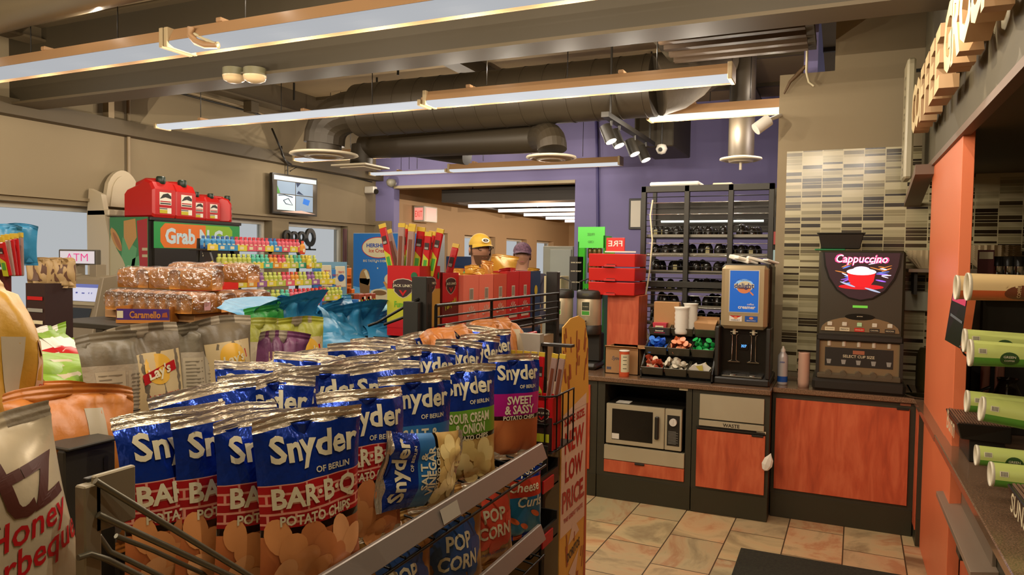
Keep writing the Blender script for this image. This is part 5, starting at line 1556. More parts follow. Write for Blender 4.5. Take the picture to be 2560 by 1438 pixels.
YG = mat('yellow_green_print', '#b0ac26', .4)
t = thing('meat_stick_box', 'red and yellow green carton of tall meat sticks on the fenced shelf', 'carton', (-1.545, 2.29, 1.458))
mb = openbox(t, 0, .14, 0, .15, 0, .262, RED)
f = front(.07, -.0005, 0); f2 = sideX(.1405, .075, 0)
mb.rect(f, -.07, .07, .045, .175, YG, .0004); mb.rect(f2, -.075, .075, .03, .175, mat('ochre_print', '#ab7a2c', .4), .0004)
mb.poly(f, [(-.07, .045), (-.03, .055), (.03, .07), (.07, .085), (.07, .03), (-.07, .03)], RED, .0008)
mb.text(f, 'Funyuns', 0, .115, mat('lime_letters', '#5f9a1e', .4), w=.075, h=.03, off=.0016, bold=.03)
shield(mb, f, 0, .18, .044); shield(mb, f2, 0, .19, .04)
mb.ell(f, .048, .225, .014, .014, mat('dark_green_dot', '#1d5a34', .4), .0015, 16); mb.ell(f2, .06, .225, .008, .014, mat('dark_green_dot', ''), .0015, 16)
mb.obj('carton', t)


def stick(label, x, y, z, L, dirv, w=.028, brown=False, grp='meat sticks in the yellow green carton'):
    t = thing('meat_stick', label, 'meat stick', (x, y, z), 0, grp)
    d = Vector(dirv).normalized(); q = Vector((0, 0, 1)).rotation_difference(d)
    t.rotation_mode = 'QUATERNION'; t.rotation_quaternion = q
    mb = MB()
    fr = mat('meat_brown', '#6d3a26', .35) if brown else RED
    wm = mat('cloudy_film', '#a6887c', .2, trans=.2) if brown else RED
    mb.box(-w / 2, w / 2, -.005, .005, 0, L, wm, .003); mb.box(-w / 2, w / 2, -.003, .003, L, L + .016, mat('ochre_seal', '#c2a12e', .4))
    f = front(0, -.0055, 0)
    if brown:
        mb.rect(f, -w * .25, w * .25, 0, L * .82, mat('meat_brown', ''), .0012)
    else:
        mb.poly(f, [(-w * .4, 0), (w * .4, 0), (w * .4, L * .42), (-w * .4, L * .55)], YG, .0006); mb.rect(f, -w * .25, w * .22, .02, L * .4, GREEN, .0012)
        mb.rect(f, -w * .32, w * .32, L * .66, L * .83, mat('jerky_black', ''), .0012); mb.rect(f, -w * .26, w * .26, L * .67, L * .72, mat('grey_print', ''), .002)
    mb.obj('wrapper', t)
    return t


# (top px, top py, bottom px, clear film)
for i, (px, py, bx, br) in enumerate(((955, 560, 982, 0), (970, 575, 1000, 1), (1005, 558, 1000, 1), (1012, 562, 1008, 0), (1032, 560, 1015, 0), (1030, 568, 1022, 1), (1054, 568, 1040, 0), (1072, 580, 1062, 0), (1082, 578, 1066, 0), (1102, 572, 1078, 0))):
    Yp = 2.34 + .018 * ((i * 3) % 5)
    a = at(bx, 690, Y=Yp); b = at(px, py, Y=Yp)
    d = b - a
    stick(['leftmost red meat stick, leaning left out of the carton', 'meat stick in clear film beside the leftmost one', 'clear film meat stick at the back of the carton', 'red meat stick with black logo in the middle of the carton', 'red meat stick with a yellow top behind the middle one', 'clear film meat stick standing upright in the middle', 'broad red meat stick with green panel', 'red meat stick showing its barcode side', 'plain red meat stick behind the barcode one', 'rightmost red meat stick, leaning right'][i], a.x, a.y, a.z, d.length - .016, d, .03 if i != 6 else .036, br)
# second carton
t = thing('jerky_carton', 'red and black jerky carton between the meat sticks and the salmon boxes', 'carton', (-1.51, 2.45, 1.458))
mb = openbox(t, 0, .11, 0, .13, 0, .235, mat('dark_maroon_print', '#5a1712', .4)); f = sideX(.1105, .065, 0)
mb.rect(f, -.065, .065, .12, .235, RED, .0004); mb.rect(f, -.065, .065, 0, .06, RED, .0004); shield(mb, f, 0, .185, .04); mb.text(f, 'Teriyaki', 0, .11, YG, w=.1, off=.002, rot=.35, shear=.3); mb.obj('carton', t)
stick('single dark red meat stick leaning right above the jerky carton', -1.45, 2.53, 1.56, .24, (.09, .1, .55), .03, False, None)
# salmon/red cartons with bags in them
cols = [('salmon', '#e27058'), ('salmon', '#e27058'), ('rust', '#c24c34'), ('red', '#b81c1c'), ('red', '#b81c1c'), ('navy', '#1f3558')]
yy = 2.585
WT = mat('white_print', '#cbb9a4', .5)
for i, (cn, cc) in enumerate(cols):
    wd = .14 if i < 5 else .13
    m = mat(cn + '_carton', cc, .5)
    t = thing('jerky_carton', ['salmon red jerky carton nearest the dark red one', 'second salmon red jerky carton with a torn top', 'rust red jerky carton in the middle of the row', 'bright red jerky carton, nearer of two', 'bright red jerky carton, farther of two', 'navy jerky carton at the far end of the row'][i], 'carton', (-1.50, yy, 1.458), 0, 'cartons in the fenced shelf')
    mb = openbox(t, 0, .12, 0, wd - .004, 0, .225 + (.01 if i > 2 else 0), m); f = sideX(.1205, wd / 2, 0)
    if i < 5:
        mb.rect(f, -.018, .018, .12, .17, WT, .0004); mb.rect(f, -.014, .014, .125, .166, mat('window_grey', '#8a7a6a', .5), .001)
        for k in range(7): mb.poly(f, [(.0, .06), (.04 * math.cos(k * .52 - .0) , .06 + .04 * math.sin(k * .52)), (.034 * math.cos(k * .52 + .2), .06 + .034 * math.sin(k * .52 + .2))], WT, .0006)
        mb.text(f, 'JERKY', 0, .055, m, w=.05, off=.002); mb.rect(f, -.045, .045, .022, .04, WT, .0008)
    else:
        mb.ell(f, 0, .14, .02, .025, mat('ochre_seal', ''), .001, 16)
    mb.obj('carton', t)
    # the bags standing in the carton
    mm = [mat('gold_pouch', '#dba83e', .35, .15, bump=.3, bscale=22), mat('gold_pouch', ''), mat('copper_pouch', '#dd9a4a', .25, .4, bump=.4, bscale=22), mat('red_pouch', '#a81a1e', .35, .2, bump=.3, bscale=22), mat('red_pouch', ''), mat('gold_pouch', '')][i]
    for k in range(2):
        h = .225 + .02 * ((i + k) % 2) + (.035 if (i in (1, 2) and k) else 0)
        me = bag(.125, h, .04, [(0, 1, mm)], [(0, 1, mm)], 80 + 3 * i + k, (lambda mb, S, w, h: mb.text(S, "Jerky", 0, h * .80, WT, w=.08, off=.003, bold=.03)) if i in (3, 4) else None, 1.3, nx=12)
        o = bpy.data.objects.new('jerky_pouch', me); C.objects.link(o); o.location = (-1.412 - .04 * k, yy + wd / 2, 1.464); o.rotation_euler = (0, R_.uniform(-.06, .06), math.radians(90 + R_.uniform(-6, 6)))
        tag(o, '%s %s jerky pouch standing in the %s' % (['front', 'rear'][k], ['gold', 'gold', 'copper', 'red', 'red', 'gold'][i], ['first salmon carton', 'second salmon carton', 'rust carton', 'nearer red carton', 'farther red carton', 'navy carton'][i]), 'pouch', 'jerky pouches')
    yy += wd
# a wide gold pouch on top at the back
o = bpy.data.objects.new('jerky_pouch', bag(.3, .2, .05, [(0, 1, mat('gold_pouch', ''))], [(0, 1, mat('gold_pouch', ''))], 99, None, 2.0, nx=12)); C.objects.link(o)
p = at(1275, 700, X=-1.52); o.location = (-1.56, p.y, 1.575); o.rotation_euler = (0, .04, math.radians(88)); tag(o, 'wide amber pouch lying highest behind the jerky cartons', 'pouch')
# red flat packs hanging below the fence
for i in range(6):
    px = 1118 + 31 * i; p = at(px, 825, X=-1.24)
    mb = MB(); mb.box(-.008, .008, -.055, .055, -.13, 0, RED, .003); mb.rect(sideX(.0085, 0, -.06), -.05, .05, .0, .03, mat('teal_window', '#4f6f6a', .4), .0006); mb.rect(sideX(.0085, 0, -.06), -.05, .05, -.05, -.02, mat('dark_maroon_print', ''), .0006)
    o = mb.obj('jerky_pack'); o.location = (-1.235, 2.3 + .13 * i, 1.43); tag(o, 'small red hanging pack with teal window below the wire fence, %s from the near post' % ['first', 'second', 'third', 'fourth', 'fifth', 'sixth'][i], 'pack', 'red packs under the wire fence')

# ---------------------------------------------------------------- jerky basket and sticks beside the standee
t = thing('jerky_basket', 'black wire basket with a black shield sign holding red jerky boxes', 'display basket', (-1.045, 2.40, 1.06))
mb = MB()
for z in (.0, .10, .20):
    mb.tube([(-.14, 0, z), (.1, 0, z), (.13, .03, z), (.13, .22, z)], .004, WIRE, 6)
for x in (-.14, -.06, .02, .1): mb.cyl((x, 0, 0), (x, 0, .2), .003, WIRE, seg=5)
for y in (.04, .1, .16, .22): mb.cyl((.13, y, 0), (.13, y, .2), .003, WIRE, seg=5)
mb.box(-.14, .13, 0, .22, -.004, 0, BLK); mb.obj('wire_frame', t)
mb = MB(); mb.box(-.16, .12, -.02, -.014, -.10, .03, BLK, .002); f = front(0, -.0205, 0)
mb.poly(f, [(-.06, .02), (.05, .02), (.06, .01), (.06, -.05), (.03, -.08), (-.07, -.08)], mat('grey_print', ''), .0004); mb.poly(f, [(-.058, .017), (.048, .017), (.057, .008), (.057, -.049), (.029, -.077), (-.068, -.077)], BLK, .0008)
mb.text(f, "LINK'S", .01, -.02, CREAM, w=.1, off=.0015, bold=.02); mb.obj('shield_sign', t)
mb = MB(); mb.cyl((0, .24, -.9), (0, .24, .36), .012, BLK, seg=8); mb.box(-.1, .12, .21, .25, .355, .365, BLK); mb.obj('pole', t)
for i in range(3):
    mb = openbox(None, 0, .082, 0, .09, 0, .19, RED); f = front(.041, -.0006, 0); mb.rect(f, -.041, .041, .0, .12, mat('jerky_black', ''), .0003); mb.rect(f, -.03, .03, .03, .06, YG, .0008); shield(mb, f, 0, .13, .03)
    o = mb.obj('jerky_box'); o.location = (-1.177 + .087 * i, 2.41, 1.064); tag(o, 'small red and black jerky box in the wire basket, %s' % ['leftmost', 'middle one', 'nearest the standee'][i], 'carton', 'boxes in the wire basket')
mb = MB(); f = front(-1.03, 2.395, 1.25)
mb.prism([(-.085, -.08), (.055, -.08), (.055, -.02), (.02, .03), (-.045, .035), (-.085, -.01)], f, .004, RED); mb.rect(f, -.05, .03, -.075, -.055, BLK, .001); mb.text(f, "JACK LINK'S", -.01, -.065, CREAM, w=.07, off=.002)
single(mb, 'header_card', 'red shield shaped header card standing in the wire basket', 'card')
for i in range(7):
    px = 1328 + 14 * i
    stick('red meat stick hanging in the wire basket, %s from the left' % ['first', 'second', 'third', 'fourth', 'fifth', 'sixth', 'seventh'][i], -1.13 + .03 * i, 2.50, 1.17, .22, (.02 + .05 * (i > 4), 0, .5), .024, i in (5, 6), 'meat sticks in the wire basket')
# black trays sticking out lower down
for i, (z, l) in enumerate(((.935, 'upper'), (.74, 'lower'))):
    t = thing('shelf_tray', '%s empty black tray jutting out beside the standee' % l, 'tray', (-1.17, 2.22, z))
    mb = MB(); mb.box(0, .25, 0, .26, 0, .006, BLK); mb.box(0, .25, 0, .008, 0, .09, BLK); mb.box(0, .25, .252, .26, 0, .09, BLK); mb.box(.242, .25, .008, .252, 0, .06, BLK); mb.box(0, .01, .0, .26, 0, .1, BLK); mb.obj('tray_body', t)
    mb = MB(); mb.box(.25, .256, .1, .2, .0, .045, RED, .001); mb.obj('price_label', t)
mb = MB(); mb.box(-1.2, -1.17, 2.2, 2.24, 0, 1.05, BLK, .002); mb.box(-1.2, -1.17, 2.44, 2.48, 0, 1.05, BLK, .002); single(mb, 'tray_stand', 'black uprights carrying the two empty trays', 'stand')

# ---------------------------------------------------------------- chip standee
t = thing('chip_standee', 'yellow cardboard chip display with red new low price lettering', 'standee', (-1.0, 2.72, 0))
mb = MB(); SY = mat('standee_yellow', '#e0a640', .55)
mb.box(-.3, -.004, 0, .34, 0, 1.2, mat('standee_side_beige', '#9a8462', .6)); f = sideX(0, .17, 0)
top = [(-.17, 0), (.17, 0), (.175, .5), (.165, 1.0), (.175, 1.15), (.16, 1.28), (.15, 1.4), (.10, 1.49), (.02, 1.515), (-.08, 1.51), (-.17, 1.48)]
mb.prism(top, f, .004, SY); mb.obj('card_body', t)
mb = MB(); RO = mat('standee_rust', '#a8562a', .55)
rq = random.Random(4)
for k in range(40):
    x = rq.uniform(-.15, .13); y = rq.choice([rq.uniform(1.2, 1.44), rq.uniform(.05, .6)])
    L = rq.uniform(.04, .1); a = x * 2.2
    mb.poly(f, [(x - .006, y), (x + .006, y), (x + .006 + a * L, y + L), (x - .006 + a * L, y + L)], RO, .0008 + .00003 * k)
mb.rect(f, -.165, .14, .62, 1.12, mat('standee_paper', '#e0c0a4', .6), .001); mb.poly(f, [(-.165, 1.119), (.14, 1.119), (.14, 1.17)], mat('standee_paper', ''), .001)
mb.rect(f, .14, .165, .3, 1.12, mat('standee_orange', '#b84a26', .5), .001)
for tx, y, h, ww in (('SAME SIZE.', 1.09, .035, .26), ('NEW', 1.0, .09, .24), ('LOW', .88, .09, .22), ('PRICE.', .76, .09, .28), ('THE GREAT TASTE', .68, .02, .24)): mb.text(f, tx, -.01, y, RED, w=ww, h=h, off=.0025, bold=.03)
mb.text(f, 'DORITOS', .0, .52, INKM, w=.16, h=.04, off=.0025, bold=.03, rot=.15); mb.poly(f, [(-.06, .44), (.07, .50), (.02, .38)], mat('standee_paper', ''), .0022); mb.poly(f, [(-.07, .56), (.07, .58), (.0, .66)], mat('standee_paper', ''), .0018)
mb.obj('print', t)
mb = MB(); mb.box(-1.33, -1.05, 2.60, 2.64, .95, 1.46, mat('white_board', '#9c9484', .6)); single(mb, 'sign_board', 'grey white board behind the meat sticks beside the dark post', 'board')
# ================================================================ window side of the shop
# Grab N Go cooler
CX, CY0, CY1, CZT = -5.66, 4.63, 5.72, 2.085
t = thing('drinks_cooler', 'black drinks cooler with an orange and green header and food pictures on its side', 'cooler', (0, 0, 0))
mb = MB(); mb.box(-6.195, CX - .03, CY0, CY0 + .04, 0, CZT, BLK); mb.box(-6.195, CX - .03, CY1 - .04, CY1, 0, CZT, BLK); mb.box(-6.195, -6.155, CY0, CY1, 0, CZT, BLK)
mb.box(-6.195, CX, CY0, CY1, CZT - .03, CZT, BLK, .004); mb.box(-6.155, CX, CY0, CY1, 0, .3, BLK); mb.box(-6.155, CX - .0, CY0 + .04, CY1 - .04, CZT - .46, CZT - .03, BLK)
for y in (CY0, (CY0 + CY1) / 2 - .03, CY1 - .05): mb.box(CX - .04, CX, y, y + .05, .3, CZT - .46, BLK, .003)
mb.obj('cabinet', t)
mb = MB(); f = sideX(CX + .001, CY0, 0); L_ = CY1 - CY0
GRN = mat('sign_green', '#2f8a45', .35, emit=.06); ORS = mat('sign_orange', '#cf6a26', .35, emit=.08); LGR = mat('sign_lime', '#7fa82c', .35, emit=.08)
mb.rect(f, .03, L_ - .03, CZT - .28, CZT - .04, GRN, .001)
mb.poly(f, [(.14, CZT - .275), (.10, CZT - .22), (.10, CZT - .10), (.15, CZT - .05), (.62, CZT - .05), (.62, CZT - .275)], ORS, .002)
mb.poly(f, [(.62, CZT - .275), (.62, CZT - .05), (.92, CZT - .05), (.96, CZT - .09), (.96, CZT - .23), (.92, CZT - .275)], LGR, .002)
mb.text(f, 'Grab N Go', .54, CZT - .165, mat('sign_pale_blue', '#b4c4c8', .4, emit=.1), w=.78, h=.15, off=.004, bold=.04)
mb.text(f, 'True', .62, CZT - .335, CREAM, w=.09, off=.003, bold=.03, shear=.2)
mb.obj('header_sign', t)
mb = MB(); f = front(-6.195, CY0 - .001, 0); Wd = CX + 6.195 - .03
_f0 = f; f = lambda x, y, o=0, g=_f0: g(x * .505 / .59, y, o)
Wd = .59
PG = [mat('poster_green_a', '#3d7d4b', .5), mat('poster_green_b', '#5d9a66', .5), mat('poster_green_c', '#8fae84', .5)]
mb.rect(f, 0, Wd, 0, CZT, PG[0], .001)
for q, m in (([(0, .9), (0, 1.35), (.16, 1.55), (.2, 1.9), (.42, 1.8), (.3, 1.3)], PG[1]), ([(0, .2), (0, .95), (.59, 1.05), (.59, .3)], PG[2]), ([(.2, 1.2), (.35, 1.7), (.5, 1.75), (.42, 1.2)], PG[1])): mb.poly(f, q, m, .0014)
BR1 = mat('poster_tan', '#b98a4c', .5); BR2 = mat('poster_bun', '#a0683c', .5); PK = mat('poster_peach', '#b58a68', .5); CRM2 = mat('poster_cream', '#b8ad88', .5)
mb.poly(f, [(0, 1.85), (0, 1.5), (.1, 1.45), (.24, 1.64), (.2, 1.7), (.1, 1.8), (.03, 2.0)], CRM2, .002)
mb.ell(f, .1, 1.88, .13, .05, BR1, .0025, 20, 1, -.9); mb.ell(f, .12, 1.86, .11, .025, BR2, .003, 20, 1, -.9)
mb.poly(f, [(.22, 2.05), (.4, 2.07), (.42, 1.9), (.3, 1.78), (.22, 1.9)], BR1, .002)
mb.poly(f, [(.42, 2.05), (.58, 2.07), (.585, 1.25), (.5, 1.25)], mat('poster_red', '#a32a2a', .5), .002); mb.poly(f, [(.5, 1.25), (.585, 1.25), (.585, 1.1), (.52, 1.13)], BR1, .0025)
for k in range(2): mb.rect(f, .5, .58, 1.72 + .06 * k, 1.745 + .06 * k, CRM2, .003)
mb.poly(f, [(.25, 1.45), (.41, 1.48), (.46, 1.06), (.36, 1.03)], PK, .0025); mb.ell(f, .31, 1.55, .09, .045, CRM2, .003, 20, 1, .35); mb.ell(f, .325, 1.49, .085, .04, CRM2, .0034, 20, 1, .3)
mb.ell(f, .12, 1.18, .15, .11, mat('poster_mauve', '#96685c', .5), .0026, 22, 1, .25); mb.ell(f, .15, 1.08, .15, .035, CRM2, .003, 20, 1, .4); mb.ell(f, .16, 1.02, .15, .06, PK, .0028, 20, 1, .4)
mb.ell(f, .4, .75, .12, .07, PK, .0026, 20); mb.ell(f, .18, .6, .14, .08, BR1, .0026, 20)
mb.obj('side_poster', t)
mb = MB(); mb.box(CX - .035, CX - .03, CY0 + .05, (CY0 + CY1) / 2 - .03, .3, CZT - .46, GLS); mb.box(CX - .035, CX - .03, (CY0 + CY1) / 2 + .02, CY1 - .05, .3, CZT - .46, GLS); mb.obj('glass_door', t)
for z in (.6, .95, 1.28):
    mb = MB(); mb.box(-6.2, CX - .06, CY0 + .06, CY1 - .06, z - .01, z, BLK); mb.obj('shelf', t)
cansm = []
for cn, c1, c2 in (('yellow', '#b8b022', '#c04a28'), ('white', '#b5b9a8', '#8ca89c'), ('lime', '#8aa83a', '#b5b9a8'), ('blue', '#34568a', '#b5b9a8')):
    mb = MB(); mb.lathe([(0, 0), (.028, 0), (.031, .01), (.031, .05)], mat('tin_' + cn, c1, .3), seg=12); mb.lathe([(.031, .05), (.031, .1)], mat('band_' + cn, c2, .3), seg=12); mb.lathe([(.031, .1), (.031, .15), (.022, .18), (.012, .2), (.012, .22), (0, .22)], mat('tin_' + cn, c1, .3), seg=12)
    cansm.append((cn, mb.mesh('drink_bottle')))
for si, z in enumerate((.95, 1.28)):
    for k in range(13):
        cn, me = cansm[(0 if k < 5 else 1 if k < 9 else 3) if si else (2 if k < 6 else 1)]
        o = bpy.data.objects.new('drink_bottle', me); C.objects.link(o); o.location = (CX - .12, CY0 + .11 + .072 * k, z)
        tag(o, '%s drink bottle on the %s shelf of the cooler' % (cn, ['middle', 'top'][si]), 'bottle', '%s bottles in the cooler, %s shelf' % (cn, ['middle', 'top'][si]))
# petrol cans on the cooler
JR = mat('fuel_can_red', '#b81a16', .35)


def fuelcan(label, x, y, rz, s=1.0):
    t = thing('fuel_can', label, 'fuel can', (x, y, CZT), rz, 'red fuel cans on the cooler')
    t.scale = (s, s, s)
    mb = MB()
    pr = [(-.17, 0), (.13, 0), (.14, .02), (.14, .2), (.11, .25), (.05, .27), (-.02, .235), (-.14, .2), (-.17, .17)]
    F = [(x_, -.085, z_) for x_, z_ in pr]; B = [(x_, .085, z_) for x_, z_ in pr]; n = len(pr)
    k = .9
    F2 = [(x_ * k, -.1, .125 + (z_ - .125) * k) for x_, z_ in pr]; B2 = [(x_ * k, .1, .125 + (z_ - .125) * k) for x_, z_ in pr]
    V = F2 + F + B + B2
    Fc = [tuple(range(n))] + [tuple(range(3 * n, 4 * n))[::-1]]
    for q in range(3): Fc += [(q * n + i, q * n + n + i, q * n + n + (i + 1) % n, q * n + (i + 1) % n) for i in range(n)]
    mb.add(V, Fc, JR); mb.obj('body', t)
    mb = MB(); mb.tube([(-.15, 0, .19), (-.14, 0, .25), (-.05, 0, .275), (.05, 0, .268)], .016, JR, 10); mb.obj('handle', t)
    mb = MB(); mb.lathe([(.026, .25), (.032, .26), (.032, .295), (.026, .305), (0, .305)], mat('fuel_cap', '#1a2a1c', .4), (.095, 0, -.01), 14); mb.obj('cap', t); mb = MB(); mb.cyl((-.14, .05, .24), (-.02, .05, .27), .013, BLK, seg=10); mb.cyl((-.02, .05, .27), (.0, .05, .275), .015, mat('cap_green', '#22904a', .4), seg=10); mb.obj('spout', t)
    mb = MB(); f = plane_fn((.1405, 0, 0), (0, 1, 0), (0, 0, 1))
    mb.rect(f, -.05, .05, .03, .18, WHITEP, .001); mb.poly(f, [(-.048, .13), (-.02, .165), (.02, .175), (.048, .155), (.048, .135), (0, .145)], BLK, .002); mb.rect(f, -.045, .045, .11, .118, RED, .002); mb.rect(f, -.045, .045, .095, .104, BLK, .002)
    mb.rect(f, -.05, .015, .03, .055, mat('caution_yellow', '#c0b020', .4), .002); mb.rect(f, -.05, .015, .06, .066, BLK, .002); mb.rect(f, -.05, .05, .07, .09, RED, .002); mb.obj('label', t)


for i, (x, y, rz, s) in enumerate(((-5.83, 4.78, -.0, 1.28), (-5.83, 5.02, .0, 1.25), (-5.82, 5.20, .0, .93), (-5.82, 5.38, .0, .93), (-5.84, 5.58, .75, .93))):
    fuelcan(['large red fuel can nearest the high chair, its side facing the room', 'large red fuel can, second from the left on the cooler', 'smaller red fuel can, third from the left on the cooler', 'smaller red fuel can, fourth from the left on the cooler', 'smaller red fuel can turned at the right end of the cooler'][i], x, y, rz, s)
# white high chair behind
t = thing('high_chair', 'white plastic child seat standing between window and cooler, rounded back above the cans', 'high chair', (-6.33, 4.55, 0))
IV = mat('ivory_plastic', '#c4b598', .4)
mb = MB(); p = at(320, 437, X=-6.4)
f = plane_fn((-6.4, 4.93, 0), (0, 1, 0), (0, 0, 1))
pts = [(-.2, 2.2)] + [(-.16 + .32 * k / 12 * 1.0, 2.2 + .36 * min(1, math.sin(PI * (k + 1.2) / 14.4) ** .35)) for k in range(13)] + [(.2, 2.2)]
mb.prism(pts, f, .05, IV)
mb.prism([(y * .75, 2.2 + (z - 2.2) * .85) for y, z in pts], lambda x, y, o: f(x, y, o + .012), .01, IV)
f = front(-6.5, 4.62, 0)
mb.prism([(.02, 0), (.30, 0), (.30, 1.9), (.2, 2.3), (.03, 2.36), (.0, 2.1)], f, .05, IV); mb.prism([(.02, 0), (.30, 0), (.30, 1.9), (.22, 2.25), (.03, 2.28), (.0, 2.1)], front(-6.5, 5.1, 0), .05, IV)
mb.box(-6.5, -6.2, 4.62, 5.14, 2.1, 2.16, IV, .01)
o = mb.obj('seat_shell', t); o.matrix_parent_inverse = t.matrix_basis.inverted(); t.location = (-6.33, 4.55, 0)
o.matrix_parent_inverse = Matrix.Translation((6.33, -4.55, 0))

# ATM
t = thing('cash_machine', 'grey cash machine with a lit ATM sign on two posts before the window', 'cash machine', (0, 0, 0))
GA = mat('atm_grey', '#85775f', .45)
mb = MB(); x0, x1 = -5.12, -4.72
pr = [(3.35, 0), (3.36, 1.1), (3.5, 1.56), (3.6, 1.59), (3.9, 1.5), (3.9, 0)]
V = [(x, y, z) for x in (x0, x1) for y, z in pr]; n = 6
mb.add(V, [tuple(range(n))[::-1], tuple(range(n, 2 * n))] + [(i, (i + 1) % n, (i + 1) % n + n, i + n) for i in range(n)], GA)
mb.hexa([(x0 - .02, 3.34, 1.05), (x0 + .02, 3.34, 1.05), (x0 + .02, 3.5, 1.0), (x0 - .02, 3.5, 1.0), (x0 - .02, 3.46, 1.58), (x0 + .02, 3.46, 1.58), (x0 + .02, 3.6, 1.6), (x0 - .02, 3.6, 1.6)], GA, .005)
mb.hexa([(x1 - .02, 3.34, 1.05), (x1 + .02, 3.34, 1.05), (x1 + .02, 3.5, 1.0), (x1 - .02, 3.5, 1.0), (x1 - .02, 3.46, 1.58), (x1 + .02, 3.46, 1.58), (x1 + .02, 3.6, 1.6), (x1 - .02, 3.6, 1.6)], GA, .005)
mb.obj('housing', t)
f = plane_fn((-4.92, 3.425, 1.31), (1, 0, 0), (0, .29, .957))
mb = MB(); mb.rect(f, -.16, .16, .1, .22, mat('atm_screen', '#b5bcd8', .3, emit=.45), .006); mb.rect(f, -.16, .16, .2, .225, mat('atm_blue', '#5a66a8', .3, emit=.4), .007)
for x, wd in ((-.07, .02), (0, .03), (.06, .008), (.09, .008)): mb.rect(f, x - wd / 2, x + wd / 2, .155, .165 if x else .162, mat('atm_ink', '#3a44a0', .4, emit=.2), .008)
mb.rect(f, -.17, .17, .07, .095, mat('atm_shelf', '#a09478', .4), .012); mb.rect(f, -.13, .13, -.05, .05, BLKSH, .006); mb.obj('screen', t)
mb = MB()
for x in (-5.22 + .0, -4.99):
    mb = MB(); mb.box(x, x + .08, 3.56, 3.64, 1.45 if x > -5.1 else 1.4, 1.67, GA, .005); mb.obj('sign_post', t)
mb = MB(); mb.box(-5.22, -5.12, 3.56, 3.64, 1.38, 1.45, GA); mb.obj('post_foot', t)
mb = MB(); mb.box(-5.33, -4.91, 3.56, 3.60, 1.662, 1.775, mat('atm_sign_frame', '#4d4638', .4), .006); f = front(-5.115, 3.558, 1.718)
mb.rect(f, -.19, .19, -.045, .045, mat('atm_sign_face', '#c9c6d4', .3, emit=.35), .002); mb.text(f, 'ATM', .0, 0, mat('atm_pink', '#d02a80', .3, emit=.4), w=.24, h=.055, off=.004, bold=-.01); mb.obj('lit_sign', t)

# television
t = thing('wall_television', 'black flat television on the window wall showing four camera pictures', 'television', (0, 0, 0))
fT = plane_fn((-6.36, 7.34, 2.525), (.10, 1, 0), (.0, 0, 1))
mb = MB(); mb.prism([(-.37, -.25), (.38, -.25), (.38, .25), (-.37, .25)], fT, .05, BLK); mb.obj('case', t)
mb = MB(); mb.rect(fT, -.36, .37, -.23, .235, mat('tv_glass', '#5a5348', .12), .002)
BS = mat('screen_grey_blue', '#7d8fa2', .3, emit=.55); BD = mat('screen_dark', '#2c3852', .3, emit=.2); SB = mat('screen_blue', '#2a6ac0', .3, emit=.5); SWh = mat('screen_white', '#b9c8cc', .3, emit=.6)
mb.rect(fT, -.30, -.005, .005, .16, BS, .004); mb.rect(fT, .005, .30, .005, .16, BS, .004); mb.rect(fT, -.3, -.005, -.2, -.005, SWh, .004); mb.rect(fT, .005, .3, -.2, -.005, BS, .004)
mb.poly(fT, [(-.3, .0), (-.3, .1), (-.25, .01)], mat('screen_green', '#4f8a3c', .3, emit=.4), .005); mb.poly(fT, [(.005, .16), (.09, .16), (.03, .1)], BD, .005); mb.poly(fT, [(.02, .02), (.14, .01), (.05, .06)], BD, .005)
mb.poly(fT, [(.12, -.1), (.22, -.12), (.25, -.05), (.14, -.03)], SB, .005); mb.tube([fT(-.28, -.02, .006), fT(-.18, -.01, .006), fT(-.05, -.03, .006)], .006, BD, 5); mb.tube([fT(-.2, -.08, .006), fT(-.12, -.05, .006), fT(-.05, -.13, .006), fT(-.16, -.12, .006), fT(-.2, -.08, .006)], .005, BD, 5)
mb.rect(fT, -.35, .36, .17, .225, SWh, .004); mb.poly(fT, [(-.25, -.225), (.1, -.19), (.35, -.225)], mat('screen_pink', '#c9a898', .3, emit=.5), .005)
mb.obj('screen', t)
mb = MB(); mb.box(-6.5, -6.38, 7.28, 7.46, 2.44, 2.62, BLK); mb.cyl((-6.45, 7.3, 2.75), (-6.45, 7.3, 3.0), .008, BLK, seg=6); mb.obj('bracket', t)
# open sign in the window, seen from behind
mb = MB(); fO = plane_fn((-6.46, 7.4, 0), (0, 1, 0), (0, 0, 1)); p = at(775, 594, X=-6.46)
OB = mat('sign_back_black', '#22231f', .5)
for k, y in enumerate((-.02, -.19, -.33, -.46)):
    s = (.105, .075, .07, .08)[k]
    V = []
    for r in (s, s * .55):
        for i in range(24): V.append(fO(p.y - 7.4 + y + r * .95 * math.cos(i * PI / 12), p.z + r * math.sin(i * PI / 12) * (1.15 if k == 0 else 1), .0))
    V2 = [(a + .035, b, c) for a, b, c in V]
    mb.add(V + V2, [(i, (i + 1) % 24, 24 + (i + 1) % 24, 24 + i) for i in range(24)] + [(48 + i, 48 + (i + 1) % 24, 72 + (i + 1) % 24, 72 + i) for i in range(24)] + [(i, (i + 1) % 24, 48 + (i + 1) % 24, 48 + i) for i in range(24)] + [(24 + i, 24 + (i + 1) % 24, 72 + (i + 1) % 24, 72 + i) for i in range(24)], OB)
mb.box(-6.46, -6.44, p.y - .55, p.y + .1, p.z - .17, p.z - .15, OB); mb.box(-6.46, -6.44, p.y - .03, p.y - .01, p.z - .17, p.z - .08, OB); mb.box(-6.46, -6.44, p.y - .2, p.y - .18, p.z - .17, p.z - .05, OB)
single(mb, 'open_sign', 'dark open sign seen from behind in the middle window', 'window sign')
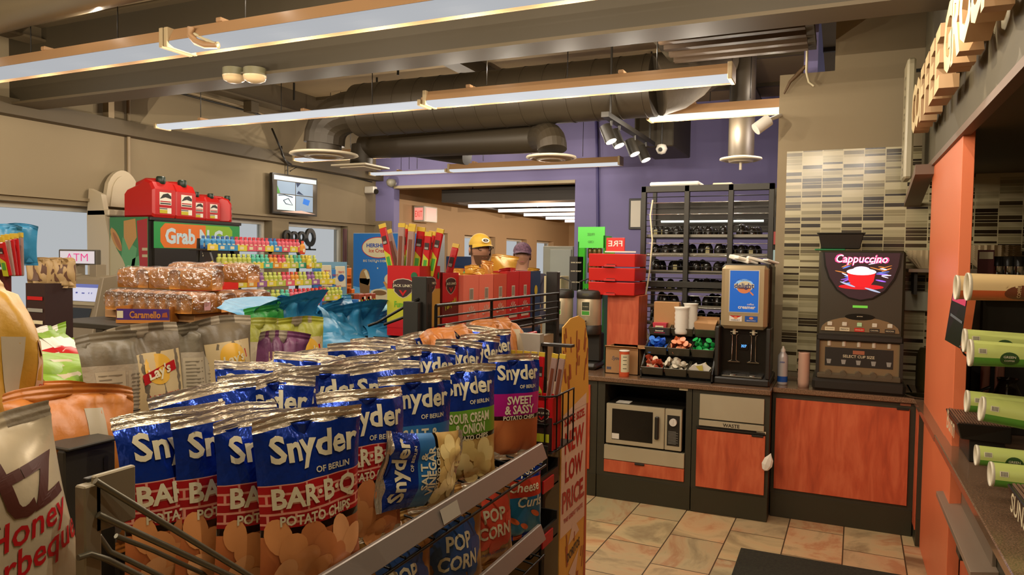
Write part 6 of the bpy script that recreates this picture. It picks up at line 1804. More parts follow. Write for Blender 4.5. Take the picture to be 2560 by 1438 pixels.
mb = MB(); p = at(866, 490 + 100, X=-6.5); mb.cyl((-6.5, 8.55, 1.6), (-6.5, 8.55, 2.15), .03, mat('maroon_tube', '#5a3030', .5), seg=8); single(mb, 'window_strip', 'dull red strip at the right jamb of the far window', 'strip')

# ice cream freezer
t = thing('ice_cream_freezer', 'blue upright ice cream freezer front with cone and sundae pictures', 'freezer', (0, 0, 0))
FX0, FX1, FY = -6.1, -5.05, 8.2
mb = MB(); mb.box(FX0, FX1, FY, FY + .7, 0, 2.08, mat('freezer_white', '#9aa0a4', .4), .01); mb.obj('cabinet', t)
mb = MB(); f = front(FX0, FY - .001, 0); Wf = FX1 - FX0
FB = mat('freezer_blue', '#2465a8', .3, emit=.08); FBL = mat('freezer_light_blue', '#5b9cc9', .3, emit=.08)
mb.rect(f, .01, Wf - .01, .1, 2.07, FB, .001); mb.poly(f, [(.01, .6), (.01, 1.35), (.35, 1.3), (.8, 1.45), (1.04, 1.3), (1.04, .6)], FBL, .0015)
mb.ell(f, .42, 1.88, .27, .145, RED, .002, 32); mb.ell(f, .42, 1.88, .26, .135, CREAM, .003, 32)
mb.text(f, "HERSHEY'S", .42, 1.91, mat('navy_blue_letters', '#2a4aa0', .4), w=.38, h=.055, off=.005, bold=.03); mb.text(f, 'Ice Cream', .42, 1.84, RED, w=.3, h=.05, off=.005)
mb.text(f, 'BIG TASTE IN EVERY SCOOP', .45, 1.7, CREAM, w=.55, off=.003)
TN = mat('ice_choc_tan', '#a08050', .4); NT = mat('ice_nut_brown', '#7a5a34', .5)
mb.ell(f, .2, 1.46, .085, .13, TN, .003, 24); mb.poly(f, [(.11, 1.46), (.29, 1.46), (.28, 1.2), (.2, 1.12), (.13, 1.2)], TN, .003); mb.poly(f, [(.115, 1.4), (.285, 1.36), (.27, 1.2), (.2, 1.13), (.14, 1.2)], NT, .004); mb.poly(f, [(.23, 1.58), (.29, 1.46), (.24, 1.45), (.19, 1.56)], CREAM, .005); mb.poly(f, [(.18, 1.14), (.22, 1.14), (.2, .98), (.17, .98)], BR1, .003)
mb.poly(f, [(.5, 1.42), (.95, 1.5), (.8, .9)], BR1, .003); mb.ell(f, .72, 1.46, .2, .1, CREAM, .004, 24); mb.ell(f, .72, 1.52, .14, .05, NT, .005, 20)
mb.poly(f, [(.3, 1.27), (.6, 1.27), (.56, 1.0), (.35, 1.0)], CREAM, .005); mb.ell(f, .45, 1.27, .15, .055, CREAM, .006, 24); mb.ell(f, .45, 1.27, .11, .035, NT, .007, 20); mb.rect(f, .36, .55, 1.08, 1.09, NT, .007)
mb.ell(f, .6, .85, .18, .1, CREAM, .006, 24); mb.ell(f, .58, .87, .08, .03, ORS, .007, 16)
rq = random.Random(2)
for k in range(22): mb.ell(f, rq.uniform(.05, 1), rq.uniform(.8, 1.7), .012, .012, CREAM, .0022, 6)
mb.obj('front_poster', t)

# ---------------------------------------------------------------- second gondola with the bread
t = thing('bread_gondola', 'low black shelving gondola in mid shop with bread on its flat top', 'shelving', (0, 0, 0))
mb = MB(); mb.box(-3.62, -2.85, 2.35, 3.5, 1.385, 1.41, DKG, .003); mb.obj('top_board', t)
mb = MB(); mb.box(-3.25, -3.2, 2.35, 3.5, 0, 1.385, DKG); mb.box(-3.62, -2.85, 2.4, 3.5, 0, .15, BLK); mb.obj('core', t)
for z in (.5, .85, 1.15):
    mb = MB(); mb.box(-3.6, -2.88, 2.4, 3.48, z, z + .02, DKG); mb.obj('shelf', t)
CRB = mat('caramel_carton_orange', '#b8742c', .5)
t = thing('chocolate_carton', 'purple and orange open chocolate carton in front of the bread', 'carton', (-3.20, 2.42, 1.412))
mb = MB(); mb.box(0, .26, 0, .005, 0, .07, mat('purple_print', '#44256b', .4)); mb.box(0, .005, 0, .16, 0, .08, CRB); mb.box(.255, .26, 0, .16, 0, .08, CRB); mb.box(0, .26, .155, .16, 0, .09, CARD); mb.box(0, .26, 0, .16, 0, .004, CARD)
f = front(.13, -.0006, 0); mb.text(f, 'Caramello', .01, .042, CRB, w=.15, h=.035, off=.001, bold=.03); mb.rect(f, -.125, -.095, .025, .06, CREAM, .0006); mb.rect(f, -.13, .13, 0, .016, CRB, .0006); mb.poly(f, [(.09, .03), (.12, .03), (.115, .055), (.095, .05)], mat('caramel_brown', '#9a4a20', .5), .001)
mb.obj('carton', t); t.rotation_euler = (0, 0, .45)
mb = MB(); mb.box(-3.55, -2.9, 2.62, 3.45, 1.412, 1.452, CARD, .002); single(mb, 'bread_tray', 'shallow brown cardboard tray under the packed bread', 'tray')
BRD = mat('bread_crust', '#b87628', .55, bump=.2, bscale=40, var=.25, vscale=14); BRT = mat('bread_top', '#c88838', .5, var=.3, vscale=10)
FILM = mat('clear_film', '#fff4dc', .08, trans=.0, alpha=.16, bump=.8, bscale=14, spec=.9)

_nt = FILM.node_tree; _nt.nodes.clear()
_o = N(_nt, 'ShaderNodeOutputMaterial'); _mx = N(_nt, 'ShaderNodeMixShader'); _tr = N(_nt, 'ShaderNodeBsdfTransparent'); _gl = N(_nt, 'ShaderNodeBsdfGlossy'); _gl.inputs['Roughness'].default_value = .22
_tc = N(_nt, 'ShaderNodeTexCoord'); _no = N(_nt, 'ShaderNodeTexNoise', Scale=28.0, Detail=3.0); _bu = N(_nt, 'ShaderNodeBump', Strength=1.0, Distance=.02)
_L = _nt.links.new; _L(_tc.outputs['Object'], _no.inputs['Vector']); _L(_no.outputs[0], _bu.inputs['Height']); _L(_bu.outputs[0], _gl.inputs['Normal']); _mx.inputs[0].default_value = .3
_L(_tr.outputs[0], _mx.inputs[1]); _L(_gl.outputs[0], _mx.inputs[2]); _L(_mx.outputs[0], _o.inputs[0])


def loafmesh(seed, lw=.17, ld=.11, lh=.105):
    rq = random.Random(seed)
    def prof(k):
        return [(-1, 0), (-1, .6), (-1.06, .75), (-.9, .93), (-.5, 1.0), (0, 1.03), (.5, 1.0), (.9, .93), (1.06, .75), (1, .6), (1, 0)]
    n = 11; V = []
    for i in range(9):
        x = -lw / 2 + lw * i / 8; e = 1 - .08 * (abs(i - 4) / 4) ** 4
        for a, b in prof(0): V.append((x, a * ld / 2 * e + rq.uniform(-.001, .001), b * lh * e + rq.uniform(-.0015, .0015)))
    mb = MB(); mb.add(V, [(i * n + k, (i + 1) * n + k, (i + 1) * n + (k + 1) % n, i * n + (k + 1) % n) for i in range(8) for k in range(n)] + [tuple(range(n))[::-1], tuple(range(8 * n, 9 * n))], BRD, True)
    return mb


def filmmesh(seed, lw=.2, ld=.13, lh=.118):
    rq = random.Random(seed); mb = MB(); V = []; nx, ns = 14, 16
    for i in range(nx + 1):
        x = -lw / 2 + lw * i / nx; e = (math.sin(PI * min(1, max(0, (i + .6) / (nx + 1.2)))) ** .22)
        for k in range(ns):
            t_ = 2 * PI * k / ns
            c, s_ = math.cos(t_), math.sin(t_)
            rx = ld / 2 * (abs(c) ** .45) * (1 if c > 0 else -1) * e; rz = lh / 2 * (abs(s_) ** .45) * (1 if s_ > 0 else -1) * e
            q = 1 + rq.uniform(-.025, .035)
            V.append((x, rx * q, max(.0, lh / 2 + rz * q)))
    mb.add(V, [(i * ns + k, (i + 1) * ns + k, (i + 1) * ns + (k + 1) % ns, i * ns + (k + 1) % ns) for i in range(nx) for k in range(ns)] + [tuple(range(ns))[::-1], tuple(range(nx * ns, nx * ns + ns))], FILM, False)
    return mb


lm = [loafmesh(1), loafmesh(2)]; fm = [filmmesh(1), filmmesh(2), filmmesh(3)]
lm = [m.mesh('loaf') for m in lm]; fm = [m.mesh('film') for m in fm]
tagm = MB(); tagm.box(-.02, .02, -.0605, -.0595, .02, .06, mat('pink_label', '#b98a8c', .5)); tagm = tagm.mesh('price_tag')


def loaf(label, x, y, z, rz, s=1.0, tagged=False, rx=0.0, grp='packed bread on the tray'):
    t = thing('bread_loaf', label, 'bread', (x, y, z), 0, grp, (rx, 0, rz)); t.scale = (s,) * 3
    a = bpy.data.objects.new('bread', lm[R_.randrange(2)]); a.parent = t; C.objects.link(a); a.location = (0, 0, .004)
    b = bpy.data.objects.new('film_wrap', fm[R_.randrange(3)]); b.parent = t; C.objects.link(b)
    if tagged:
        c = bpy.data.objects.new('price_tag', tagm); c.parent = t; C.objects.link(c); c.location = (0, -.004, 0)


ordn = ['first', 'second', 'third', 'fourth', 'fifth', 'sixth', 'seventh', 'eighth', 'ninth', 'tenth']
for k in range(8):
    loaf('film wrapped bread loaf, %s of the front lower row from the left' % ordn[k], -3.44 + .0745 * k, 2.66 + .0 * k, 1.455, PI / 2, .98, k > 4)
for k in range(3):
    loaf('film wrapped bread loaf, %s along the right side of the lower layer' % ordn[k], -2.93 + .0, 2.79 + .125 * k, 1.455, 0, .98, True)
for k in range(5):
    loaf('film wrapped bread loaf in the second layer of the pile, %s from the left' % ordn[k], -3.42 + .115 * k, 2.72 + .03 * (k % 2), 1.568, [.2, 1.4, .1, 1.5, .3][k], 1.0)
for k, (x, y, r) in enumerate(((-3.36, 2.98, .15), (-3.16, 2.96, -.1), (-2.97, 3.0, .1))):
    loaf('film wrapped bread loaf %s in the raised back layer of the pile' % ['left', 'centred', 'right'][k], x, y, 1.60, r, .95)
# red crate behind the bread
mb = MB(); mb.box(at(430, 670, Y=3.4).x, at(552, 670, Y=3.4).x, 3.4, 3.55, 0, 1.69, REDB, .004)
single(mb, 'red_crate', 'red plastic crate rim showing behind the bread', 'crate')

# energy shot rack
RX = -3.84
t = thing('shot_rack', 'four tier black counter rack packed with small colourful energy drink bottles', 'rack', (RX, 3.6, 0))
mb = MB()
tiers = [(1.425, .20, 3.95 - 3.6, 1.06), (1.555, .12, .18, 1.03), (1.68, .05, .1, 1.0), (1.80, -.02, .02, .88)]
for y in (.0, 1.0):
    mb.hexa([(-.25, y, 0), (-.21, y, 0), (-.21, y + .012, 0), (-.25, y + .012, 0), (-.12, y, 1.86), (-.1, y, 1.86), (-.1, y + .012, 1.86), (-.12, y + .012, 1.86)], BLK)
mb.box(-.26, .36, -.0, 1.1, .0, 1.38, BLK, .004); mb.box(.36, .37, .1, 1.1, 1.34, 1.385, RED)
mb.obj('frame', t)
mb = MB(); mb.hexa([(.12, -.035, 1.38), (.2, -.035, 1.38), (.2, -.02, 1.38), (.12, -.02, 1.38), (-.06, -.035, 1.84), (0.0, -.035, 1.84), (.0, -.02, 1.84), (-.06, -.02, 1.84)], BLK)
fS = plane_fn((.105, -.0355, 1.57), (-.36, 0, .93), (-.93, 0, -.36)); fS = plane_fn((.09, -.036, 1.585), (.36, 0, -.93), (.93, 0, .36))
mb.text(fS, '5-hour ENERGY', 0, 0, mat('energy_yellow', '#c9b81c', .4), w=.26, h=.045, off=.002, bold=.04); mb.obj('side_arm', t)
BC = [('blue', '#3a86b8', '#1f4f8a'), ('pink', '#c85a68', '#b01c2c'), ('lime', '#a8b04a', '#5f8a1e'), ('teal', '#4aa88c', '#177a5c'), ('orange', '#c8862c', '#b83c1c'), ('purple', '#8a5a8c', '#5a2a6a'), ('yellow', '#c9b83c', '#c0781c'), ('green', '#6aa83c', '#1f7a2c')]
bm_ = {}
for cn, a, b in BC:
    mb = MB(); mb.lathe([(0, 0), (.018, 0), (.019, .004), (.019, .022)], mat('shot_%s_dark' % cn, b, .35), seg=10); mb.lathe([(.019, .022), (.019, .05)], mat('shot_%s' % cn, a, .35), seg=10); mb.rect(lambda x, z, o=0: (math.cos(x / .019) * (.019 + o), math.sin(x / .019) * (.019 + o), z), -.012, .012, .012, .034, CREAM, .0006, 3, 1)
    mb.lathe([(.019, .05), (.017, .056), (.009, .062), (.009, .065)], mat('shot_%s' % cn, a, .35), seg=10); mb.lathe([(.0105, .065), (.0105, .08), (0, .08)], mat('shot_cap_%s' % cn, a if cn in ('lime', 'teal', 'yellow') else b, .35), seg=10)
    bm_[cn] = mb.mesh('energy_shot')
tr = ['lowest', 'second', 'third', 'top']
pat = [['green', 'green', 'lime', 'teal', 'pink', 'pink', 'orange', 'pink', 'lime', 'lime'], ['orange', 'orange', 'purple', 'lime', 'lime', 'pink', 'orange', 'lime', 'purple', 'lime', 'yellow'], ['lime', 'lime', 'lime', 'teal', 'teal', 'orange', 'pink', 'lime', 'teal', 'yellow', 'lime'], ['blue', 'blue', 'blue', 'pink', 'pink', 'pink', 'pink', 'blue', 'pink', 'pink', 'pink']]
for ti, (z, dx, y0, L_) in enumerate([(1.425, .27, .02, 1.06), (1.545, .17, .02, 1.03), (1.67, .08, .0, 1.0), (1.79, .0, -.06, .96)]):
    mb = MB(); mb.box(dx - .13, dx + .04, y0, y0 + L_, z - .012, z, BLK, .002); mb.obj('shelf', t)
    mb = MB(); nb = 11
    for k in range(nb):
        cn = pat[ti][k % len(pat[ti])]
        mb.box(dx + .04, dx + .046, y0 + L_ * k / nb, y0 + L_ * (k + 1) / nb - .003, z - .01, z + .03, mat('shot_%s' % (cn if k % 3 else 'yellow'), '#c9b83c')); mb.box(dx + .046, dx + .047, y0 + L_ * (k + .2) / nb, y0 + L_ * (k + .6) / nb, z, z + .02, CREAM)
    mb.obj('printed_tray_front', t)
    for row in range(2):
        for k in range(22):
            cn = pat[ti][int(k / 22 * len(pat[ti]))]
            o = bpy.data.objects.new('energy_shot', bm_[cn]); C.objects.link(o); o.location = (RX + dx + .015 - .045 * row, 3.6 + y0 + .03 + (L_ - .05) * k / 22, z)
            o.scale = (1.05, 1.05, 1.1); tag(o, '%s energy shot bottle on the %s tier of the rack' % (cn, tr[ti]), 'bottle', '%s shots on the %s tier' % (cn, tr[ti]))
for (px, py, cn) in ((756, 636, 'orange'), (772, 672, 'yellow')):
    o = bpy.data.objects.new('energy_shot', bm_[cn]); C.objects.link(o); p = at(px, py, X=RX + .15); o.location = p; o.scale = (1.0, 1.0, 1.25); tag(o, '%s bottle standing alone at the right end of a rack tier' % cn, 'bottle')
# top of the energy rack's middle posts, black arms
mb = MB()
for px0, py0, px1, py1 in ((572, 610, 582, 640), (648, 640, 660, 660), (668, 610, 676, 632), (740, 612, 748, 640)):
    a = at(px0, py0, X=RX - .1); b = at(px1, py1, X=RX - .05); mb.cyl(a, b, .015, BLK, seg=6)
mb.obj('arms', None).parent = None
o = bpy.data.objects['arms']; o.name = 'rack_brace'; tag(o, 'black slanted braces between the tiers of the energy shot rack', 'brace')

# hanging mixed snack packs right of the rack
colsP = [('#3a7ab8', 'blue'), ('#c9c0a4', 'cream')]
for i, (px, py) in enumerate(((795, 700), (815, 690), (835, 700), (850, 692), (800, 730), (822, 722), (842, 728))):
    p = at(px, py, X=-3.9)
    mb = MB(); mb.hexa([(-.012, -.07, -.09), (.012, -.07, -.09), (.012, .07, -.09), (-.012, .07, -.09), (-.004, -.065, .09), (.004, -.065, .09), (.004, .065, .09), (-.004, .065, .09)], mat('pack_' + colsP[i % 2][1], colsP[i % 2][0], .4), .003)
    mb.ell(sideX(.012, 0, 0), 0, -.01, .045, .03, CREAM if i % 2 == 0 else BLUEP, .002, 14); mb.text(sideX(.012, 0, 0), 'TREATS', 0, .04, RED, w=.08, off=.001)
    o = mb.obj('candy_pack'); o.location = p; tag(o, '%s hanging candy pack right of the energy rack, %s of seven' % (colsP[i % 2][1], ordn[i]), 'pack', 'hanging candy packs')
mb = MB(); a = at(785, 670, X=-3.95); b = at(865, 670, X=-3.95); mb.box(-3.97, -3.94, a.y, b.y, .0, a.z + .05, mat('pale_blue_board', '#6f98b0', .5)); single(mb, 'pack_board', 'pale blue board carrying the hanging candy packs', 'board')
for i, (px, py) in enumerate(((866, 690), (866, 715), (862, 740), (874, 742))):
    p = at(px, py, X=-4.0); mb = MB(); mb.box(-.03, .03, -.035, .035, -.07, .07, ORS, .003); mb.text(sideX(.031, 0, 0), 'SNAX', 0, 0, BLK, w=.05, off=.001)
    o = mb.obj('orange_box'); o.location = p; tag(o, 'small orange box in the stack beside the freezer, %s from the top' % ['first', 'second', 'third', 'fourth'][i], 'box', 'stack of orange boxes')
mb = MB(); p = at(868, 760, X=-4.0); mb.box(-4.06, -3.94, p.y - .1, p.y + .12, 0, p.z - .0, BLK, .003); single(mb, 'box_stand', 'black stand below the stack of orange boxes', 'stand')
mb = MB(); p = at(866, 676, X=-4.0); mb.lathe([(0, 0), (.02, 0), (.02, .05), (.03, .06), (0, .07)], NT, (p.x, p.y, p.z - .02), 10); single(mb, 'small_bottle', 'small brown bottle topping the stack of orange boxes', 'bottle')
# low shelf with mixed goods
t = thing('mixed_goods_shelf', 'low black shelf with red striped edge in front of the freezer', 'shelf', (0, 0, 0))
a = at(845, 770, X=-3.45); b = at(935, 760, X=-3.45)
mb = MB(); mb.box(-3.75, -3.45, 4.71, b.y + .1, a.z - .02, a.z, BLK); mb.box(-3.6, -3.5, 4.71, b.y, 0, a.z - .02, BLK); mb.obj('board', t)
mb = MB(); mb.box(-3.45, -3.44, 4.71, b.y + .1, a.z - .03, a.z + .012, REDB)
for k in range(8): mb.box(-3.44, -3.439, a.y - .25 + .16 * k, a.y - .19 + .16 * k, a.z - .02, a.z + .006, WHITEP)
mb.obj('price_rail', t)
for k in range(16):
    mb = MB(); c = ['#2f6ab0', '#a07a2c', '#8a3a24', '#3a8a4c', '#c9c0a4', '#4a3a2c'][k % 6]
    mb.box(-.03, .03, -.032, .032, 0, .05 + .02 * (k % 3), mat('goods_%d' % (k % 6), c, .4), .004); mb.rect(sideX(.031, 0, .035), -.02, .02, -.01, .012, [CREAM, RED, YG][k % 3], .001)
    o = mb.obj('small_goods_box'); o.location = (-3.5 - .1 * (k % 2), 4.76 + (b.y - 4.71) / 16 * k, a.z + .001); tag(o, 'small mixed colour box on the low striped shelf, place %s' % ordn[k % 10] + (' again' if k > 9 else ''), 'box', 'small boxes on the striped shelf')
for k in range(7):
    mb = MB(); mb.lathe([(0, 0), (.02, 0), (.02, .07), (.01, .09), (.01, .11), (0, .11)], mat('red_brown_bottle', '#5a1a14', .3), seg=10); p = at(868 + 10 * k, 800, X=-3.35)
    o = mb.obj('sauce_bottle'); o.location = (p.x, p.y, p.z); tag(o, 'small dark red sauce bottle under the striped shelf', 'bottle', 'sauce bottles under the striped shelf')
mb = MB(); p = at(895, 803, X=-3.35); mb.box(-3.45, -3.28, p.y - .5, p.y + .7, 0, p.z - .002, BLK); single(mb, 'low_stand', 'black stand under the red sauce bottles', 'stand')
mb = MB(); p = at(935, 775, X=-3.0)
mb.lathe([(0, 0), (.12, 0), (.13, .1), (.13, 1.36)], mat('wood_barrel', '#a0562a', .5), (p.x, p.y, 0), 24); mb.lathe([(.13, 1.36), (.155, 1.37), (.16, 1.39), (.15, 1.41), (0, 1.42)], mat('pale_blue_lid', '#6fa0b0', .4), (p.x, p.y, 0), 24)
single(mb, 'display_barrel', 'orange brown barrel with a pale blue round lid behind the jerky carton', 'barrel')
for i, (px, py) in enumerate(((722, 757), (745, 752), (775, 752))):
    p = at(px, py, X=-3.0); mb = MB(); mb.box(-.05, .05, -.06, .06, -.02, .03, mat('bright_blue_pack', '#2468b8', .35), .006); mb.ell(sideX(.051, 0, .0), .0, .005, .03, .015, ORS, .001, 12)
    o = mb.obj('cookie_pack'); o.location = p + Vector((0, 0, -.02)); tag(o, 'bright blue biscuit pack below the energy rack, %s of three' % ordn[i], 'pack', 'blue biscuit packs')
p = at(745, 762, X=-3.0); mb = MB(); mb.box(-3.1, -2.92, max(3.51, p.y - .3), p.y + .35, 0, p.z - .025, BLK); single(mb, 'low_counter', 'black low counter under the blue biscuit packs', 'counter')
# red fronted shelf under the energy rack
# ---------------------------------------------------------------- far left: jerky and sticks by the window
p0 = at(60, 700, X=-3.1)
t = thing('jerky_display', 'black and red printed jerky display left of the cash machine', 'display', (0, 0, 0))
Y0 = 1.95
xa = at(64, 700, Y=Y0).x; xb = at(112, 700, Y=Y0).x
mb = MB(); mb.box(xa, xb, Y0, Y0 + .12, 0, 1.62, mat('jerky_black', '')); f = front((xa + xb) / 2, Y0 - .001, 0)
for k in range(8):
    mb.rect(f, -.05, .05, 1.2 + .05 * k, 1.215 + .05 * k, [RED, CREAM, mat('grey_print', ''), RED][k % 4], .001 + .0001 * k)
mb.rect(f, -.06, .06, 1.1, 1.22, RED, .002); mb.rect(f, -.045, .05, 1.12, 1.2, CREAM, .003)
for k in range(4): mb.rect(f, -.04, .02, 1.13 + .017 * k, 1.136 + .017 * k, INKM, .004)
mb.obj('printed_box', t)
for k in range(5):
    x = xa + .03 * k; me = bag(.07, .13, .02, [(0, 1, mat('tan_pouch', '#a88a5c', .5)), ], [(0, 1, mat('tan_pouch', ''))], 200 + k, (lambda mb, S, w, h: mb.rect(S, -.04, .04, .03, .1, mat('brown_window', '#5a3a28', .4), .0015, 2, 2)), 2.0, nx=8)
    o = bpy.data.objects.new('jerky_pouch', me); C.objects.link(o); o.location = (x + .02, Y0 + .03 + .015 * k, 1.6); o.rotation_euler = (0, R_.uniform(-.1, .1), .5); tag(o, 'tan jerky pouch standing in the display by the window, %s from the left' % ordn[k], 'pouch', 'tan pouches by the window')
for i, (px, py, bx, c) in enumerate(((2, 605, 20, 0), (14, 600, 28, 1), (24, 598, 36, 0), (36, 596, 44, 0), (48, 594, 50, 1), (10, 590, 40, 2), (50, 588, 52, 2))):
    a = at(bx, 690, X=-2.35 - .02 * i); b = at(px, py, X=-2.35 - .02 * i); d = b - a
    if c == 2:
        me = bag(.1, .14, .02, [(0, 1, SKY)], [(0, 1, SKY)], 220 + i, None, 2.5, nx=8); o = bpy.data.objects.new('blue_pouch', me); C.objects.link(o); o.location = b + Vector((0, 0, -.1)); o.rotation_euler = (0, 0, 1.0); tag(o, ['light blue pouch behind the leftmost red sticks', 'light blue pouch at the right of the window sticks'][i == 6], 'pouch')
    else:
        stick('red and black meat stick by the left window edge, %s from the left' % ordn[i], a.x, a.y, a.z, d.length, d, .035, c == 1, 'meat sticks by the window')
mb = MB(); p = at(30, 690, X=-2.4); mb.box(-2.6, -2.4, p.y - .25, p.y + .0, 0, p.z + .02, mat('dark_maroon_print', ''), .003); single(mb, 'stick_carton', 'dark red carton holding the meat sticks at the left window edge', 'carton')
# red, green and white snack packs lying behind the lime bags
for i, (px, py) in enumerate(((140, 765), (185, 768), (225, 760), (245, 772))):
    me = bag(.22, .26, .05, [(0, .25, GREEN), (.25, .6, RED), (.6, .8, WHITE), (.8, 1, LIME)], [(0, 1, WHITE)], 240 + i, (lambda mb, S, w, h: mb.text(S, 'CORN', 0, .12, WHITE, w=.14, h=.04, off=.003, rot=.2)), 3.0, nx=12)
    p = at(px, py, X=-2.05); o = bpy.data.objects.new('snack_pack', me); C.objects.link(o); o.location = (-2.05 + .06 * (i % 2), p.y, 1.36); o.rotation_euler = (-1.0, .1 * i, math.radians(80 + 8 * i)); tag(o, 'red, green and white snack pack lying below the cash machine, %s from the left' % ordn[i], 'pack', 'snack packs below the cash machine')
mb = MB(); mb.box(-2.4, -1.9, 1.2, 2.0, 1.2, 1.33, mat('dark_shelf_board', '#2a241a', .5)); mb.box(-2.3, -2.1, 1.3, 1.9, 0, 1.2, BLK); single(mb, 'low_table', 'dark display table under the red, green and white packs', 'table')
# ================================================================ right hand drinks counter
t = thing('drinks_counter', 'brown speckled drinks counter with cherry wood base along the right side', 'counter', (0, 0, 0))
mb = MB(); mb.box(.455, 1.4, 1.3, 4.15, .868, .905, TOPM, .004); mb.obj('worktop', t)
mb = MB(); mb.box(.56, 1.4, 1.3, 3.92, .0, .868, CAB); mb.obj('carcass', t)
for k, y in enumerate((1.35, 2.2, 3.05)):
    mb = MB(); mb.box(.545, .56, y, y + .82, .1, .50, WOOD, .002); mb.obj('door', t)
mb = MB(); mb.box(.545, .56, 3.15, 3.9, .5, .86, mat('grey_steel_panel', '#857764', .4, .5), .002); mb.obj('steel_panel', t)
mb = MB(); mb.hexa([(.47, 3.1, .60), (.56, 3.1, .60), (.56, 4.14, .60), (.47, 4.14, .60), (.47, 3.1, .625), (.56, 3.1, .64), (.56, 4.14, .64), (.47, 4.14, .625)], mat('grey_shelf', '#95826e', .35, .3), .002); mb.obj('pull_out_shelf', t)
mb = MB(); mb.box(.47, .50, 3.35, 3.45, .57, .60, BLK, .003); mb.obj('shelf_clip', t)

# sign letters on the soffit
LT = mat('cream_channel_letter', '#ead09a', .4); LTE = mat('letter_return', '#b08c62', .5)
def letter(ch, y, z, h, label):
    vs, fs, tw, th = glyphs(ch, .035, 0.0)
    kx = kz = h / th
    F = [(.38, y - a * kx, z + b * kz) for a, b in vs]; B = [(.46, p[1], p[2]) for p in F]
    cnt = {}
    for f_ in fs:
        for i in range(len(f_)):
            e = (f_[i], f_[(i + 1) % len(f_)]); k = tuple(sorted(e)); cnt.setdefault(k, []).append(e)
    n = len(vs); mb = MB()
    mb.add(F, [f_[::-1] for f_ in fs], LT); mb.add(B, fs, LT)
    mb.add(F + B, [(e[0], e[1], e[1] + n, e[0] + n) for v in cnt.values() if len(v) == 1 for e in v], LTE)
    zs = [p[2] for p in F]
    mb.box(.46, .50, y - .01, y + .01, z - .05, z - .03, BLK); mb.box(.46, .50, y - .01, y + .01, z + .05, z + .07, BLK)
    tag(mb.obj('sign_letter'), label, 'sign letter', 'raised letters on the soffit')


word = 'COFFEE GROUNDS'
yy = 5.05
for i, ch in enumerate(word):
    if ch != ' ':
        letter(ch, yy, 2.69, .29, 'raised cream letter %s on the soffit, number %s from the tiled wall' % (ch, ['one', 'two', 'three', 'four', 'five', 'six', '', 'seven', 'eight', 'nine', 'ten', 'eleven', 'twelve', 'thirteen'][i]))
    yy -= .235 if ch != ' ' else .12
mb = MB(); a = at(2262, 168, Y=5.60); b = at(2270, 455, Y=5.60)
mb.box(a.x - .0, a.x + .05, 5.35, 5.62, b.z, a.z, mat('pale_sign_panel', '#a89c7c', .4), .012)
mb.box(a.x + .02, .5, 5.5, 5.52, a.z - .06, a.z - .04, BLK); mb.box(a.x + .02, .5, 5.5, 5.52, a.z - .16, a.z - .14, BLK)
for k, ch in enumerate('COFFEE'): mb.text(sideNX(a.x - .001, 5.485, a.z - .14 - .12 * k), ch, 0, 0, mat('soft_ink', ''), h=.09)
single(mb, 'hanging_sign', 'tall narrow pale sign panel beside the tiled wall under the soffit', 'sign')
mb = MB(); mb.hexa([(.40, 5.05, 2.30), (.5, 5.05, 2.30), (.5, 5.83, 2.16), (.40, 5.83, 2.16), (.40, 5.05, 2.36), (.5, 5.05, 2.36), (.5, 5.83, 2.19), (.40, 5.83, 2.19)], mat('brown_trim_paint', '')); struct(mb, 'trim_6')

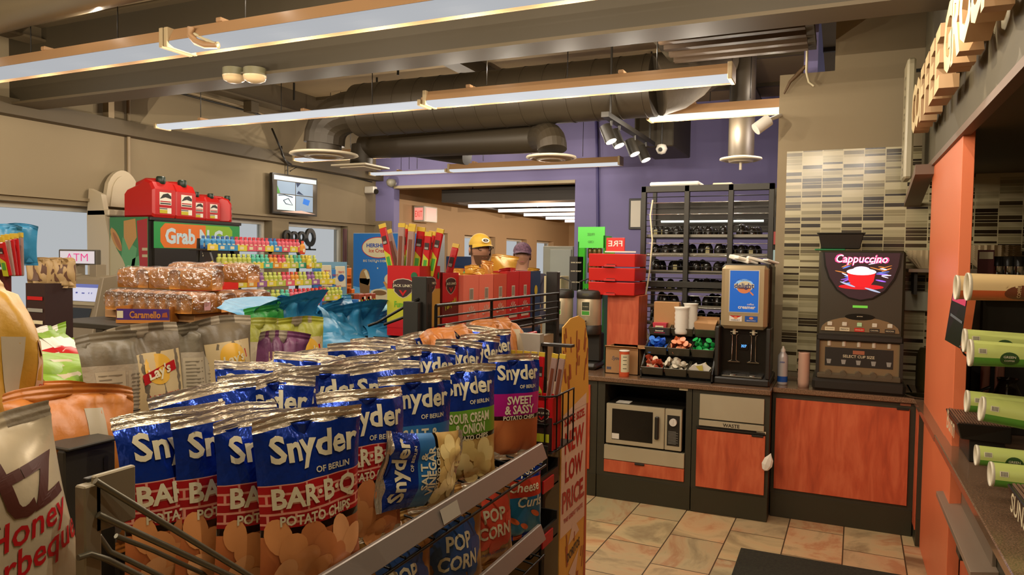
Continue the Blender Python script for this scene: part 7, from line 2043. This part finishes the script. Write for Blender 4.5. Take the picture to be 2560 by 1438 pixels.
# paper cups lying in side dispensers
def cup(label, x, y, z, L=.2, r0=.048, r1=.035, col='green', tilt=0.0, rz=0.0):
    t = thing('paper_cup', label, 'paper cup', (x, y, z), 0, None, (0, tilt, rz))
    mb = MB()
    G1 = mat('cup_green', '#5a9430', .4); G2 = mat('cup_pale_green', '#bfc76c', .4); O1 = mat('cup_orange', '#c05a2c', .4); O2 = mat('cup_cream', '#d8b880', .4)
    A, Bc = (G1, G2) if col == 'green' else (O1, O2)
    seg = 28
    V = [(xx, r * math.cos(2 * PI * k / seg), r * math.sin(2 * PI * k / seg)) for xx, r in ((0, r0), (L, r1)) for k in range(seg)]
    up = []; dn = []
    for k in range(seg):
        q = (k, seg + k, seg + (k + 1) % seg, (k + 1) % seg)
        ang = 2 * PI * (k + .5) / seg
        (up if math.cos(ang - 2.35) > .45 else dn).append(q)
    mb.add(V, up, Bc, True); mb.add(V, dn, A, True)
    mbs = mb
    mb = MB()
    ring = [(r0 * .96, .004), (r0 * 1.03, -.003), (r0 * 1.05, .003), (r0 * 1.0, .008)]
    mb.lathe(ring, mat('cup_rim_white', '#cfc3a8', .4), seg=28, axis='X')
    mb.lathe([(r0 * .96, .004), (r1 * .9, L * .8), (0, L * .8)], mat('cup_inside', '#d5cbb0', .5), seg=28, axis='X'); mb.lathe([(0, L), (r1, L)], mat('cup_inside', ''), seg=28, axis='X')
    mb.obj('rim_and_inside', t)
    f = lambda px, py, o=0: (px, -(r0 - (r0 - r1) * px / L + o) * math.cos(py / r0), (r0 - (r0 - r1) * px / L + o) * math.sin(py / r0))
    mb = mbs
    if col == 'green':
        mb.ell(f, L * .62, -.012, .028, .026, mat('cup_dark_green', '#2f4a1c', .4), .0012, 20, 3); mb.text(f, 'GREEN', L * .62, -.004, CREAM, w=.036, off=.002); mb.text(f, 'COFFEE', L * .62, -.018, CREAM, w=.03, off=.002)
        mb.rect(f, .02, .045, .004, .022, CREAM, .001, 3, 3)
        for k in range(5): mb.rect(f, .024 + .004 * k, .026 + .004 * k, .006, .02, INKM, .0016)
    else:
        mb.ell(f, L * .62, -.02, .06, .03, mat('cup_brown', '#6d3a20', .4), .0012, 24, 3); mb.text(f, 'COFFEE', L * .55, -.012, O2, w=.05, off=.002, rot=PI / 2)
        for k in range(3): mb.ell(f, L * .4 + .03 * k, .004, .004, .004, O2, .0022, 8)
    mb.obj('sleeve', t)


p = lambda px, py, Y=3.1: at(px, py, Y=Y)
q = p(2392, 719); cup('orange coffee cup lying in the highest dispenser, nearer the orange panel', q.x, 3.12, q.z, .22, .044, .036, 'orange', 0, .03)
q = p(2418, 717, 2.95); cup('large orange coffee cup lying in the highest dispenser, nearest to view', q.x, 2.95, q.z, .26, .047, .042, 'orange', 0, .05)
q = p(2410, 851, 3.2); cup('green cup lying behind another in the second dispenser row', q.x, 3.2, q.z, .2, .043, .036)
q = p(2424, 882, 3.0); cup('green cup with dark round emblem in the second dispenser row', q.x, 3.0, q.z, .18, .046, .04)
q = p(2416, 1003, 3.2); cup('green cup with barcode in the third dispenser row, left one', q.x, 3.2, q.z, .2, .04, .036, 'green', .02)
q = p(2453, 1022, 3.0); cup('green cup with barcode in the third dispenser row, right one', q.x, 3.0, q.z, .26, .042, .05, 'green', .1)
q = p(2440, 1138, 3.1); cup('green cup above the counter edge in the lowest dispenser row, left one', q.x, 3.1, q.z, .18, .036, .034)
q = p(2476, 1185, 2.9); cup('green cup with emblem in the lowest dispenser row, nearest the counter', q.x, 2.9, q.z, .24, .04, .042)
# the dispenser body that holds the cups
t = thing('cup_dispenser', 'steel and black cup dispenser column standing on the counter at the right edge', 'dispenser', (0, 0, 0))
mb = MB(); mb.box(.66, .72, 2.85, 3.35, .906, 1.0, BLK, .004); mb.box(.70, .78, 2.80, 3.4, .906, 1.8, mat('dark_steel', '#3a352c', .35, .6), .01); mb.obj('body', t)
for q_, (y, z, r) in enumerate(((3.12, 1.67, .05), (2.95, 1.67, .053), (3.2, 1.44, .048), (3.0, 1.41, .052), (3.2, 1.21, .045), (3.0, 1.17, .055), (3.1, 1.0, .04), (2.9, .97, .045))):
    mb = MB(); mb.lathe([(r * 1.05, .64), (r * 1.12, .64), (r * 1.12, .70), (r * .95, .70)], CHROME, (0, y, z), 20, axis='X'); mb.obj('collar', t)

# drip trays
def driptray(label, x0, y0, z, L, W, txt=None):
    t = thing('drip_tray', label, 'drip tray', (x0, y0, z), 0)
    mb = MB(); mb.hexa([(.02, .02, -.07), (L, .0, -.07), (L, W, -.07), (.02, W - .02, -.07), (0, 0, 0), (L, 0, 0), (L, W, 0), (0, W, 0)], BLKSH, .004)
    mb.obj('tray_body', t)
    mb = MB()
    for k in range(int(L / .011)): mb.box(.012 + .011 * k, .018 + .011 * k, .015, W - .015, .001, .006, mat('grate_bar', '#85654e', .4, .3))
    mb.box(.01, L - .01, W / 2 - .004, W / 2 + .004, .001, .007, mat('grate_bar', '')); mb.obj('grate', t)
    if txt: mb = MB(); mb.text(sideNX(.004, W / 2, -.035), txt, 0, 0, CREAM, w=W * .7, off=.004, shear=.2); mb.obj('lettering', t)


driptray('black drip tray with a fine grille in front of the orange panel', .475, 3.6, 1.075, .2, .36, 'Bunn')
driptray('black drip tray with white lettering at the right edge of the counter', .475, 2.16, 1.10, .3, .42, 'SUNSET')
mb = MB(); mb.box(.53, .66, 3.64, 3.92, .906, 1.004, BLK, .003); single(mb, 'tray_riser', 'black riser under the drip tray by the orange panel', 'riser')
mb = MB(); mb.box(.55, .75, 2.2, 2.55, .906, 1.028, BLK, .003); single(mb, 'tray_riser', 'black riser under the drip tray with white lettering', 'riser')
# price display screen leaning
t = thing('menu_screen', 'slanted dark menu screen with an orange edge hanging beside the panel', 'screen', (0, 0, 0))
A = at(2385, 712, Y=3.55); B = at(2424, 712, Y=3.45); C2 = at(2362, 850, Y=3.55); D2 = at(2400, 872, Y=3.45)
mb = MB(); o_ = Vector((.012, .006, 0))
mb.hexa([C2, D2, D2 + o_ * 2, C2 + o_ * 2, A, B, B + o_ * 2, A + o_ * 2], BLKSH); mb.obj('panel', t)
mb = MB(); mb.hexa([D2, D2 + Vector((.03, 0, 0)), D2 + Vector((.03, .03, 0)), D2 + Vector((0, .03, 0)), B, B + Vector((.03, 0, 0)), B + Vector((.03, .03, 0)), B + Vector((0, .03, 0))], mat('screen_edge_orange', '#b5582c', .4)); mb.obj('edge', t)
def bil(u, v): return tuple(((C2 * (1 - u) + D2 * u) * (1 - v) + (A * (1 - u) + B * u) * v) + Vector((-.001, -.003, 0)))
mb = MB(); mb.add([bil(.06, .72), bil(.94, .66), bil(.94, .95), bil(.06, .95)], [(0, 1, 2, 3)], mat('screen_magenta', '#a02a48', .3, emit=.5)); mb.add([bil(.1, .45), bil(.9, .38), bil(.9, .42), bil(.1, .5)], [(0, 1, 2, 3)], mat('screen_grey', '#55585a', .3, emit=.1)); mb.obj('picture', t)
mb = MB(); mb.tube([tuple(D2 + Vector((0, 0, .01))), tuple(at(2410, 885, Y=3.5)), tuple(at(2430, 900, Y=3.55)), tuple(at(2450, 905, Y=3.6))], .004, BLK, 6); mb.obj('cable', t)
q = D2.lerp(B, .6); mb = MB(); mb.cyl(q + Vector((.02, .02, 0)), (.53, 3.935, q.z + .03), .009, BLK, seg=8); mb.obj('bracket', t)

# machines on the corner worktop behind the orange panel
t = thing('coffee_brewer', 'large dark coffee brewer behind the cups at the right edge', 'coffee machine', (.66, 4.35, .9))
mb = MB(); mb.box(0, .3, 0, .45, .0, .05, BLK, .004); mb.box(.0, .3, .25, .45, .05, .62, BLK, .006); mb.box(0, .3, 0, .45, .5, .74, mat('dark_steel', ''), .01); mb.obj('body', t)
mb = MB(); mb.cyl((.15, .12, .5), (.15, .12, .42), .07, BLK, r1=.03, seg=18); mb.obj('brew_basket', t)
mb = MB(); mb.lathe([(0, 0), (.07, 0), (.08, .1), (.05, .17), (.04, .2), (.05, .22)], mat('dark_glass', '#1a120a', .05, trans=.3), (.15, .12, .05), 20); mb.tube([(.07, .1, .22), (.03, .1, .2), (.03, .1, .1), (.075, .1, .09)], .009, BLK, 8); mb.obj('glass_pot', t)


def filters(label, x, y, z, r=.13, n=5):
    mb = MB(); seg = 48
    for q in range(n):
        V = []
        for rr_, zz in ((r * .5, 0), (r, .075)):
            for k in range(seg):
                a = 2 * PI * k / seg; m = 1 + (.05 if k % 2 else -.03) * (zz > 0)
                V.append((rr_ * m * math.cos(a), rr_ * m * math.sin(a), zz + .012 * q))
        mb.add(V, [(k, (k + 1) % seg, seg + (k + 1) % seg, seg + k) for k in range(seg)] + ([tuple(range(seg))[::-1]] if q == 0 else []), mat('filter_paper', '#c9b48c', .8))
    o = single(mb, 'coffee_filters', label, 'coffee filters'); o.location = (x, y, z); return o


t = thing('filter_shelf', 'brown high shelf carrying the coffee filters on the tiled wall', 'shelf', (0, 0, 0))
mb = MB(); mb.box(.42, 1.35, 5.55, 5.836, 1.70, 1.725, mat('grey_shelf', ''), .003); mb.obj('board', t)
mb = MB(); mb.box(.46, .48, 5.6, 5.836, 1.55, 1.70, BLKM); mb.box(1.2, 1.22, 5.6, 5.836, 1.55, 1.70, BLKM); mb.obj('brackets', t)
filters('stack of pleated paper coffee filters just left of the orange panel', .55, 5.68, 1.726)
filters('larger stack of pleated paper coffee filters right of the orange panel', .92, 5.68, 1.726, .15, 8)
mb = MB()
for k in range(3): mb.lathe([(0, 0), (.022, 0), (.022, .11)], CHROME, (.045 * k, 0, 0), 16); mb.lathe([(.023, .11), (.023, .16), (0, .16)], BLK, (.045 * k, 0, 0), 16)
o = single(mb, 'cup_tubes', 'three chrome tubes with black tops behind the orange cups', 'dispenser'); q = at(2492, 690, Y=4.4); o.location = (q.x, 4.4, 1.64)
mb = MB(); mb.box(.0, .07, 0, .01, 0, .13, mat('dark_maroon_print', ''), .001); mb.rect(front(.035, -.001, .1), -.03, .03, -.015, .02, CREAM, .001); mb.box(.04, .14, -.02, -.01, -.02, .0, YG)
o = single(mb, 'price_card', 'small maroon price card above the orange cups', 'card'); q = at(2462, 655, Y=4.3); o.location = (q.x - .03, 4.3, q.z - .07)
mb = MB(); mb.box(.7, .95, 4.36, 4.5, 1.64 - .001, 1.64, BLK); mb.box(.66, .96, 4.2, 4.35, 1.60, 1.64, BLK)
o = single(mb, 'machine_top_tray', 'dark tray on top of the coffee brewer', 'tray')
mb = MB(); q = at(2450, 950, Y=4.9)
mb.lathe([(0, 0), (.085, 0), (.09, .03), (.075, .14), (.08, .2), (.06, .24), (0, .25)], mat('dark_bronze', '#2a2016', .2, .4), (q.x, 4.9, .901), 24); mb.lathe([(.082, .13), (.095, .14), (.082, .15)], CHROME, (q.x, 4.9, .901), 24)
single(mb, 'airpot', 'dark round coffee airpot with a chrome band behind the cups', 'airpot')
for k, px in enumerate((2462, 2498)):
    q = at(px, 960, Y=4.55); mb = MB(); mb.cyl((q.x, 4.55, .901), (q.x, 4.55, 1.25), .022, mat('pink_tube', '#a8705c', .4), seg=14); single(mb, 'pink_tube', 'upright dusty pink tube behind the green cups, %s one' % ['left', 'right'][k], 'tube')
mb = MB(); q = at(2272, 690, Y=5.83)
mb.box(.36, .62, 5.78, 5.836, 1.43, 1.565, mat('pale_panel', '#a9a58c', .4), .004); mb.cyl((.37, 5.77, 1.46), (.37, 5.78, 1.46), .03, mat("grey_plastic", "#7c7666"), seg=16); single(mb, 'water_filter_box', 'pale square box with a grey knob on the tiled wall beside the cappuccino machine', 'box')
mb = MB(); mb.lathe([(0, 0), (.09, 0), (.1, .05), (.1, .25), (.08, .3), (0, .31)], mat('dark_olive_jar', '#2a2410', .2), (.58, 5.5, .901), 20); single(mb, 'dark_urn', 'dark round urn in shadow between the cappuccino machine and orange panel', 'urn')
mb = MB(); mb.lathe([(0, 0), (.09, .003), (.1, .012)], CHROME, (.5, 5.32, .901), 24); single(mb, 'steel_dish', 'small steel dish on the corner of the worktop', 'dish')
mb = MB(); mb.hexa([(.72, 2.3, 1.15), (.9, 2.3, 1.15), (.9, 2.75, 1.15), (.72, 2.75, 1.15), (.62, 2.3, 1.62), (.9, 2.3, 1.62), (.9, 2.75, 1.62), (.66, 2.75, 1.62)], mat('blue_grey_metal', '#4d5052', .35, .5), .01); mb.box(.76, .9, 2.32, 2.74, .906, 1.15, BLK, .01)
single(mb, 'drinks_tower', 'blue grey metal drinks machine cut off by the right edge', 'drinks machine')

# floor mat
mb = MB(); MATM = mat('dark_floor_mat', '#2a2a1c', .95, bump=.8, bscale=160, var=.35, vscale=60)
m_ = mb.box(-.50, .44, 3.0, 4.56, .001, .014, MATM, .003); single(mb, 'floor_mat', 'dark green black ribbed floor mat on the slate tiles in front of the counter', 'mat')

# ================================================================ people behind the jerky cartons
SKIN = mat('skin', '#b8866a', .5)


def skinmesh(name, joints, edges, radii, m, parent, root=0, sub=2):
    me = bpy.data.meshes.new(name); me.from_pydata(joints, edges, []); o = bpy.data.objects.new(name, me); C.objects.link(o)
    sk = o.modifiers.new('s', 'SKIN'); me.skin_vertices.new() if not me.skin_vertices else None
    for i, r in enumerate(radii):
        v = me.skin_vertices[0].data[i]; v.radius = (r, r) if not isinstance(r, tuple) else r; v.use_root = (i == root)
    ss = o.modifiers.new('b', 'SUBSURF'); ss.levels = sub; ss.render_levels = sub
    dg = bpy.context.evaluated_depsgraph_get(); me2 = bpy.data.meshes.new_from_object(o.evaluated_get(dg))
    o.modifiers.clear(); o.data = me2; me2.materials.clear(); me2.materials.append(m)
    for p_ in me2.polygons: p_.use_smooth = True
    o.parent = parent
    return o


def person(label, x, y, rz, H, shirt, trousers, cap, capback, hair, glasses=True, beard=True, emblem=False):
    t = thing('person', label, 'person', (x, y, 0), rz)
    s = H / 1.8
    J = [(0, 0, .98), (0, .0, 1.2), (0, .01, 1.40), (0, 0, 1.5), (0, -.01, 1.56), (0, -.02, 1.66), (0, -.015, 1.73),
         (-.19, .01, 1.44), (-.25, -.02, 1.17), (-.16, -.24, 1.08), (-.12, -.31, 1.07), (.19, .01, 1.44), (.25, -.02, 1.17), (.16, -.24, 1.08), (.12, -.31, 1.07),
         (-.1, 0, .9), (-.11, -.02, .5), (-.12, .03, .09), (-.12, -.12, .04), (.1, 0, .9), (.11, -.02, .5), (.12, .03, .09), (.12, -.12, .04)]
    E = [(0, 1), (1, 2), (2, 3), (3, 4), (4, 5), (5, 6), (2, 7), (7, 8), (8, 9), (9, 10), (2, 11), (11, 12), (12, 13), (13, 14), (0, 15), (15, 16), (16, 17), (17, 18), (0, 19), (19, 20), (20, 21), (21, 22)]
    Rr = [(.15, .11), (.15, .11), (.14, .1), .062, .06, .088, .07, .06, .045, .032, .035, .06, .045, .032, .035, .085, .06, .04, .035, .085, .06, .04, .035]
    J = [(a * s, b * s, c * s) for a, b, c in J]
    Rr = [(r[0] * s, r[1] * s) if isinstance(r, tuple) else r * s for r in Rr]
    body = skinmesh('body', J, E, Rr, SKIN, t)
    # face worked into the body mesh: head shell with nose, brow and chin, ears, and the fingers
    me = body.data
    mb = MB()
    V = []; n, m_ = 18, 14
    for i in range(m_ + 1):
        th = PI * i / m_
        for k in range(n):
            ph = 2 * PI * k / n
            xx = .077 * math.sin(th) * math.sin(ph); yy_ = -.098 * math.sin(th) * math.cos(ph); zz = .118 * math.cos(th)
            fr = max(0, math.cos(ph)) * math.sin(th)
            if zz < -.03: xx *= .86; yy_ *= .95
            if fr > .93 and -.045 < zz < .02: yy_ -= .022
            V.append((xx * s, (yy_ - .02) * s, (zz + 1.672) * s))
    mb.add(V, [(i * n + k, i * n + (k + 1) % n, (i + 1) * n + (k + 1) % n, (i + 1) * n + k) for i in range(m_) for k in range(n)], SKIN, True)
    for sx in (-1, 1):
        mb.lathe([(0, -.03), (.016, -.02), (.02, 0), (.016, .02), (0, .03)], SKIN, (sx * .082 * s, -.01 * s, 1.665 * s), 10, sx=.5)
        for k in range(4):
            bx = sx * (.12 - .012 + .009 * k); mb.tube([(bx * s, -.33 * s, 1.07 * s), (bx * s, -.365 * s, 1.062 * s), (bx * s, -.385 * s, (1.04 - .002 * k) * s)], [.009 * s, .008 * s, .006 * s], SKIN, 8)
        mb.tube([(sx * .09 * s, -.31 * s, 1.07 * s), (sx * .075 * s, -.335 * s, 1.06 * s), (sx * .07 * s, -.355 * s, 1.05 * s)], [.01 * s, .009 * s, .007 * s], SKIN, 8)
        mb.ell(lambda a, b, o=0: (a, b * 0 + (-.112) * s, b), sx * .03 * s, 1.675 * s, .012 * s, .006 * s, WHITE, 0, 12); mb.ell(lambda a, b, o=0: (a, (-.1135) * s, b), sx * .03 * s, 1.675 * s, .005 * s, .005 * s, INKM, 0, 10)
    mb.ell(lambda a, b, o=0: (a, (-.1165) * s, b), 0, 1.61 * s, .022 * s, .005 * s, mat('lip', '#8f4a40', .5), 0, 12)
    ex = mb.mesh('x'); tmp = bpy.data.objects.new('x', ex); C.objects.link(tmp)
    import bmesh
    bm = bmesh.new(); bm.from_mesh(me); nmat = len(me.materials)
    for mm in ex.materials:
        if mm.name not in [q.name for q in me.materials]: me.materials.append(mm)
    ix = {q.name: i for i, q in enumerate(me.materials)}
    off = len(bm.verts); vs = [bm.verts.new(v.co) for v in ex.vertices]
    for p_ in ex.polygons:
        try:
            f_ = bm.faces.new([vs[i] for i in p_.vertices]); f_.smooth = True; f_.material_index = ix[ex.materials[p_.material_index].name]
        except ValueError: pass
    bm.to_mesh(me); bm.free(); bpy.data.objects.remove(tmp)
    # clothes
    ids = [1, 2, 7, 8, 9, 11, 12, 13]; JJ = [J[0]] + [J[i] for i in ids]
    RR = [(.17 * s, .13 * s), (.17 * s, .13 * s), (.165 * s, .12 * s), .078 * s, .06 * s, .045 * s, .078 * s, .06 * s, .045 * s]
    JJ.append((0, .02 * s, 1.49 * s)); RR.append((.10 * s, .085 * s))
    skinmesh('hooded_top', JJ, [(0, 1), (1, 2), (2, 3), (3, 4), (4, 5), (2, 6), (6, 7), (7, 8), (2, 9)], RR, shirt, t)
    skinmesh('trousers', [J[0], J[15], J[16], (J[17][0], J[17][1], .1 * s), J[19], J[20], (J[21][0], J[21][1], .1 * s)], [(0, 1), (1, 2), (2, 3), (0, 4), (4, 5), (5, 6)], [(.16 * s, .12 * s), .098 * s, .075 * s, .055 * s, .098 * s, .075 * s, .055 * s], trousers, t)
    # hair, beard, glasses, cap
    mb = MB(); mb.lathe([(.083 * s, 0), (.086 * s, .03 * s), (.08 * s, .06 * s)], hair, (0, -.008 * s, 1.655 * s), 22, sy=1.15); mb.obj('hair', t) if False else None
    mb = MB(); hp = []
    mb2 = MB(); V = []
    for i in range(7):
        for k in range(13):
            ph = PI * (.42 + 1.16 * k / 12); zz = (1.625 + .018 * i) * s
            V.append((.085 * s * math.sin(ph), -(.104 * math.cos(ph) + .018) * s, zz))
    mb2.add(V, [(i * 13 + k, i * 13 + k + 1, (i + 1) * 13 + k + 1, (i + 1) * 13 + k) for i in range(6) for k in range(12)], hair, True); mb2.obj('hair', t)
    if beard:
        mb = MB(); V = []
        for i in range(5):
            for k in range(11):
                ph = PI * (-.38 + .76 * k / 10); e = 1.0 - .12 * i
                V.append((.081 * e * s * math.sin(ph), -(.104 * e * math.cos(ph) + .024) * s, (1.625 - .022 * i) * s))
        mb.add(V, [(i * 11 + k, i * 11 + k + 1, (i + 1) * 11 + k + 1, (i + 1) * 11 + k) for i in range(4) for k in range(10)], mat('beard_brown', '#6a4630', .8), True); mb.obj('beard', t)
    if glasses:
        mb = MB()
        for sx in (-1, 1):
            pts = [((sx * .034 + .024 * math.cos(a)) * s, -.121 * s, (1.678 + .016 * math.sin(a)) * s) for a in [2 * PI * k / 14 for k in range(15)]]
            mb.tube(pts, .0022 * s, BLK, 6); mb.tube([(sx * .058 * s, -.12 * s, 1.68 * s), (sx * .082 * s, -.07 * s, 1.68 * s), (sx * .086 * s, .0, 1.675 * s)], .0022 * s, BLK, 6)
        mb.cyl((-.01 * s, -.122 * s, 1.68 * s), (.01 * s, -.122 * s, 1.68 * s), .0022 * s, BLK, seg=6); mb.obj('glasses', t)
    mb = MB(); V = []; n = 24; rows = 8
    for i in range(rows):
        th = PI / 2 * i / (rows - 1)
        for k in range(n):
            ph = 2 * PI * k / n
            V.append((.09 * math.cos(th) * math.sin(ph) * s, (-.108 * math.cos(th) * math.cos(ph) - .016) * s, (1.705 + .095 * math.sin(th)) * s))
    fr = []; bk = []
    for i in range(rows - 1):
        for k in range(n):
            q_ = (i * n + k, i * n + (k + 1) % n, (i + 1) * n + (k + 1) % n, (i + 1) * n + k)
            (fr if math.cos(2 * PI * (k + .5) / n) > .1 else bk).append(q_)
    mb.add(V, fr, cap, True); mb.add(V, bk, capback, True)
    if emblem:
        fe = lambda a, b, o=0: (a * s, (-.1265 - o + (b - .04) * .45) * s, (1.705 + b) * s)
        mb.ell(fe, 0, .036, .032, .018, WHITE, .004, 20); mb.ell(fe, 0, .036, .022, .011, INKM, .006, 16); mb.text(fe, 'G', 0, .036, CREAM, h=.012, off=.008)
    ct = mb.obj('cap', t)
    mb = MB(); V = []
    for i in range(5):
        for k in range(13):
            ph = -1.15 + 2.3 * k / 12; e = 1 + .2 * i * math.cos(ph)
            V.append((.089 * s * math.sin(ph) * (1 + .02 * i), (-.106 * math.cos(ph) * e - .016) * s, (1.714 - .004 * i - .02 * (abs(math.sin(ph)) ** 2) * i / 4) * s))
    V2 = [(a, b, c - .005) for a, b, c in V]
    F = [(i * 13 + k, i * 13 + k + 1, (i + 1) * 13 + k + 1, (i + 1) * 13 + k) for i in range(4) for k in range(12)]
    mb.add(V, F, cap, True); mb.add(V2, [f_[::-1] for f_ in F], mat('cap_underside', '#3a2c22', .7), True); mb.obj('peak', ct)
    return t


YC = mat('cap_yellow', '#c29a2c', .6); WC = mat('cap_mesh_white', '#b8b09a', .7)
person('person in a yellow cap with white mesh back, glasses and green hooded top, looking down', -2.84, 5.60, .85, 1.97, mat('green_hoodie', '#4f7a34', .8), mat('denim', '#2c3448', .8), YC, WC, mat('hair_brown', '#4a3526', .8), True, True, True)
pl = mat('plaid_cap', '#6a4a5c', .7, var=.6, vscale=60)
person('person in a multicoloured cap behind the amber pouch, head bowed', -3.02, 6.95, .4, 1.93, mat('dark_jacket', '#3a3440', .8), mat('denim', ''), pl, pl, mat('hair_brown', ''), False, False)
